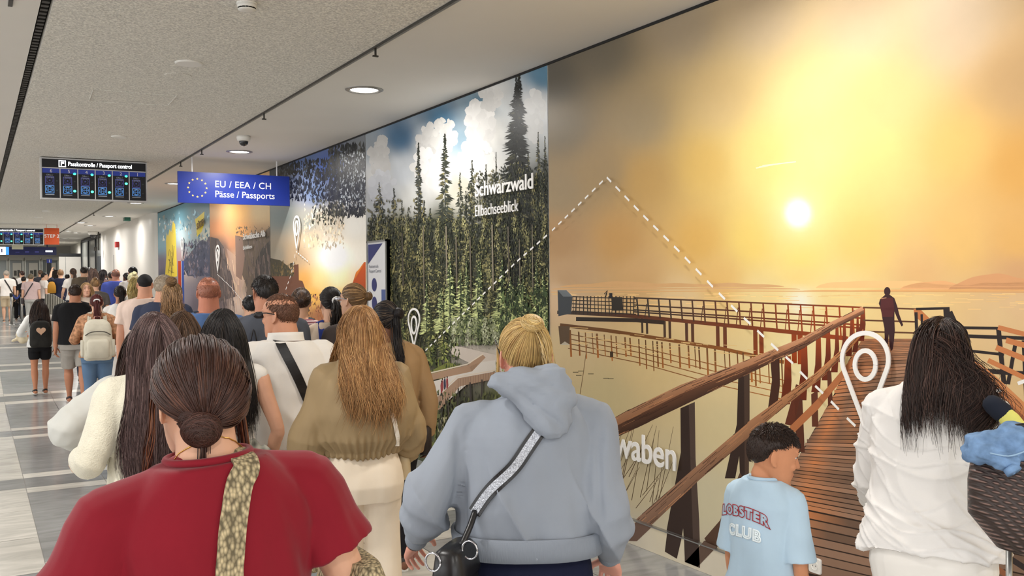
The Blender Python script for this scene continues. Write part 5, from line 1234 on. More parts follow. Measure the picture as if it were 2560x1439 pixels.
    def tail(s, p, length, rad, N=120, D=(0, -1, -.3), K=16, r=.0022, wave=.0, gravity=.3, tint=None, coll=(), taper=.4, wl=9, shoulders=True, frizz=.015, over=None):
        P0 = p[None] + RNG.normal(0, rad * .45, (N, 3)); D0 = np.tile(np.array(D, float), (N, 1)) + RNG.normal(0, .16, (N, 3))
        return s.fall(N, length, K, gravity=gravity, wave=wave, wl=wl, r=r, P0=P0, D0=D0, tint=tint, coll=coll, layer=(.01, .10), taper=taper, shoulders=shoulders, frizz=frizz, over=over)
    def short(s, N, length=.03, r=.0018, line=HAIRLINE, up=None, lift=.35, K=5, tint=None, crown=(0, -.5, .86)):
        d = s.roots(N, line, up); cr = nrm(crown); T = d - cr[None]; T -= d * (T * d).sum(1, keepdims=True); T /= (np.linalg.norm(T, axis=1, keepdims=True) + .12)
        P = SCALP_C + d * SCALP_R * 1.005; D = T + d * lift + RNG.normal(0, .12, (N, 3)); D /= np.linalg.norm(D, axis=1, keepdims=True); L = length * RNG.uniform(.7, 1.2, (N, 1)); out = [P.copy()]
        for k in range(1, K):
            P = P + D * L / (K - 1); q = (P - SCALP_C) / SCALP_R; n_ = np.linalg.norm(q, axis=1, keepdims=True); P = np.where(n_ < 1.02, SCALP_C + q / n_ * SCALP_R * 1.03, P); D = D * .9 - d * .10; out.append(P.copy())
        A = np.stack(out, 1); sh = A.shape; s.emit(s.to_world(A.reshape(-1, 3)).reshape(sh), r, tint, .5)
    def done(s, name='hair', rough=.46):
        V = np.concatenate(s.V); C = np.concatenate(s.C); me = bpy.data.meshes.new(name); me.from_pydata(V.tolist(), [], s.Fa)
        at = me.color_attributes.new('Col', 'FLOAT_COLOR', 'POINT'); at.data.foreach_set('color', np.concatenate([C, np.ones((len(C), 1))], 1).astype(np.float32).ravel())
        me.polygons.foreach_set('use_smooth', [True] * len(me.polygons)); me.materials.append(hair_mat(s.c8, rough)); me.update()
        o = link(name, me, s.F.root); s.F.parts['hair'] = o; return o
# ------------------------------------------------------------------ the people nearest the camera
M_leather = mat('black_leather', rgb(26, 25, 27), .32, .5, bump=.15, bscale=120, bdist=.002)
M_gold = mat('gold', rgb(212, 170, 90), .25, metal=1.0)
M_chrome = mat('chrome', rgb(200, 200, 205), .15, metal=1.0)

# ---- woman in the dark red top ---------------------------------------------------------
def red_woman():
    F = Fig('woman with a low brown bun in a dark red short-sleeved top, nearest the camera', 570, 836, 1.80, rel=14, build=1.06, side=-4, lean=2, head=(8, 2, 3), lod=0, skin=(222, 172, 142), hairpad=.015, drop=.034, arms=(((.42, -.05, -1), (.1, .4, -1)), ((.40, -.10, -1), (-.35, .55, -.6))), shw=1.08, hs=1.0)
    F.make_body(face=True)
    red = mat('red_jersey', rgb(132, 16, 34), .75, .2, var=.05, vscale=6, bump=.12, bscale=500, bdist=.001, sheen=.15)
    def mk(co): return np.clip((co[:, 2] - .7) / .4, 0, 1)
    def fd(co):
        s = .008 * vnoise(co, 10, 6, 5, 1.0) + .004 * vnoise(co, 26, 10, 9, 4.0)
        fan = np.exp(-((np.abs(co[:, 0] - .16) - .05) / .06) ** 2) * .004 * np.sin(co[:, 0] * 95 + co[:, 2] * 30)
        return (s + fan) * np.clip((1.42 - co[:, 2]) / .18, .1, 1)
    sh = F.top('shirt', sleeve='short', hem=.52, ew=.022, ed=.020, mat_=red, fold=fd, sl_ease=.026, sl_len=.50, neckz=.860, smooth=14)
    F.collar(red, 1.22, .008, .852, tilt=.0)
    F.bottom(col=(30, 30, 36)); F.shoes()
    h = Hair(F, (66, 40, 32), .18)
    h.cap(.05, dark=.75, bump=.02, line=([0, 40, 62, 82, 98, 118, 150, 180], [38, 34, 12, 0, -8, -28, -34, -34]))
    g = (-.30, -.80, -.55)
    for N, lay in ((2400, (.06, .12)), (2200, (.10, .18))): h.gather(N, g, 14, .0011, lay, tint=((98, 64, 50), .2), conv=.93)
    h.bun((-.34, -.74, -.62), .036, 700, .0010, .8, tint=((92, 58, 48), .2), out=.45); h.bun((-.52, -.70, -.50), .024, 260, .0010, .8, out=.4)
    # loose locks at the temples and wisps under the bun
    for sd, n_ in ((1, 46), (-1, 26)):
        d = np.array([sd * .93, .20 if sd > 0 else .10, .02]); P0 = h.to_world(SCALP_C + (d + RNG.normal(0, .06, (n_, 3))) * SCALP_R * 1.08); D0 = np.tile(np.array([[sd * .25, 0, -1.0]]), (n_, 1))
        h.fall(n_, .30 if sd > 0 else .2, 16, P0=P0, D0=D0, r=.0014, wave=.008, wl=6, gravity=.2, tint=((128, 78, 50), .5), layer=(.06, .16), lvar=.2, shoulders=False)
    P0 = h.to_world(SCALP_C + (np.array([-.32, -.78, -.62]) + RNG.normal(0, .05, (30, 3))) * SCALP_R); h.fall(30, .09, 10, P0=P0, D0=np.tile(np.array([[-.1, -.3, -1.0]]), (30, 1)), r=.0012, gravity=.2, lvar=.3, shoulders=False)
    h.done(rough=.46)
    # necklace
    mb = MB(); nk = .036 * F.h * .92 * 1.22; pts = [F.up((nk * 1.25 * math.cos(a), -.014 + nk * 1.22 * math.sin(a), .866 * F.h - .034 * math.sin(a) * 1.0 - .012)) for a in [2 * math.pi * k / 40 for k in range(41)]]
    tb = F.bvh(F.parts['body']); pts = [np.array((lambda r_: r_[0] + r_[1] * .0015)(tb.find_nearest(V3(p)))) for p in pts]; tube(mb, pts, .0013, 6); mb.build('necklace', M_gold, F.root)
    # woven strap over the right shoulder
    t = F.bvh(sh); r = empty('shoulder_bag', F.M @ V3((.17, .08, .72 * F.h)), F.rz); tag(r, 'woven straw shoulder bag strap with its bag on the red-topped woman', 'bag')
    base = np.array((.17, .08, .72 * F.h))
    way = [F.hit(t, *q) for q in ((614, 1172), (598, 1205), (588, 1260), (579, 1330), (574, 1400), (572, 1436))]; way = [w_ for w_ in way if w_]
    P = [w_[0] for w_ in way]; top_ = P[0]
    front = [top_ + (0, .04, .010), top_ + (.0, .10, -.03), top_ + (.015, .15, -.13)]
    P = front[::-1] + P + [P[-1] + np.array([.004, -.004, -.10]), P[-1] + np.array([.02, .0, -.24])]
    straw = mat('straw_weave', rgb(206, 188, 150), .8, .2, attr=False)
    nt = straw.node_tree; N_ = nt.nodes; L_ = nt.links; tc = N_.new('ShaderNodeTexCoord'); br = N_.new('ShaderNodeTexVoronoi'); br.inputs['Scale'].default_value = 150; mp = N_.new('ShaderNodeMapping'); mp.inputs['Scale'].default_value = (1, 1, .55)
    cr = N_.new('ShaderNodeMapRange'); cr.inputs[1].default_value = .1; cr.inputs[2].default_value = .75; cr.inputs[3].default_value = 1.15; cr.inputs[4].default_value = .25; vm = N_.new('ShaderNodeVectorMath'); vm.operation = 'SCALE'; vm.inputs[0].default_value = rgb(206, 188, 150)[:3]
    bp = N_.new('ShaderNodeBump'); bp.inputs['Strength'].default_value = .7; bp.inputs['Distance'].default_value = .004; bp.invert = True
    L_.new(tc.outputs['Object'], mp.inputs[0]); L_.new(mp.outputs[0], br.inputs['Vector']); L_.new(br.outputs['Distance'], cr.inputs[0]); L_.new(cr.outputs[0], vm.inputs['Scale']); b_ = N_['Principled BSDF']; L_.new(vm.outputs[0], b_.inputs['Base Color']); L_.new(br.outputs['Distance'], bp.inputs['Height']); L_.new(bp.outputs[0], b_.inputs['Normal'])
    strap_on(F, r, 'strap', t, P, .050, .005, straw, off=.003, n=8, base=base, smooth=4)
    mb = MB(); rs = []
    for z, a, b2 in ((-.36, .13, .045), (-.34, .16, .06), (-.15, .17, .06), (-.05, .14, .04), (-.02, .12, .03)): rs.append(ring((.09, -.06, z), (0, 1, 0), (1, 0, 0), a, b2, 2.8, 24))
    mb.rings(rs); mb.build('bag_body', straw, r)
    return F
# ---- blonde woman in the grey hoodie ----------------------------------------------------
def hoodie_woman():
    F = Fig('woman with pinned-up blonde hair in a grey-blue hooded sweatshirt', 1316, 790, 2.9, rel=2, build=1.10, head=(10, 3, 0), lod=0, skin=(224, 160, 140), hairpad=.018, drop=.022, shw=1.06,
            arms=(((.54, -.30, -1), (.26, .95, -.80), {'curl': 1.0, 'thumb': (.35, .9, 0), 'palm': (.9, -.3, 0)}), ((.20, -.3, -1), (.14, .78, -.9), {'curl': .8, 'palm': (-.55, -.85, 0), 'thumb': (-.85, .5, 0)})), stride=.12, neck=1.1)
    F.vox = .0038; F.make_body(); F.vox = .0042
    grey = mat('sweatshirt_grey', rgb(150, 157, 168), .9, .15, var=.04, vscale=5, bump=.15, bscale=600, bdist=.001)
    H = F.h
    def fd(co):
        up = np.clip((co[:, 2] - .80) / .2, 0, 1); s = .020 * vnoise(co, 9, 6, 4.5, 2.0) + .011 * vnoise(co, 22, 9, 8, 7.0) + .022 * ((1 - np.abs(np.sin(co[:, 0] * 13 + 1.3 * np.sin(co[:, 2] * 6) + .5))) ** 4 - .2) * np.clip((1.25 - co[:, 2]) / .2, 0, 1)
        ax = np.abs(co[:, 0]); arm = np.clip((ax - .24) / .05, 0, 1)
        s = s + arm * .007 * np.sin(co[:, 2] * 52 + co[:, 0] * 22 + 1.2 * np.sin(co[:, 1] * 30)) * np.clip((1.22 - co[:, 2]) / .25, 0, 1)
        crease = np.exp(-((ax - .215 + (1.25 - co[:, 2]) * .05) / .014) ** 2) * -.010 * np.clip((co[:, 2] - .9) / .15, 0, 1) * np.clip((1.34 - co[:, 2]) / .06, 0, 1)
        return s * up + crease
    over = [(.5, 1.16, 1.1), (.572, 1.22, 1.18), (.595, 1.38, 1.28), (.64, 1.48, 1.36), (.70, 1.28, 1.2), (.78, 1.12, 1.1), (.85, 1, 1)]
    sh = F.top('hooded_sweatshirt', sleeve='long', hem=.566, ew=.018, ed=.022, over=over, mat_=grey, fold=fd, sl_ease=.026, cuff=.037, smooth=9, puff=1.06)
    F.bottom(col=(24, 28, 52)); F.shoes((30, 30, 34))
    # hem ribbing and cuffs
    rib = mat('rib_knit', rgb(140, 147, 158), .9, .15, bump=.5, bscale=260, bstretch=(1, 1, .02), bdist=.002)
    mb = MB(); rs = []
    for z, k in ((.560, .97), (.561, 1.03), (.580, 1.05), (.600, 1.07), (.603, 1.02)):
        w, d, y = prof_at('f', .57); rs.append(ring((0, y * H, z * H), (1, 0, 0), (0, 1, 0), (w * H * F.b * 1.24 + .022) * k, (d * H * F.b * 1.2 + .026) * k, 2.5, 48))
    mb.rings(rs, False); mb.build('hem_rib', rib, F.parts['shirt'])
    for sd in (-1, 1):
        S, E, Wr, _ = F.arm[sd]; d = nrm(Wr - E); mb = MB(); tube(mb, [Wr - d * .052, Wr - d * .045, Wr - d * .005, Wr + d * .004], [.038, .040, .037, .034], 20); mb.build('cuff', rib, F.parts['shirt'])
    # hood lying on the back
    hb = MB()
    pts = [F.up((.080 * math.cos(a), -.014 + .072 * math.sin(a) * (1.0 if math.sin(a) > 0 else 1.2), .866 * H - .030 * math.sin(a))) for a in [2 * math.pi * k / 24 for k in range(25)]]
    tube(hb, pts, .024, 12, caps=False)
    outl = [(1226, 962), (1238, 936), (1300, 920), (1382, 914), (1404, 922), (1432, 962), (1441, 1000), (1430, 1020), (1420, 1078), (1400, 1092), (1368, 1090), (1344, 1074), (1318, 1046), (1288, 1010), (1252, 982)]
    def inside(x, y):
        c = False
        for (x0, y0), (x1, y1) in zip(outl, outl[1:] + outl[:1]):
            if (y0 > y) != (y1 > y) and x < (x1 - x0) * (y - y0) / (y1 - y0) + x0: c = not c
        return c
    def edge(x, y):
        d = 1e9
        for (x0, y0), (x1, y1) in zip(outl, outl[1:] + outl[:1]):
            l2 = (x1 - x0) ** 2 + (y1 - y0) ** 2; u = max(0, min(1, ((x - x0) * (x1 - x0) + (y - y0) * (y1 - y0)) / l2)); d = min(d, math.hypot(x - x0 - u * (x1 - x0), y - y0 - u * (y1 - y0)))
        return d
    th = F.bvh(sh)
    def depth_of(px_, py_):
        w_ = F.hit(th, px_, py_); return float((np.array(F.M @ V3(w_[0])) - CAM) @ FW) if w_ is not None else None
    zr = depth_of(1335, 1060) or 2.8; zn = zr + .035
    for py_ in range(908, 1094, 9):
        for px_ in range(1226, 1444, 9):
            if not inside(px_, py_): continue
            e_ = min(edge(px_, py_) / 42, 1.0); base_ = depth_of(px_, py_); z_ = zn + (zr - zn) * (py_ - 908) / 186
            if base_ is not None: z_ = min(z_, base_ - .004)
            fold_ = .005 * math.sin((px_ * .8 - py_ * 1.0) * .065 + 1.0) - .012 * math.exp(-(((px_ - 1300) * .75 - (py_ - 985)) / 9) ** 2) - .010 * math.exp(-(((px_ - 1330) * .35 - (py_ - 948)) / 7) ** 2)
            blg = .012 + .040 * math.sqrt(max(0, 1 - (1 - e_) ** 2)) + fold_ * e_
            q_ = np.array(F.Mi @ V3(at_depth(px_, py_, z_ - blg * .55))); ellipsoid(hb, q_, (.011, max(.012, blg * .6), .011), None, 10, 7)
    def hf(co): return .003 * np.sin(co[:, 2] * 80 + co[:, 0] * 44 + 1.5) + .003 * vnoise(co, 30, 18, 34, 3.0)
    blob('hood', hb, grey, F.parts['shirt'], .0048, 6, hf)
    h = Hair(F, (200, 168, 108), .16); h.cap(.03, dark=.8, line=([0, 40, 62, 82, 98, 118, 150, 180], [38, 34, 12, 0, -6, -22, -28, -28]))
    g = (.05, -.62, .72); up_ = ([0, 180], [90, 90])
    for N, lay in ((2200, (.03, .08)), (1500, (.06, .12))): h.gather(N, g, 13, .0009, lay, tint=((164, 128, 78), .25), conv=.9, line=([0, 40, 62, 82, 98, 118, 150, 180], [38, 34, 12, 0, -8, -26, -34, -34]))
    h.bun((.10, -.55, .70), .036, 460, .0010, .62, tint=((226, 200, 150), .3), out=.35)
    P0 = h.to_world(SCALP_C + (np.array([.30, -.75, .55]) + RNG.normal(0, .09, (70, 3))) * SCALP_R * 1.1); h.fall(70, .16, 12, P0=P0, D0=np.tile(np.array([[.5, -.5, -.6]]), (70, 1)), r=.0010, gravity=.22, wave=.006, tint=((226, 200, 150), .3), layer=(.05, .14), shoulders=False)
    P0 = h.to_world(SCALP_C + (np.array([-.95, .25, .1]) + RNG.normal(0, .05, (30, 3))) * SCALP_R * 1.03); h.fall(30, .12, 10, P0=P0, D0=np.tile(np.array([[-.1, -.1, -1.0]]), (30, 1)), r=.0012, gravity=.3, shoulders=False)
    h.done()
    mb = MB(); c = h.to_world((SCALP_C + nrm((.04, -.50, .82)) * SCALP_R * 1.16)[None])[0]; tube(mb, [c + (-.02, 0, -.004), c + (-.008, -.006, .012), c + (.012, -.004, .010), c + (.028, 0, -.006)], .0035, 8, sub=4); tube(mb, [c + (-.012, .002, .0), c + (.01, -.012, .006), c + (.025, 0, .0)], .003, 8, sub=3); mb.build('hair_clip', M_chrome, F.root)
    mb = MB(); tube(mb, [F.hd((-.080, -.012, -.036 + 0)) + np.array([-.004, -.006 + .016 * math.cos(a), .016 * math.sin(a) - .016]) for a in [2 * math.pi * k / 24 for k in range(25)]], .0022, 6); mb.build('hoop_earring', M_chrome, F.root)
    mb = MB()
    tube(mb, [F.hd((-.083, -.02, .012)), F.hd((-.086, .03, .045)), F.hd((-.080, .085, .062))], .0022, 6); tube(mb, [F.hd((.083, -.02, .012)), F.hd((.086, .03, .045)), F.hd((.080, .085, .062))], .0022, 6)
    for sd in (-1, 1): ellipsoid(mb, F.hd((sd * .038, .098, .060)), (.028 * F.hs, .003, .022 * F.hs), None, 16, 8)
    mb.build('glasses', mat('glasses_dark', rgb(40, 36, 36), .2), F.root)
    S, E, Wr, _ = F.arm[-1]; d = nrm(Wr - E); mb = MB(); tube(mb, [Wr - d * .004, Wr + d * .018], [.034, .031], 20); mb.build('watch', M_leather, F.root)
    # crossbody strap and bag
    base = F.loc(1172, 1402, 2.72); r = bag_root(F, 'crossbody_bag', base, 'black leather bag on a glittering strap, hanging at the left hip of the hooded woman', 'bag')
    t = F.bvh(sh); way = [F.hit(t, *q) for q in ((1378, 1030), (1350, 1075), (1318, 1120), (1288, 1165), (1252, 1200), (1215, 1240), (1188, 1280))]; P = [w_[0] for w_ in way if w_]
    P = [P[0] + np.array([.012, .03, .06])] + P
    strap_on(F, r, 'strap', t, P, .043, .003, M_leather, off=.004, n=7, base=base, smooth=14)
    glit = mat('glitter', rgb(200, 205, 215), .25, .6, metal=.5, var=.45, vscale=260, bump=.6, bscale=300)
    strap_on(F, r, 'glitter_band', t, P, .024, .0015, glit, off=.0076, n=7, base=base, smooth=14)
    e0 = P[-1] - base; mb = MB(); tube(mb, [e0 + (0, -.004, .004), e0 * .6 + np.array((-.02, -.03, .05)) * .4 + (0, -.01, 0), np.array((-.02, -.03, .055))], .010, 10, sub=5); mb.build('strap_end', M_leather, r)
    mb = MB(); rs = []
    for z, a, b2 in ((-.20, .07, .042), (-.185, .088, .052), (-.06, .088, .050), (.03, .084, .040), (.05, .075, .030)): rs.append(ring((-.035, -.015, z), (.35, .93, 0), (.93, -.35, 0), a, b2, 3.4, 32))
    mb.rings(rs); mb.build('bag_body', M_leather, r)
    mb = MB(); rs = []
    for z, a, b2 in ((-.03, .090, .053), (-.02, .092, .055), (.045, .088, .044), (.06, .066, .026)): rs.append(ring((-.035, -.017, z), (.35, .93, 0), (.93, -.35, 0), a, b2, 3.4, 32))
    mb.rings(rs); mb.build('flap', M_leather, r)
    for c in ((-.10, -.085, .045), (.005, -.075, .075)):
        mb = MB(); tube(mb, [(c[0] + .022 * math.cos(a), c[1] - .01 * math.cos(a), c[2] + .026 * math.sin(a) - .02) for a in [2 * math.pi * k / 24 for k in range(25)]], .0032, 8); mb.build('metal_ring', M_chrome, r)
    return F
# ---- boy ---------------------------------------------------------------------------------
def boy():
    F = Fig('small boy with short dark hair in a pale blue printed T-shirt, looking right', 1912, 1050, 3.2, rel=-24, build=.86, head=(-52, 16, 0), lod=0, skin=(206, 142, 104), hairpad=.012, arms=(((.14, .06, -1), (.02, .2, -1)), ((.16, -.10, -1), (.02, .22, -1))), hs=1.03, stride=.05, neck=.92, shw=.86, drop=.010)
    F.make_body(); F.eyes(brow=(44, 30, 24), lips=(186, 116, 96))
    pale = mat('pale_blue_cotton', rgb(184, 208, 226), .85, .2, var=.05, vscale=7, bump=.15, bscale=500, bdist=.001)
    def fd(co): return .005 * vnoise(co, 14, 10, 7, 3.0) + .003 * vnoise(co, 34, 18, 12, 1.0) + .004 * np.sin(co[:, 0] * 45 + 2 * np.sin(co[:, 2] * 12)) * np.clip((.85 - co[:, 2]) / .2, 0, 1)
    sh = F.top('t_shirt', sleeve='short', hem=.44, ew=.016, ed=.022, over=[(.4, 1.04, 1.1), (.6, 1.16, 1.15), (.85, 1, 1)], mat_=pale, fold=fd, sl_ease=.015, sl_len=.95, smooth=6, vox=.0045)
    F.collar(pale, 1.22, .007, .848)
    F.bottom(col=(60, 70, 90), kind='shorts'); F.shoes((230, 230, 230))
    h = Hair(F, (46, 30, 22), .25); ln = SHORTLINE
    h.cap(.035, ln, dark=.9); h.short(2200, .022, .0014, ([0, 180], [30, 26]), lift=.35, tint=((70, 48, 34), .15), crown=(0, -.35, .93)); h.short(1600, .012, .0012, ln, lift=.3); h.done(rough=.5)
    t = F.bvh(sh)
    def prin(txt, pxs, size, col, arch, outline, nm):
        cu = bpy.data.curves.new('t', 'FONT'); cu.body = txt; cu.size = size; cu.align_x = 'CENTER'; cu.space_character = 1.15; cu.offset = .004 if outline else .001
        cu.fill_mode = 'NONE'; cu.bevel_depth = .0015 if outline else .0034; cu.bevel_resolution = 0
        o = bpy.data.objects.new('t', cu); COL.objects.link(o); me = bpy.data.meshes.new_from_object(o.evaluated_get(bpy.context.evaluated_depsgraph_get())); bpy.data.objects.remove(o)
        bm = bmesh.new(); bm.from_mesh(me)
        bmesh.ops.subdivide_edges(bm, edges=[e for e in bm.edges if e.calc_length() > .012], cuts=2)
        c = F.hit(t, *pxs)[0]
        for v in bm.verts:
            x, y, z = v.co; X = c[0] + x; Z = c[2] + y - arch * x * x
            r = t.ray_cast(Vector((X, -1, Z)), Vector((0, 1, 0)))
            if r[0] is not None: v.co = r[0] + Vector((0, -.003 - z, 0))
            else: v.co = Vector((X, c[1], Z))
        bm.to_mesh(me); bm.free(); me.materials.clear(); me.materials.append(col); me.name = nm; link(nm, me, F.parts['shirt'])
    prin('LOBSTER', (1852, 1288), .044, mat('print_red', rgb(168, 46, 56), .7), 2.2, True, 'red_lettering')
    prin('CLUB', (1856, 1340), .050, mat('print_white', rgb(236, 246, 250), .9, .05), 2.0, False, 'white_lettering')
    return F
# ---- woman in white -----------------------------------------------------------------------
def white_woman():
    F = Fig('dark-haired woman in a white linen shirt and white trousers, bending over her luggage', 2330, 858, 3.0, rel=-4, build=1.0, h=1.66, lean=13, drop=.02, head=(-12, 16, 4), lod=0, skin=(206, 160, 130), arms=(((.16, .32, -1), (-.1, .75, -.9)), ((.24, .42, -1), (.10, .9, -.5))), shw=1.0, hipx=1.05)
    F.make_body()
    lin = mat('white_linen', rgb(236, 233, 230), .8, .2, var=.02, vscale=6, bump=.25, bscale=300, bdist=.001)
    H = F.h
    def ridge_(a, k): return (1 - np.abs(np.sin(a))) ** k
    def fd(co):
        x, z = co[:, 0], co[:, 2]
        s = .009 * ridge_(z * 21 - x * 7 + 1.6 * np.sin(x * 9 + 1), 5) + .007 * ridge_(z * 15 + x * 14 + 1.2 * np.sin(z * 13), 6) + .006 * ridge_(x * 22 + z * 9 + 1.5 * np.sin(z * 11 + 2), 6) + .006 * vnoise(co, 9, 7, 6, 5) + .004 * vnoise(co, 34, 22, 30, 2) + .007 * ridge_(z * 38 + x * 19 + 2.2 * np.sin(x * 15 + 3) + 1.1 * np.sin(z * 26), 7)
        return (s - .004) * np.clip((1.42 - z) / .15, .15, 1)
    sh = F.top('linen_shirt', sleeve='long', hem=.515, ew=.018, ed=.026, over=[(.5, 1.12, 1.1), (.6, 1.34, 1.25), (.7, 1.22, 1.15), (.85, 1, 1)], mat_=lin, fold=fd, sl_ease=.020, cuff=.040, smooth=5)
    wt = mat('white_trousers', rgb(238, 234, 228), .75, .2, var=.02, vscale=6, bump=.15, bscale=300, bdist=.001)
    F.bottom(mat_=wt, r=(1.18, 1.3, 1.4, 1.5), ew=.014); F.shoes((235, 235, 235))
    h = Hair(F, (46, 32, 28), .18); h.cap(.015, dark=.8)
    h.fall(4000, .21, 20, part=.1, gravity=.34, wave=.010, wl=6, r=.0010, layer=(.01, .08), tint=((86, 62, 54), .22), back=.35, lvar=.24, over=[sh])
    n_ = 1800; P0 = h.to_world(SCALP_C + (np.array([.25, -.85, -.45]) + RNG.normal(0, .16, (n_, 3))) * SCALP_R * 1.1); h.fall(n_, .25, 22, over=[sh], P0=P0, D0=np.tile(np.array([[1.1, -.35, -.45]]), (n_, 1)) + RNG.normal(0, .1, (n_, 3)), r=.0010, gravity=.08, wave=.040, wl=11, tint=((86, 62, 54), .25), layer=(.03, .25), lvar=.2)
    h.done()
    # luggage trolley handles, woven bag, denim jacket on top
    b0 = F.loc(2520, 1300, 2.75); b0[2] = 0
    return F
def rightmost_things():
    # suitcase whose handle poles show at the frame edge
    pz = at_depth(2556, 1300, 2.72); x0, y0 = pz[0], pz[1]; rz = -math.atan2(px_ray(2520, 1200)[0], px_ray(2520, 1200)[1])
    r = empty('suitcase', (x0, y0, 0), rz); tag(r, 'upright suitcase with grey telescopic handle beside the woman in white', 'suitcase')
    mb = MB(); rs = []
    for z, k in ((.05, .94), (.07, 1.0), (.56, 1.0), (.585, .94)): rs.append(ring((0, 0, z), (1, 0, 0), (0, 1, 0), .20 * k, .12 * k, 5, 36))
    mb.rings(rs); mb.build('shell', mat('suitcase_dark', rgb(52, 40, 36), .4, bump=.3, bscale=60), r)
    for x in (-.035, .085):
        mb = MB(); tube(mb, [(x, -.05, .58), (x, -.05, 1.02)], .0095, 12); mb.build('handle_pole', M_steel, r)
    mb = MB(); tube(mb, [(-.045, -.05, 1.02), (.095, -.05, 1.02)], .015, 12, round_end=True); mb.build('handle_grip', M_leather, r)
    for sx in (-.15, .15):
        for sy in (-.08, .08):
            mb = MB(); tube(mb, [(sx - .012, sy, .028), (sx + .012, sy, .028)], .027, 16); mb.build('wheel', M_leather, r)
    # woven brown bag hung on the handle
    r = empty('woven_bag', at_depth(2512, 1370, 2.62), rz); tag(r, 'large dark brown woven tote bag at the right edge of the picture', 'bag')
    wv = mat('woven_brown', rgb(84, 66, 60), .45, .5); nt = wv.node_tree; N_ = nt.nodes; L_ = nt.links; tc = N_.new('ShaderNodeTexCoord'); w1 = N_.new('ShaderNodeTexWave'); w1.wave_type = 'BANDS'; w1.bands_direction = 'DIAGONAL'; w1.inputs['Scale'].default_value = 22; w1.inputs['Distortion'].default_value = 1.2; w1.inputs['Detail'].default_value = 1
    ck = N_.new('ShaderNodeTexWave'); ck.bands_direction = 'Z'; ck.inputs['Scale'].default_value = 26; mu = N_.new('ShaderNodeMath'); mu.operation = 'MULTIPLY'; mr = N_.new('ShaderNodeMapRange'); mr.inputs[1].default_value = .35; mr.inputs[2].default_value = .8; mr.inputs[3].default_value = .45; mr.inputs[4].default_value = 2.6
    vm = N_.new('ShaderNodeVectorMath'); vm.operation = 'SCALE'; vm.inputs[0].default_value = rgb(84, 66, 60)[:3]; bp = N_.new('ShaderNodeBump'); bp.inputs['Strength'].default_value = .8; bp.inputs['Distance'].default_value = .005
    for q in (w1, ck): L_.new(tc.outputs['Object'], q.inputs['Vector'])
    L_.new(w1.outputs['Fac'], mu.inputs[0]); L_.new(ck.outputs['Fac'], mu.inputs[1]); L_.new(mu.outputs[0], mr.inputs[0]); L_.new(mr.outputs[0], vm.inputs['Scale']); b_ = N_['Principled BSDF']; L_.new(vm.outputs[0], b_.inputs['Base Color']); L_.new(mu.outputs[0], bp.inputs['Height']); L_.new(bp.outputs[0], b_.inputs['Normal'])
    mb = MB(); rs = []
    for z, a, b2, dx in ((0, .06, .06, .03), (.012, .10, .08, .025), (.10, .145, .095, .0), (.19, .125, .085, -.02), (.26, .105, .06, -.03), (.285, .085, .04, -.03)): rs.append(ring((dx + .05, 0, z), (1, 0, 0), (0, 1, 0), a, b2, 2.7, 36))
    mb.rings(rs); me_o = mb.build('bag_body', wv, r)
    mb = MB(); tube(mb, [(-.03, -.03, .27), (.0, -.05, .34), (.06, -.05, .36), (.12, -.05, .33), (.13, -.03, .27)], .008, 10, sub=4); mb.build('handle', M_leather, r)
    # denim jacket rolled on top
    r = empty('denim_jacket', at_depth(2490, 1165, 2.58), rz); tag(r, 'rolled blue denim jacket lying over the brown woven bag', 'jacket')
    mb = MB(); ellipsoid(mb, (.0, 0, .055), (.085, .06, .050), None, 24, 14); ellipsoid(mb, (.045, .01, .07), (.06, .06, .055), None, 20, 12); ellipsoid(mb, (-.045, -.01, .04), (.045, .05, .040), None, 18, 12); tube(mb, [(-.06, -.03, .06), (0, -.05, .035), (.05, -.045, .015)], [.03, .032, .026], 14, sub=4)
    den = mat('denim', rgb(116, 146, 184), .9, .1, var=.30, vscale=30, bump=.3, bscale=350, bdist=.001)
    blob('jacket_body', mb, den, r, .0045, 4, folds(.007, 34, 26, 60, 4.0))
    mb = MB(); tube(mb, [(-.075, -.035, .03), (-.03, -.075, .05), (.03, -.08, .045), (.075, -.06, .06)], .0022, 6, sub=5); mb.build('seam', mat('denim_seam', rgb(150, 180, 210), .8), r)
    mb = MB(); tube(mb, [(.035, -.062, .012), (.045, -.068, .0)], [.021, .022], 16); mb.build('cuff', den, r)
    # yellow and navy scarf-like sleeve behind
    r = empty('yellow_sweater', at_depth(2535, 1092, 2.85), rz); tag(r, 'yellow and navy folded sweater showing behind the denim jacket', 'sweater')
    mb = MB(); tube(mb, [(-.045, .0, .085), (-.01, -.01, .055), (.02, .0, .0), (.05, .0, -.075)], [.026, .030, .034, .034], 16, sub=4, round_end=True); blob('knit_body', mb, mat('yellow_knit', rgb(226, 222, 120), .9), r, .005, 3, folds(.003, 20, 20, 30, 1))
    mb = MB(); tube(mb, [(-.058, .0, .098), (-.032, -.004, .075)], [.030, .032], 18, round_end=True); mb.build('cuff', mat('navy_knit', rgb(24, 30, 44), .9), r)
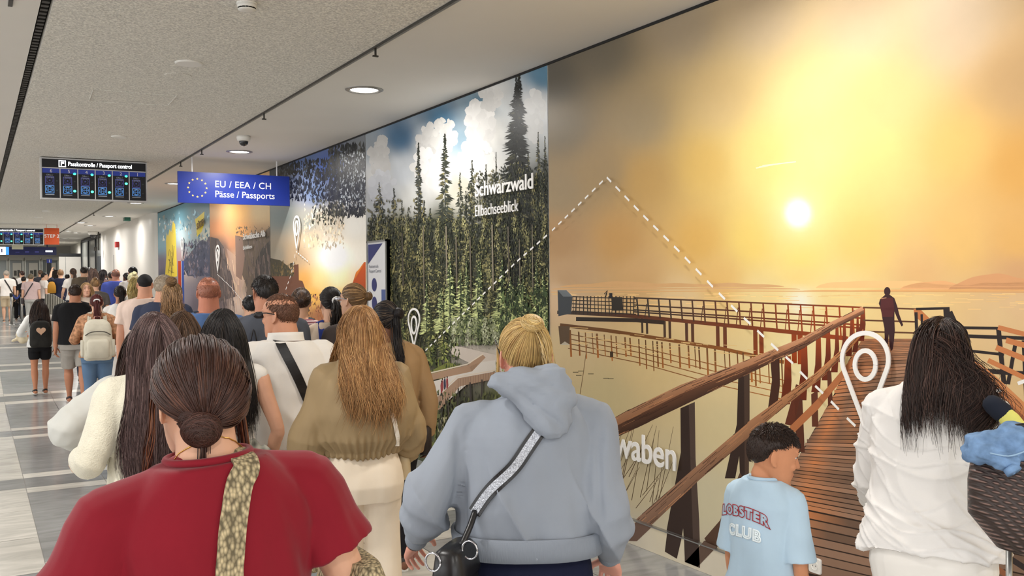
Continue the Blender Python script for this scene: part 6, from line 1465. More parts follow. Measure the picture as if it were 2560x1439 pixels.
# ---- woman in the olive bomber jacket -----------------------------------------------------
def bomber_woman():
    F = Fig('woman with long light brown hair in an olive bomber jacket and cream trousers', 902, 757, 4.3, rel=14, build=.98, head=(6, -2, 0), lod=0, skin=(226, 182, 156), arms=(((.36, -.06, -1), (-.06, .55, -.9)), ((.22, -.05, -1), (-.1, .8, -.7))))
    F.vox = .0055; F.make_body(hands=True)
    ol = mat('olive_nylon', rgb(150, 128, 94), .62, .3, var=.05, vscale=5, bump=.1, bscale=300, bdist=.001)
    def fd(co):
        z = co[:, 2]; an = np.arctan2(co[:, 1], co[:, 0]); s = .012 * vnoise(co, 9, 7, 6, 3.3) + .006 * vnoise(co, 24, 14, 14, 1.0)
        g = np.clip((1.09 - z) / .06, 0, 1) * (np.abs(co[:, 0]) < .27); return s + g * .006 * np.sin(an * 34)
    over = [(.57, 1.06, 1.05), (.60, 1.18, 1.1), (.63, 1.60, 1.45), (.70, 1.62, 1.5), (.78, 1.30, 1.25), (.85, 1.05, 1.05)]
    sh = F.top('bomber_jacket', sleeve='long', hem=.585, ew=.02, ed=.024, over=over, mat_=ol, fold=fd, sl_ease=.028, cuff=.036, smooth=6, puff=1.15, vox=.0055)
    F.collar(ol, 1.25, .016, .845)
    cr = mat('cream_trousers', rgb(226, 212, 192), .8, .2, var=.03, vscale=6, bump=.15, bscale=300, bdist=.001)
    F.bottom(mat_=cr, waist=.62, r=(1.22, 1.62, 1.85, 2.0), ew=.016, fold=folds(.008, 12, 10, 4, 2.0)); F.shoes((225, 220, 210))
    h = Hair(F, (150, 108, 66), .2); h.cap(.015, dark=.8); h.fall(3400, .345, 22, gravity=.42, wave=.016, wl=9, fan=.32, r=.0012, layer=(.01, .09), tint=((196, 152, 100), .3), lvar=.13, over=[sh]); h.done()
    t = F.bvh(sh); base = np.array((.22, .06, .58 * F.h)); r = bag_root(F, 'shoulder_bag', base, 'small cream bag on a white strap at the right hip of the bomber-jacket woman', 'bag')
    way = [F.hit(t, *q) for q in ((950, 955), (962, 985), (975, 1020), (985, 1055), (992, 1085))]; P = [w_[0] for w_ in way if w_]; P = [P[0] + (-.03, .01, .10)] + P + [P[-1] + (.01, .03, -.06)]
    strap_on(F, r, 'strap', t, P, .020, .003, mat('white_leather', rgb(235, 228, 216), .5), n=6, base=base)
    mb = MB(); mb.rings([ring((.0, 0, z), (.3, 1, 0), (1, -.3, 0), a, b2, 3, 24) for z, a, b2 in ((-.14, .06, .02), (-.125, .08, .03), (-.02, .08, .028), (.0, .06, .015))]); mb.build('bag_body', mat('cream_leather', rgb(214, 196, 160), .5), r)
    S, E, Wr, _ = F.arm[-1]; base = Wr + np.array([.02, -.04, -.40]); r = bag_root(F, 'straw_tote', base, 'woven straw tote bag hanging from the left arm of the bomber-jacket woman', 'bag')
    mb = MB(); mb.rings([ring((0, 0, z), (.2, 1, 0), (1, -.2, 0), a, b2, 2.6, 28) for z, a, b2 in ((0, .10, .03), (.015, .13, .045), (.20, .15, .05), (.27, .14, .04))]); mb.build('bag_body', MATS['straw_weave'], r)
    mb = MB(); tube(mb, [(-.02, -.09, .26), (-.02, -.05, .36), (-.02, .02, .385), (-.02, .07, .34), (-.02, .09, .26)], .007, 8, sub=4); mb.build('handle', MATS['straw_weave'], r)
    return F
# ---- man in the white shirt ---------------------------------------------------------------
def white_shirt_man():
    F = Fig('man in a white shirt with a black diagonal strap and sunglasses, head turned left', 712, 732, 5.0, rel=6, sex='m', build=1.04, head=(52, 4, 0), lod=1, skin=(206, 148, 118), arms=(((.30, .05, -1), (.0, .6, -.8)), ((.30, -.05, -1), (.0, .5, -.9))), hairpad=.008)
    F.vox = .0055; F.make_body(); F.eyes()
    wh = mat('white_cotton', rgb(232, 228, 222), .8, .2, var=.02, vscale=6, bump=.15, bscale=300, bdist=.001)
    def fd(co): return .008 * vnoise(co, 9, 7, 7, 1.0) + .005 * vnoise(co, 20, 12, 18, 4.0)
    sh = F.top('shirt', sleeve='short', hem=.515, ew=.026, ed=.03, over=[(.5, 1.05, 1.05), (.6, 1.12, 1.15), (.7, 1.1, 1.12), (.85, 1, 1)], mat_=wh, fold=fd, sl_ease=.034, sl_len=.95, smooth=6)
    F.collar(wh, 1.20, .008, .850, band=.040, tilt=.006)
    mb = MB(); tube(mb, [F.up((x, -.112 - .0, .765 * F.h)) for x in (-.17, -.1, 0, .1, .17)], .0022, 6)
    F.bottom(col=(176, 190, 204), r=(1.22, 1.35, 1.4, 1.4)); F.shoes((220, 220, 220))
    h = Hair(F, (104, 70, 52), .16); ln = ([0, 40, 62, 82, 98, 118, 150, 180], [60, 56, 26, 8, -6, -28, -34, -36]); h.cap(.012, ln, dark=1.0); h.short(1500, .012, .0012, ln, lift=.2); h.done(rough=.55)
    mb = MB()
    for sd in (-1, 1): tube(mb, [F.hd((sd * .081, -.022, .018)), F.hd((sd * .083, .03, .030)), F.hd((sd * .070, .098, .032))], .0030 * F.hs, 8)
    tube(mb, [F.hd((-.070, .098, .034)), F.hd((0, .112, .038)), F.hd((.070, .098, .034))], .0028, 8, sub=3)
    for sd in (-1, 1): ellipsoid(mb, F.hd((sd * .036, .105, .022)), (.030 * F.hs, .006, .020 * F.hs), None, 16, 8)
    mb.build('sunglasses', mat('glasses_dark', rgb(40, 36, 36), .2), F.root)
    t = F.bvh(sh); base = np.array((.22, .12, .55 * F.h)); r = bag_root(F, 'crossbody_bag', base, 'black crossbody bag and wide strap worn by the man in the white shirt', 'bag')
    way = [F.hit(t, *q) for q in ((688, 838), (706, 868), (725, 905), (745, 945), (762, 985))]; P = [w_[0] for w_ in way if w_]; P = [P[0] + (-.02, .06, .03)] + P + [P[-1] + (.03, .04, -.07), P[-1] + (.05, .10, -.14)]
    strap_on(F, r, 'strap', t, P, .05, .004, M_leather, n=6, base=base)
    mb = MB(); mb.rings([ring((.05, 0, z), (.2, 1, 0), (1, -.2, 0), a, b2, 3.4, 24) for z, a, b2 in ((-.18, .10, .03), (-.165, .12, .045), (.02, .12, .045), (.05, .10, .03))]); mb.build('bag_body', M_leather, r)
    return F
# ---- woman with very long hair in cream fleece, and her neighbour in pale denim -------------
def fleece_woman():
    F = Fig('woman with very long dark hair in a cream fleece jacket', 385, 772, 3.9, rel=16, build=.98, head=(0, -3, 0), lod=0, arms=(((.42, -.16, -1), (-.05, 1, -.15)), ((.3, -.1, -1), (-.1, .9, -.3))), hairpad=.02)
    F.vox = .006; F.make_body()
    fl_ = mat('cream_fleece', rgb(226, 220, 200), .95, .1, var=.06, vscale=20, bump=.7, bscale=160, bdist=.006, sheen=.3)
    sh = F.top('fleece_jacket', sleeve='long', hem=.535, ew=.026, ed=.03, over=[(.5, 1.0, 1.0), (.56, 1.1, 1.1), (.62, 1.22, 1.2), (.85, 1.05, 1)], mat_=fl_, sl_ease=.026, cuff=.04, smooth=6, fold=folds(.008, 10, 8, 7, 2))
    F.bottom(col=(28, 30, 38)); F.shoes()
    h = Hair(F, (72, 52, 50), .2); h.cap(.015, dark=.8); h.fall(3600, .60, 22, gravity=.34, wave=.010, wl=7, r=.0012, layer=(.01, .10), tint=((124, 100, 96), .22), lvar=.05, fan=.25, over=[sh]); h.done()
    G = Fig('person in an off-white denim jacket, hand on hip, mostly hidden by very long hair', 362, 806, 4.55, rel=6, build=1.0, arms=(((.95, -.30, -.66), (-.66, .62, -.62)), 'down'), lod=1, skin=(222, 178, 150)); G.make_body()
    dj = mat('off_white_denim', rgb(214, 214, 208), .85, .2, var=.04, vscale=8, bump=.2, bscale=300, bdist=.001)
    G.top('denim_jacket', sleeve='long', hem=.56, ew=.024, ed=.026, mat_=dj, sl_ease=.032, cuff=.036, fold=folds(.009, 16, 14, 14, 3), puff=1.1)
    G.bottom(col=(186, 166, 142), r=(1.3, 1.4, 1.4, 1.4), fold=folds(.006, 14, 12, 8, 5)); G.shoes((235, 235, 235), (240, 240, 240))
    S, E, Wr, _ = G.arm[-1]
    for k_ in (.25, .8): 
        c = E + (Wr - E) * k_ * .6 + np.array([0, -.055, .01]); mb = MB(); ellipsoid(mb, c, (.008, .005, .008)); mb.build('button', M_leather, G.parts['shirt'])
    h = Hair(G, (70, 52, 44), .2); h.cap(.05); h.fall(250, .3, 12, r=.003, shoulders=True); h.done()
    return F
def tank_woman():
    F = Fig('woman with straight black hair and bare arms, checked shirt tied at her waist', 556, 765, 4.5, rel=4, lod=1, skin=(214, 162, 134), arms=('down', ((.34, -.05, -1), (-.12, .45, -.9)))); F.make_body()
    F.top('tank_top', (226, 222, 216), 'none', .5, .010, .012); F.bottom(col=(60, 70, 90))
    F.shoes()
    h = Hair(F, (30, 26, 26), .2); h.cap(.015, dark=.8); h.fall(2400, .46, 20, gravity=.36, r=.0013, layer=(.02, .10), tint=((62, 54, 50), .2), fan=.25, over=[F.parts['shirt']]); h.done()
    pl = mat('checked_cloth', rgb(150, 150, 142), .9, .1, bump=.2, bscale=300); nt = pl.node_tree; N_ = nt.nodes; L_ = nt.links; tc = N_.new('ShaderNodeTexCoord'); a = N_.new('ShaderNodeTexWave'); a.bands_direction = 'X'; a.inputs['Scale'].default_value = 7; b = N_.new('ShaderNodeTexWave'); b.bands_direction = 'Z'; b.inputs['Scale'].default_value = 7
    ad = N_.new('ShaderNodeMath'); ad.operation = 'ADD'; mr = N_.new('ShaderNodeMapRange'); mr.inputs[2].default_value = 2; mr.inputs[3].default_value = .25; mr.inputs[4].default_value = 1.35; vm = N_.new('ShaderNodeVectorMath'); vm.operation = 'SCALE'; vm.inputs[0].default_value = rgb(170, 170, 160)[:3]
    for q in (a, b): L_.new(tc.outputs['Object'], q.inputs['Vector'])
    L_.new(a.outputs['Fac'], ad.inputs[0]); L_.new(b.outputs['Fac'], ad.inputs[1]); L_.new(ad.outputs[0], mr.inputs[0]); L_.new(mr.outputs[0], vm.inputs['Scale']); L_.new(vm.outputs[0], N_['Principled BSDF'].inputs['Base Color'])
    mb = MB(); H = F.h; rs = [ring((0, -.01, z * H), (1, 0, 0), (0, 1, 0), a_ * H, b_ * H, 2.4, 32) for z, a_, b_ in ((.40, .135, .115), (.46, .132, .112), (.54, .118, .098), (.60, .10, .082), (.615, .09, .07))]; mb.rings(rs)
    tube(mb, [(.10 * H, -.02, .58 * H), (.135 * H, -.03, .52 * H), (.14 * H, -.02, .42 * H), (.13 * H, 0, .36 * H)], [.03, .05, .05, .035], 14, sub=4); blob('tied_shirt', mb, pl, F.root, .008, 4, folds(.010, 22, 16, 8, 3))
    return F
# ------------------------------------------------------------------ the queue behind them
def simple(label, px, top, Z, rel=0, sex='f', hair=((50, 36, 30), 'long', .4), shirt=((120, 120, 120), 'short'), bot=((50, 55, 70), 'long'), lod=1, skin=(214, 168, 140), build=1.0, arms=('down', 'down'), stride=0, head=(0, 0, 0), shoes=(50, 48, 48), group=None, hpad=.018, hs=1.0, ew=.018, hem=.50, face=False, h=None):
    F = Fig(label, px, top, Z, rel, sex, lod=lod, skin=skin, build=build, arms=arms, stride=stride, head=head, group=group, hairpad=hpad, hs=hs, h=h)
    F.make_body(ears=True, hands=True)
    if face: F.eyes()
    F.top('shirt', shirt[0], shirt[1], hem, ew, ew, sl_ease=.016 if lod < 2 else .014)
    F.bottom(col=bot[0], kind=bot[1]); F.shoes(shoes)
    col, kind = hair[0], hair[1]; h = Hair(F, col, .25); N = {0: 1500, 1: 900, 2: 300}[lod]; r = {0: .0014, 1: .0017, 2: .003}[lod]
    if kind == 'long': h.cap(.015, dark=.85); h.fall(N, hair[2], 14, r=r, gravity=.34, wave=hair[3] if len(hair) > 3 else .006, tint=((min(255, col[0] + 40), min(255, col[1] + 34), min(255, col[2] + 28)), .25), over=[F.parts['shirt']])
    elif kind == 'short': h.cap(.035, SHORTLINE, dark=.9); h.short(int(N * 1.2), .022, r * .8, SHORTLINE, lift=.35)
    elif kind == 'crop': ln = ([0, 40, 62, 82, 98, 118, 150, 180], [60, 55, 24, 8, -6, -28, -34, -36]); h.cap(.010, ln, up=([0, 100, 180], [90, 90, hair[2]])); h.short(N // 2, .008, r * .6, ln, up=([0, 100, 180], [90, 90, hair[2]]), lift=.2)
    elif kind == 'pony':
        h.cap(.04, dark=.8); g = hair[3] if len(hair) > 3 else (0, -.9, .35); p = h.gather(N, g, 9, r, (.03, .09)); h.tail(p, hair[2], .022, N // 3, (0, -.8, -.2), 12, r, wave=hair[4] if len(hair) > 4 else .006, over=[F.parts['shirt']])
    elif kind == 'bun':
        h.cap(.04, dark=.8); g = hair[3] if len(hair) > 3 else (0, -.75, .55); h.gather(N, g, 9, r, (.03, .09), tint=((min(255, col[0] + 60), min(255, col[1] + 50), min(255, col[2] + 36)), .3)); h.bun(g, hair[2], N // 3, r, .8)
    elif kind == 'cap':
        h.cap(.05, ([0, 40, 82, 118, 180], [24, 22, 12, 2, -6]), dark=1.0)
    o = h.done('hair' if kind != 'cap' else 'cap', .4 if kind != 'cap' else .8)
    return F
def backpack(F, name, label, col, w, h_, d, z0, accent=None, x0=0.0, pocket=True, mat_=None):
    t = F.bvh(F.parts['shirt']); yb = -.10
    for zz in (z0 + h_ * .3, z0 + h_ * .6, z0 + h_ * .9):
        r_ = t.ray_cast(Vector((x0, -1, zz)), Vector((0, 1, 0)))
        if r_[0] is not None: yb = min(yb, r_[0].y)
    base = np.array((x0, yb - d * .5 + .01, z0)); r = bag_root(F, name, base, label, 'backpack')
    m = mat_ or mat('bag_%d_%d_%d' % tuple(col), rgb(*col), .7, .3, var=.06, vscale=12, bump=.2, bscale=200, bdist=.002)
    mb = MB(); mb.rings([ring((0, 0, z * h_), (1, 0, 0), (0, 1, 0), w / 2 * a, d / 2 * b, 3.4, 28) for z, a, b in ((0, .80, .7), (.03, .93, .95), (.12, 1.0, 1.05), (.5, .98, 1.05), (.75, .93, .95), (.9, .82, .8), (.97, .62, .6), (1.0, .4, .4))])
    blob('pack_body', mb, m, r, .007 if F.lod < 2 else .011, 3, folds(.003, 20, 20, 20, 2))
    if pocket:
        mb = MB(); mb.rings([ring((0, -d * .50, z * h_), (1, 0, 0), (0, 1, 0), w / 2 * a, d * .20 * b, 3.4, 24) for z, a, b in ((.06, .62, .7), (.09, .74, 1), (.45, .74, 1), (.52, .60, .6))]); mb.build('front_pocket', m, r)
        mb = MB(); tube(mb, [(-w * .42, -d * .45, h_ * .62), (-w * .2, -d * .56, h_ * .70), (w * .2, -d * .56, h_ * .70), (w * .42, -d * .45, h_ * .62)], .006, 8, sub=4); mb.build('zip', mat('zip_dark', rgb(70, 66, 60), .6), r)
    mb = MB(); tube(mb, [(-.035, d * .25, h_ * .97), (-.03, d * .25, h_ * 1.06), (.03, d * .25, h_ * 1.06), (.035, d * .25, h_ * .97)], .007, 8, sub=4); mb.build('grab_handle', accent or m, r)
    for sd in (-1, 1):
        P = [np.array((sd * w * .28 + x0, yb - .01, z0 + h_ * .93)), np.array((sd * .075 * F.s + x0 * .3, -.03, .842 * F.h + .004)), np.array((sd * .095 * F.s, .07, .78 * F.h)), np.array((sd * .115 * F.s, .07, .70 * F.h))]
        strap_on(F, r, 'shoulder_strap', t, P, .045, .008, m, off=.004, n=6, base=base)
    return r
def cross_strap(F, col=(40, 38, 40), w=.035, flip=1, label='', bagcol=None):
    H = F.h; t = F.bvh(F.parts['shirt']); base = np.array((flip * .20, .03, .52 * H)); r = bag_root(F, 'shoulder_bag', base, label, 'bag')
    m = mat('strap_%d_%d_%d' % tuple(col), rgb(*col), .6)
    P = [np.array(p) for p in ((-flip * .08, .08, .80 * H), (-flip * .075, -.02, .850 * H), (-flip * .04, -.13, .79 * H), (flip * .06, -.15, .69 * H), (flip * .16, -.12, .58 * H), (flip * .20, -.02, .545 * H))]
    strap_on(F, r, 'strap', t, P, w, .004, m, n=6, base=base)
    mb = MB(); mb.rings([ring((flip * .03, 0, z), (0, 1, 0), (1, 0, 0), a, b, 3.2, 20) for z, a, b in ((-.16, .08, .03), (-.145, .10, .04), (.0, .10, .04), (.02, .08, .02))]); mb.build('bag_body', m if bagcol is None else mat('bagc_%d' % bagcol[0], rgb(*bagcol), .6), r)
    return r
def mid_people():
    simple('woman with smooth brown hair, only the back of her head showing behind the long-haired woman', 455, 772, 5.5, 0, 'f', ((84, 62, 48), 'long', .38), ((90, 80, 80), 'short'), lod=1)
    F = simple('bald man in a blue T-shirt with a dark shoulder strap', 521, 693, 7.0, 4, 'm', ((170, 108, 84), 'crop', 60), ((84, 112, 158), 'short'), ((60, 66, 84), 'long'), skin=(188, 120, 94), build=1.14, hpad=.004, ew=.022)
    backpack(F, 'backpack', 'dark navy backpack on the bald man in the blue T-shirt', (40, 48, 62), .26, .40, .10, .52 * F.h)
    F = simple('dark-haired man in a charcoal T-shirt in front of the gorge picture', 665, 685, 6.3, 6, 'm', ((40, 34, 32), 'short'), ((86, 90, 100), 'short'), ((40, 44, 60), 'long'), skin=(196, 136, 108), build=1.08, head=(14, 5, 0), hpad=.012, ew=.024)
    F.collar(mat('cloth_70_72_80', rgb(70, 72, 80), .85), 1.16, .007)
    b = F.hit(F.bvh(F.parts['shirt']), 634, 868)[0] + np.array((0, -.012, 0)); r = bag_root(F, 'blue_pouch', b, 'small shiny blue pouch in front of the charcoal T-shirt', 'bag'); mb = MB(); ellipsoid(mb, (0, 0, 0), (.03, .03, .045), None, 20, 12); blob('pouch_body', mb, mat('shiny_blue', rgb(50, 80, 190), .3), r, .006, 2, folds(.004, 30, 30, 40, 1)); mb = MB(); tube(mb, [(-.02, 0, .04), (0, 0, .12), (.02, 0, .04)], .004, 6, sub=4); mb.build('cord', M_leather, r)
    F = simple('brown-haired woman in a red and white striped T-shirt', 752, 716, 7.6, -4, 'f', ((58, 40, 32), 'bun', .022, (.1, -.95, -.1)), ((150, 70, 80), 'short'), lod=1)
    st = mat('striped_jersey', rgb(150, 60, 74), .85); nt = st.node_tree; N_ = nt.nodes; L_ = nt.links; tc = N_.new('ShaderNodeTexCoord'); wv = N_.new('ShaderNodeTexWave'); wv.bands_direction = 'Z'; wv.inputs['Scale'].default_value = 14; mx = N_.new('ShaderNodeMix'); mx.data_type = 'RGBA'; mx.inputs[6].default_value = rgb(120, 44, 60); mx.inputs[7].default_value = rgb(214, 190, 190); L_.new(tc.outputs['Object'], wv.inputs['Vector']); L_.new(wv.outputs['Fac'], mx.inputs[0]); L_.new(mx.outputs[2], N_['Principled BSDF'].inputs['Base Color'])
    F.parts['shirt'].data.materials.clear(); F.parts['shirt'].data.materials.append(st); backpack(F, 'backpack', 'charcoal backpack on the woman in the striped T-shirt', (52, 56, 62), .26, .40, .14, .54 * F.h)
    F = simple('woman with a curly dark ponytail in a beige T-shirt', 828, 714, 6.9, 6, 'f', ((36, 30, 28), 'pony', .30, (.12, -.95, .0), .028), ((206, 186, 166), 'short'), ((40, 40, 44), 'long'), lod=1, arms=(((.25, -.02, -1), (.0, .5, -.8)), 'down'), head=(10, 0, 0))
    mb = MB(); c = F.hd((.014, -.112, .03)); tube(mb, [c + (.028 * math.cos(a), -.008, .022 * math.sin(a)) for a in [k * .45 for k in range(15)]], .010, 8); mb.build('scrunchie', M_signwhite, F.root)
    backpack(F, 'backpack', 'royal blue backpack worn by the woman with the curly ponytail', (34, 52, 128), .28, .46, .18, .50 * F.h)
    F = simple('woman with a twisted highlighted bun, head turned left, wearing glasses', 889, 705, 6.5, 6, 'f', ((112, 86, 58), 'bun', .030, (.35, -.9, .1)), ((70, 62, 60), 'short'), lod=1, head=(40, 0, 0), face=True)
    mb = MB(); c = F.hd((.035, -.115, .055)); ellipsoid(mb, c, (.014, .008, .010)); mb.build('hair_clip', M_chrome, F.root)
    mb = MB(); tube(mb, [F.hd((-.080, -.02, .018)), F.hd((-.08, .04, .028)), F.hd((-.068, .10, .030))], .003, 8); ellipsoid(mb, F.hd((-.036, .106, .022)), (.026, .004, .02)); ellipsoid(mb, F.hd((.036, .106, .022)), (.026, .004, .02)); mb.build('glasses', M_chrome, F.root)
    F = simple('woman with braided black hair in a tan coat beside the picture wall', 966, 748, 5.6, 14, 'f', ((26, 22, 24), 'bun', .034, (.45, -.85, .2)), ((158, 128, 92), 'long'), ((32, 30, 34), 'long'), lod=1, skin=(120, 80, 60), build=1.12, ew=.034, hem=.44, arms=(((.26, 0, -1), (0, .3, -1)), ((.30, .0, -1), (.04, .16, -1))), head=(6, 0, 0))
    h = Hair(F, (26, 22, 24), .2); p = h.to_world((SCALP_C + nrm((.30, -.9, -.05)) * SCALP_R * 1.12)[None])[0]; h.tail(p, .26, .02, 300, (.0, -.3, -1), 14, .002, wave=.01, over=[F.parts['shirt']]); o = h.done('braid')
    cross_strap(F, (44, 34, 30), .028, 1, 'narrow dark strap bag over the tan coat')
    simple('person with short black hair showing between the bald man and the charcoal T-shirt', 626, 735, 9.6, 0, 'm', ((22, 20, 22), 'short'), ((70, 70, 76), 'short'), lod=2)
    F = simple('woman with a loose fluffy brown bun in a cream top', 430, 702, 8.0, -6, 'f', ((120, 92, 62), 'bun', .045, (.0, -.5, .8)), ((232, 222, 204), 'short'), ((70, 70, 80), 'long'), lod=1, build=1.05)
    h = Hair(F, (150, 116, 82), .25); n_ = 500; P0 = h.to_world(SCALP_C + nrm((0, -1, -.3)) * SCALP_R + RNG.normal(0, .035, (n_, 3))); h.fall(n_, .22, 12, P0=P0, D0=np.tile(np.array([[.3, -.4, -.8]]), (n_, 1)), r=.0015, wave=.03, wl=9, gravity=.2); h.done('loose_hair')
    F = simple('grey-haired man in a navy T-shirt beside the white pier', 407, 684, 9.4, -12, 'm', ((176, 160, 140), 'short'), ((58, 64, 84), 'short'), lod=1, skin=(214, 160, 132), build=1.08, head=(-30, 0, 0))
    F = simple('man in a black cap and a pale pink T-shirt', 362, 684, 10.6, -2, 'm', ((24, 23, 25), 'cap'), ((226, 202, 188), 'short'), ((196, 190, 184), 'long'), lod=1, skin=(206, 150, 122), build=1.12, ew=.03, hpad=.012)
    cross_strap(F, (30, 32, 48), .03, -1, 'dark strap bag slung across the pale pink T-shirt', (40, 50, 110))
    F = simple('woman with a black ponytail in a white sleeveless dress', 300, 712, 13.2, 2, 'f', ((38, 30, 28), 'pony', .34, (.25, -.9, .3)), ((240, 236, 230), 'none'), ((240, 236, 230), 'long'), lod=1, skin=(190, 136, 108), ew=.02)
    # three walkers on the left
    F = simple('girl in black shorts and a white shirt walking with a heart backpack', 98, 745, 14.0, 4, 'f', ((44, 32, 28), 'long', .42, .02), ((232, 232, 228), 'long'), ((24, 24, 26), 'bike'), lod=1, skin=(196, 134, 100), arms=(((.55, -.1, -1), (-.3, .9, -.2)), ((.28, 0, -1), (.05, .12, -1))), stride=.06, shoes=(34, 32, 32), ew=.03, hem=.50)
    r = backpack(F, 'backpack', 'small black backpack with a beige heart, on the girl in shorts', (34, 33, 30), .30, .40, .14, .50 * F.h, pocket=False)
    mb = MB(); hp = [(16 * math.sin(a) ** 3, 13 * math.cos(a) - 5 * math.cos(2 * a) - 2 * math.cos(3 * a) - math.cos(4 * a)) for a in [2 * math.pi * k / 40 for k in range(40)]]
    mb.rings([[V3((x * .0040, y, .25 + z_ * .0040)) for x, z_ in hp] for y in (-.06, -.086)]); mb.build('heart_patch', mat('heart_beige', rgb(216, 176, 146), .7), r, False)
    S, E, Wr, _ = F.arm[-1]; b = Wr + np.array([-.02, .02, -.06]); r2 = bag_root(F, 'plush_toy', b, 'pale plush toy carried under the arm of the girl with the heart backpack', 'toy'); mb = MB(); ellipsoid(mb, (0, 0, 0), (.07, .10, .07)); ellipsoid(mb, (-.05, -.02, .07), (.05, .05, .05)); tube(mb, [(-.05, 0, .02), (-.14, -.02, -.02)], [.03, .02], 10, round_end=True); blob('toy_body', mb, mat('plush', rgb(222, 208, 178), .95, bump=.5, bscale=150), r2, .01, 2)
    simple('man in a black T-shirt and grey shorts walking beside the beige backpack', 187, 709, 13.4, 2, 'm', ((58, 42, 34), 'short'), ((26, 26, 28), 'short'), ((166, 160, 152), 'shorts'), lod=1, skin=(190, 132, 102), build=1.18, stride=-.16, shoes=(60, 50, 54), ew=.03)
    F = simple('woman with dark red hair and jeans wearing a large beige backpack', 241, 733, 11.9, 2, 'f', ((86, 38, 34), 'pony', .30, (0, -.92, .1)), ((176, 128, 96), 'long'), ((96, 122, 152), 'long'), lod=1, build=1.1, arms=(((.40, -.05, -1), (-.3, .7, .1)), ((.34, -.05, -1), (-.2, .9, -.2))), ew=.03)
    pt = mat('patterned_cloth', rgb(178, 132, 100), .85, .2, var=.55, vscale=26); F.parts['shirt'].data.materials.clear(); F.parts['shirt'].data.materials.append(pt)
    mb = MB(); c = F.hd((0, -.118, .045)); tube(mb, [c + (-.035, 0, -.01), c + (-.02, -.012, .012), c + (.02, -.012, .012), c + (.035, 0, -.01)], .009, 8, sub=4); mb.build('hair_clip', M_signwhite, F.root)
    r = backpack(F, 'backpack', 'large beige travel backpack with a pink base', (206, 200, 182), .35, .52, .20, .485 * F.h, accent=mat('pink_trim', rgb(206, 150, 134), .7)); mb = MB(); mb.rings([ring((0, -.10, z), (1, 0, 0), (0, 1, 0), .13 * a, .012, 3, 20) for z, a in ((.03, .7), (.05, 1), (.075, .9))]); mb.build('pink_patch', MATS['pink_trim'], r)
    for sd in (-1, 1): mb = MB(); mb.rings([ring((sd * .172, -.01, z), (0, 1, 0), (1, 0, 0), .06 * a, .03 * a, 3, 18) for z, a in ((.05, .8), (.08, 1), (.24, 1), (.26, .9))]); mb.build('side_pocket', MATS['bag_206_200_182'], r)
    F = simple('blonde woman looking back towards the camera over the beige backpack', 215, 704, 15.2, 172, 'f', ((176, 146, 104), 'long', .34), ((206, 190, 176), 'short'), lod=1, skin=(222, 172, 146), head=(14, 0, 0), face=True)
G_FAR = 'people queueing at the far passport booths'
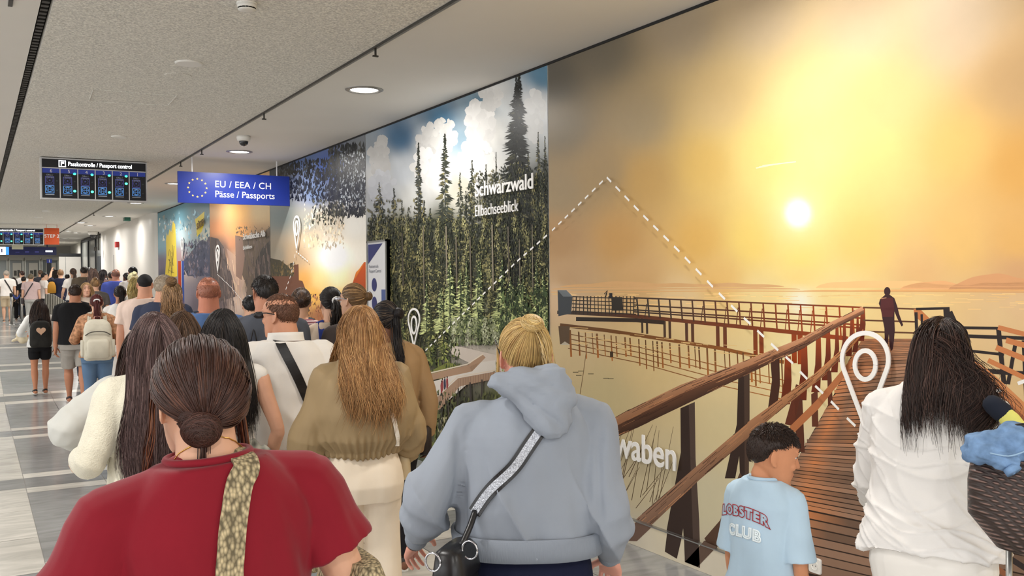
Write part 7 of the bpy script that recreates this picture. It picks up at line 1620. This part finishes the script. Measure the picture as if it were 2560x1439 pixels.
def far_people():
    S = simple; g = dict(lod=2, group=G_FAR)
    F = S('grey-haired man in a white T-shirt and beige shorts at the left picture edge', 16, 675, 30, 3, 'm', ((176, 164, 150), 'short'), ((232, 226, 220), 'short'), ((196, 178, 150), 'shorts'), **g); cross_strap(F, (50, 46, 46), .04, 1, 'dark strap bag across the white T-shirt at the left edge')
    S('black-haired woman with bare shoulders left of the pink shirt', 33, 692, 31, 0, 'f', ((34, 26, 26), 'long', .4), ((30, 28, 30), 'none'), ((30, 28, 30), 'long'), **g)
    S('man in white glancing sideways behind the queue barrier', 55, 676, 34, 30, 'm', ((70, 46, 40), 'short'), ((236, 230, 226), 'short'), **g)
    F = S('woman in black with black hair carrying a black bag behind the barrier', 59, 690, 30.8, -10, 'f', ((18, 17, 19), 'bun', .03), ((24, 24, 26), 'short'), ((24, 24, 28), 'long'), **g); cross_strap(F, (20, 20, 22), .05, -1, 'black shoulder bag of the woman in black behind the barrier')
    F = S('man in a dusty pink T-shirt and light jeans with a diagonal strap', 77, 683, 27.6, -4, 'm', ((112, 100, 78), 'short'), ((196, 172, 170), 'short'), ((176, 176, 172), 'long'), build=1.1, **g); cross_strap(F, (60, 54, 56), .035, -1, 'dark strap bag across the dusty pink T-shirt')
    S('dark-haired person in a white shirt and dark waistcoat facing right', 110, 680, 28, -70, 'm', ((34, 28, 26), 'short'), ((226, 220, 214), 'short'), ((40, 40, 46), 'long'), **g)
    S('brown-haired person behind the dark-haired waistcoat wearer', 101, 674, 35, 10, 'm', ((100, 76, 60), 'short'), ((60, 60, 66), 'short'), **g)
    S('dark-haired woman raising a phone near the numbered pole', 139, 672, 33, 5, 'f', ((44, 34, 32), 'long', .3), ((50, 46, 50), 'short'), arms=('phone', 'phone'), **g)
    S('pale blonde child-sized person beside the numbered pole', 129, 685, 34, 0, 'f', ((214, 190, 140), 'short'), ((210, 204, 190), 'short'), **g)
    F = S('light brown-haired woman in a navy top with one arm raised', 151, 672, 25.5, 0, 'f', ((138, 104, 72), 'short'), ((34, 38, 60), 'short'), build=1.12, arms=('up', 'down'), **g)
    base = np.array((-.22, -.14, .60 * F.h)); r = bag_root(F, 'mustard_backpack', base, 'mustard yellow backpack below the woman in navy', 'backpack'); mb = MB(); mb.rings([ring((0, 0, z), (1, 0, 0), (0, 1, 0), .11 * a, .07 * a, 3, 20) for z, a in ((0, .8), (.02, 1), (.2, .95), (.3, .6), (.32, .3))]); mb.build('pack_body', mat('mustard', rgb(178, 126, 36), .7), r); mb = MB(); tube(mb, [(-.04, 0, .31), (-.03, 0, .37), (.03, 0, .37), (.04, 0, .31)], .01, 8, sub=3); mb.build('grab_handle', M_leather, r)
    S('dark-haired head low between the navy top and the white T-shirt', 168, 684, 33, 0, 'f', ((36, 28, 28), 'short'), ((80, 70, 70), 'short'), **g)
    F = S('woman with a long brown ponytail and sunglasses on her head in a white T-shirt', 183, 669, 23.5, 6, 'f', ((62, 44, 34), 'pony', .40, (.15, -.9, .2)), ((226, 220, 212), 'short'), arms=(((.3, 0, -1), (0, .7, -.4)), 'down'), **g)
    F = S('tall dark-haired man in a brown T-shirt with a dark strap', 210, 665, 21.8, 0, 'm', ((44, 34, 28), 'short'), ((98, 86, 72), 'short'), build=1.15, **g); cross_strap(F, (36, 32, 32), .04, -1, 'dark strap bag across the brown T-shirt')
    S('dark-haired man just right of the brown T-shirt', 224, 667, 25.6, -10, 'm', ((36, 30, 28), 'short'), ((70, 64, 60), 'short'), **g)
    S('woman with mauve-brown shoulder hair in a dark top', 233, 669, 20.2, 4, 'f', ((96, 76, 70), 'long', .28), ((66, 58, 56), 'short'), build=1.05, **g)
    S('woman with smooth black hair looking right', 257, 672, 24.0, -50, 'f', ((28, 22, 26), 'long', .32), ((126, 100, 100), 'short'), skin=(206, 150, 128), **g)
    S('dark-haired person left of the bald man in royal blue', 278, 678, 22.6, 0, 'm', ((60, 48, 44), 'short'), ((50, 46, 50), 'short'), **g)
    S('balding man in a royal blue shirt', 289, 673, 19.0, 4, 'm', ((140, 96, 80), 'crop', 60), ((72, 86, 164), 'short'), build=1.2, hpad=.004, skin=(196, 136, 112), **g)
    S('woman with a small blonde-brown bun in a charcoal T-shirt', 238, 693, 16.8, 0, 'f', ((140, 110, 76), 'bun', .03, (0, -.6, .7)), ((92, 88, 84), 'short'), build=1.1, **g)
    S('dark-skinned person beside the tall man with black hair', 318, 680, 19.5, 30, 'm', ((34, 28, 28), 'short'), ((80, 74, 76), 'short'), skin=(120, 80, 62), **g)
    S('tall man with thick black hair near the white pier', 332, 665, 18.2, 12, 'm', ((18, 16, 18), 'short'), ((226, 220, 214), 'short'), skin=(176, 122, 96), **g)
    S('white-blonde woman in a white top', 332, 680, 15.6, 4, 'f', ((232, 218, 170), 'bun', .034, (.2, -.6, .7)), ((240, 238, 232), 'short'), build=1.1, **g)
    S('woman with shaggy straw-blonde hair in front of the white-blonde woman', 339, 691, 13.6, 0, 'f', ((196, 176, 118), 'long', .22, .02), ((226, 222, 216), 'short'), lod=2, group=G_FAR)
# ------------------------------------------------------------------ the far end of the hall
M_glass = mat('grey_glass', rgb(150, 156, 152), .12, .6)
def boxthing(name, label, cat, px0, px1, pyt, Y, z0, depth, m, group=None):
    a, c = at_along(px0, 700, Y), at_along(px1, 700, Y); zt = at_along((px0 + px1) / 2, pyt, Y)[2]
    r = empty(name, (a[0], Y, z0)); tag(r, label, cat, group); return r, c[0] - a[0], zt - z0
# glass booth row at the back
YK = 41.0
pan = [(-70, 22, 'leftmost'), (22, 62, 'second'), (62, 104, 'third'), (104, 150, 'fourth')]
for i, (x0, x1, wd) in enumerate(pan):
    r, w, h = boxthing('passport_booth', '%s grey-green passport booth under the blue sign band' % wd, 'booth', x0, x1, 643, YK, .5, 1, M_glass, 'passport booths')
    gm = mat('booth_green', rgb(150, 156, 146), .4)
    mb = MB(); mb.box((0.02, .0, 0), (w - .06, 1.6, 1.05)); mb.build('counter', mat('booth_panel', rgb(172, 174, 166), .5), r, False)
    mb = MB(); mb.box((.03, .05, 1.05), (w - .06, .07, h - .12)); mb.build('glass_pane', M_glass, r, False)
    mb = MB(); mb.box((.0, -.02, 0), (.05, .1, h)); mb.box((w - .08, -.02, 0), (w - .03, .1, h)); mb.build('frame', mat('booth_frame', rgb(196, 198, 190), .4, metal=.3), r, False)
    mb = MB(); mb.box((.0, -.15, h - .12), (w - .04, 1.6, h)); mb.build('canopy', mat('canopy_grey', rgb(178, 176, 166), .5), r, False)
    if i:
        mb = MB(); mb.box((w * .25, -.03, h - 1.35), (w * .78, -.0, h - .22)); pp = mb.build('poster', mat('poster_paper', rgb(206, 202, 190), .6), r, False)
        mb = MB(); 
        for a_, b_, c_, d_ in ((.32, .5, .62, .82), (.54, .7, .58, .84), (.34, .66, .2, .3)): mb.box((w * a_, -.036, h - 1.35 + 1.13 * c_ * .9), (w * b_, -.03, h - 1.35 + 1.13 * d_ * .9))
        mb.build('poster_picture', mat('poster_ink', rgb(86, 84, 78), .7), pp, False)
r, w, h = boxthing('white_partition', 'large off-white partition panel right of the booths', 'partition', 148, 208, 641, 39.0, .5, 1, M_white)
mb = MB(); mb.box((0, 0, 0), (w, .08, h)); mb.build('panel', mat('panel_white', rgb(222, 218, 210), .5), r, False); mb = MB(); mb.box((.0, -.02, h), (w, .1, h + .12)); mb.build('top_rail', M_dark, r, False); mb = MB(); mb.box((.22, -.006, 0), (.235, 0, h)); mb.build('joint', M_steel, r, False)
# glazed door screen on the right
a = at_wall(206, 650, XW - .0); 
p0 = at_along(206, 650, 38.5); p1 = at_along(262, 650, 33.0)
r = empty('glass_screen', (p0[0], p0[1], .5)); tag(r, 'glazed door screen with grey frames beside the white wall', 'glass screen'); d = p1 - p0; d[2] = 0; L_ = np.linalg.norm(d); d /= L_; n_ = np.array([-d[1], d[0], 0])
def lw(u, t, z): return V3(d * u + n_ * t + np.array([0, 0, z]))
hG = at_along(215, 606, 38.0)[2] - .5
def lbox(mb, u0, u1, t0, t1, z0, z1):
    c = [lw(u, t, z) for u in (u0, u1) for t in (t0, t1) for z in (z0, z1)]; i = len(mb.v)
    for p in c: mb.vert(p)
    for f in ((0, 1, 3, 2), (4, 6, 7, 5), (0, 4, 5, 1), (2, 3, 7, 6), (0, 2, 6, 4), (1, 5, 7, 3)): mb.face([i + k for k in f])
for k in range(4):
    mb = MB(); u = L_ * k / 3; lbox(mb, u - .05, u + .05, -.05, .05, 0, hG); mb.build('post', M_dark, r, False)
    if k < 3:
        mb = MB(); lbox(mb, u + .05, u + L_ / 3 - .05, -.01, .01, 0, hG * .52); mb.build('lower_pane', mat('pane_pale', rgb(206, 206, 196), .25), r, False)
        mb = MB(); lbox(mb, u + .05, u + L_ / 3 - .05, -.01, .01, hG * .55, hG); mb.build('upper_pane', mat('pane_grey', rgb(150, 152, 146), .2), r, False)
mb = MB(); lbox(mb, 0, L_, -.05, .05, hG, hG + .1); lbox(mb, 0, L_, -.04, .04, hG * .52, hG * .55); mb.build('rail', M_dark, r, False)
mb = MB(); lbox(mb, L_ * .72, L_ * .86, -.03, -.012, hG * .60, hG * .78); mb.build('notice', mat('notice_dark', rgb(70, 74, 78), .5), r, False)
p = at_along(246, 574, 32.6); r = empty('loudspeaker', (p[0], 32.6, CH)); tag(r, 'small hanging device on the glass screen corner', 'device'); mb = MB(); mb.box((-.02, -.02, -.6), (.02, .02, 0)); mb.build('bracket', M_rail, r, False); mb = MB(); mb.box((-.16, -.14, -.62), (-.06, -.04, -.50)); mb.build('body', M_rail, r, False)
# red call point and door joint on the white wall
a = at_wall(296, 611, XW - .145); mb = MB(); mb.box((a[0] - .08, a[1] - .16, a[2] - .08), (a[0], a[1] + .16, a[2] + .08)); tag(mb.build('fire_alarm_box', mat('alarm_red', rgb(140, 26, 22), .5), None, False), 'small red fire alarm box on the white wall', 'fire alarm')
a = at_wall(285, 700, XW - .145); mb = MB(); mb.box((a[0] - .004, a[1] - .02, .4), (a[0], a[1] + .02, 2.6)); o = mb.build('door_1', M_rail, None, False); o['kind'] = 'structure'
# green exit lamp near the pictures' far end
p = at_height(344, 549, CH - .05); mb = MB(); mb.box((XW - .48, p[1] - .12, CH - .09), (XW - .34, p[1] + .12, CH)); tag(mb.build('exit_light', mat('exit_green', rgb(26, 74, 60), .4, emit=.1), None, False), 'small dark green light box under the ceiling by the pictures', 'exit light')
# roll-up banner, red and blue
p = at_along(461, 690, 17.0); fz = floor_z(17.0); a, c = at_along(446, 690, 17.0), at_along(460, 690, 17.0); zt = at_along(452, 652, 17.0)[2]
r = empty('banner_stand', (a[0], 17.0, fz)); tag(r, 'tall narrow red and blue banner stand by the lake picture', 'banner'); w = c[0] - a[0]
for nm, x0, x1, cc in (('red_half', 0, .5, (176, 66, 40)), ('white_stripe', .5, .58, (220, 214, 206)), ('blue_half', .58, 1, (60, 86, 160))): mb = MB(); mb.box((w * x0, 0, .03), (w * x1, .03, zt - fz)); mb.build(nm, mat('banner_' + nm, rgb(*cc), .6), r, False)
mb = MB(); mb.box((-.03, -.12, 0), (w + .03, .15, .03)); mb.build('foot', M_dark, r, False)
# information board on the wall
q = [at_wall(x, y, XW - .03) for x, y in ((922, 605), (971, 598), (973, 770), (921, 775))]
y0, y1 = q[1][1], q[0][1]; z0, z1 = .95, q[1][2]; r = empty('information_board', (XW, (y0 + y1) / 2, z0)); tag(r, 'white framed information board with three blue round symbols on the forest picture', 'information board')
def wb(nm, ya, yb, za, zb, m, x0=.05, x1=.02):
    mb = MB(); H_ = z1 - z0; W_ = y1 - y0; mb.box((-x0, (ya - .5) * W_, za * H_), (-x1, (yb - .5) * W_, zb * H_)); return mb.build(nm, m, r, False)
wb('board', 0, 1, 0, 1, mat('board_white', rgb(214, 214, 216), .35), .05, .0); fr = wb('frame', 0, 1, .985, 1, M_steel, .06, .0)
for a_ in ((0, 1, 0, .015), (0, .04, 0, 1), (.96, 1, 0, 1)): wb('frame', *a_, M_steel, .06, .0)
W_ = y1 - y0; H_ = z1 - z0
mb = MB(); mb.poly([(-.052, .44 * W_, .97 * H_), (-.052, -.30 * W_, .97 * H_), (-.052, .44 * W_, .80 * H_)]); mb.build('blue_corner', M_darkblue, r, False)
for za in (.62, .46, .30):
    mb = MB(); mb.poly([(-.0525, .14 * W_ + .13 * W_ * math.cos(k * .2618), (za * H_) + .13 * W_ * 1.0 * math.sin(k * .2618)) for k in range(24)]); mb.build('round_symbol', M_darkblue, r, False)
wb('blue_panel', .06, .28, .36, .58, mat('panel_blue', rgb(70, 88, 140), .5), .0515, .05)
MT = basis((-.053, .40 * W_, .765 * H_), (0, -1, 0), (0, 0, 1), (-1, 0, 0)); place_text('heading', 'Passkontrolle\nPassport Control', .075 * W_ / .42 * .5, MT, mat('board_ink', rgb(92, 96, 110), .6), r)
# wall socket on the sunset picture
a = at_wall(2041, 1412); s_ = .041; yc, zc = a[1], a[2]
r = empty('wall_socket', (XW - .006, yc, zc)); tag(r, 'white double-pin wall socket low on the sunset picture', 'socket')
mb = MB(); mb.rings([ring((x, 0, 0), (0, 1, 0), (0, 0, 1), k, k * 1.0, 7, 32) for x, k in ((.006, s_), (-.006, s_), (-.010, s_ * .93))]); mb.build('plate', M_plastic, r, False)
mb = MB(); mb.rings([[V3((x, k * math.cos(t * .2618), k * math.sin(t * .2618))) for t in range(24)] for x, k in ((-.009, .024), (-.0125, .024), (-.0125, .0195), (-.0105, .0185))]); mb.build('cup', M_plastic, r, False)
for sy in (-.0095, .0095): mb = MB(); tube(mb, [(-.0108, sy, 0), (-.0116, sy, 0)], .0025, 10); mb.build('pin_hole', M_black, r, False)
# queue barrier posts with blue belts
def stanchion(px, Y, first=[]):
    p = at_along(px, 740, Y); fz = floor_z(Y); r = empty('queue_post', (p[0], Y, fz)); tag(r, 'steel queue barrier post %s' % ('at the left, before the beige shorts' if not first else 'right of the other, before the light jeans'), 'barrier post', 'queue barrier posts'); first.append(p[0])
    mb = MB(); tube(mb, [(0, 0, .02), (0, 0, .92)], .036, 16); mb.build('pole', M_steel, r); lathe([(.12, 0), (.12, .012), (.03, .03), (.001, .03)]).build('base', M_steel, r); lathe([(.04, .86), (.045, .88), (.045, .97), (.001, .975)]).build('belt_head', M_dark, r); return p[0]
x1 = stanchion(28, 32.0); x2 = stanchion(54, 32.0); fz = floor_z(32.0)
mb = MB()
def belt(xa, xb): 
    r_ = [];
    for k in range(13):
        t = k / 12; x = xa + (xb - xa) * t; z = fz + .915 - .10 * math.sin(math.pi * t); r_.append([V3((x, 32.0 + y, z + dz)) for y, dz in ((-.006, -.035), (-.006, .035), (.006, .035), (.006, -.035))])
    b = MB(); b.rings(r_); return b
tag(belt(x1 + .045, x2 - .045).build('queue_belt', mat('belt_blue', rgb(56, 74, 150), .6), None, False), 'blue barrier belt between the two steel posts', 'barrier belt')
p3 = at_along(104, 740, 32.0); tag(belt(x2 + .045, p3[0]).build('queue_belt', MATS['belt_blue'], None, False), 'blue barrier belt running right from the second steel post', 'barrier belt')
r = empty('queue_post', (p3[0] + .04, 32.0, fz)); tag(r, 'steel queue barrier post hidden behind the walking girl', 'barrier post', 'queue barrier posts'); mb = MB(); tube(mb, [(0, 0, .02), (0, 0, .92)], .036, 16); mb.build('pole', M_steel, r); lathe([(.12, 0), (.12, .012), (.03, .03), (.001, .03)]).build('base', M_steel, r)
# corrugated grey screen
a, c = at_along(112, 760, 23.0), at_along(176, 760, 22.0); fz = floor_z(22.5); zt = at_along(140, 735, 22.6)[2]; mb = MB(); n_ = 60; rs = []
for k in range(n_ + 1):
    t = k / n_; P = a + (c - a) * t; off = .03 * (1 if (k // 2) % 2 else -1); top = zt - max(0, t - .35) * .35
    rs.append([V3((P[0], P[1] + off, fz - .02)), V3((P[0], P[1] + off, top)), V3((P[0] + .01, P[1] + off + .03, top)), V3((P[0] + .01, P[1] + off + .03, fz - .02))])
mb.rings(rs); tag(mb.build('corrugated_screen', mat('screen_grey', rgb(176, 172, 160), .6), None, False), 'low corrugated grey screen curving behind the black T-shirt', 'screen')
# numbered blue pole sign
p = at_along(124, 700, 39.6); r = empty('lane_sign', (p[0], 39.6, .5)); tag(r, 'dark pole carrying a small blue sign with the number 1', 'sign'); zs0, zs1 = at_along(124, 657, 39.6)[2] - .5, at_along(124, 647, 39.6)[2] - .5; w = (at_along(130, 650, 39.6)[0] - at_along(117, 650, 39.6)[0])
mb = MB(); mb.box((-.09, -.04, 0), (.07, .04, zs0)); mb.box((-.2, -.2, 0), (.2, .2, .03)); mb.build('pole', M_dark, r, False); mb = MB(); mb.box((-w / 2, -.05, zs0), (w / 2, .05, zs1)); mb.build('plate', M_blue, r, False); place_text('number', '1', (zs1 - zs0) * .95, Matrix(((1, 0, 0, 0), (0, 0, -1, -.055), (0, 1, 0, zs0 + (zs1 - zs0) * .16), (0, 0, 0, 1))), M_signwhite, r, align='CENTER', bold=.02)
# ------------------------------------------------------------------ build the crowd
PEOPLE = [red_woman, hoodie_woman, boy, white_woman, rightmost_things, bomber_woman, white_shirt_man, fleece_woman, tank_woman, mid_people, far_people]
for fn in PEOPLE: fn()
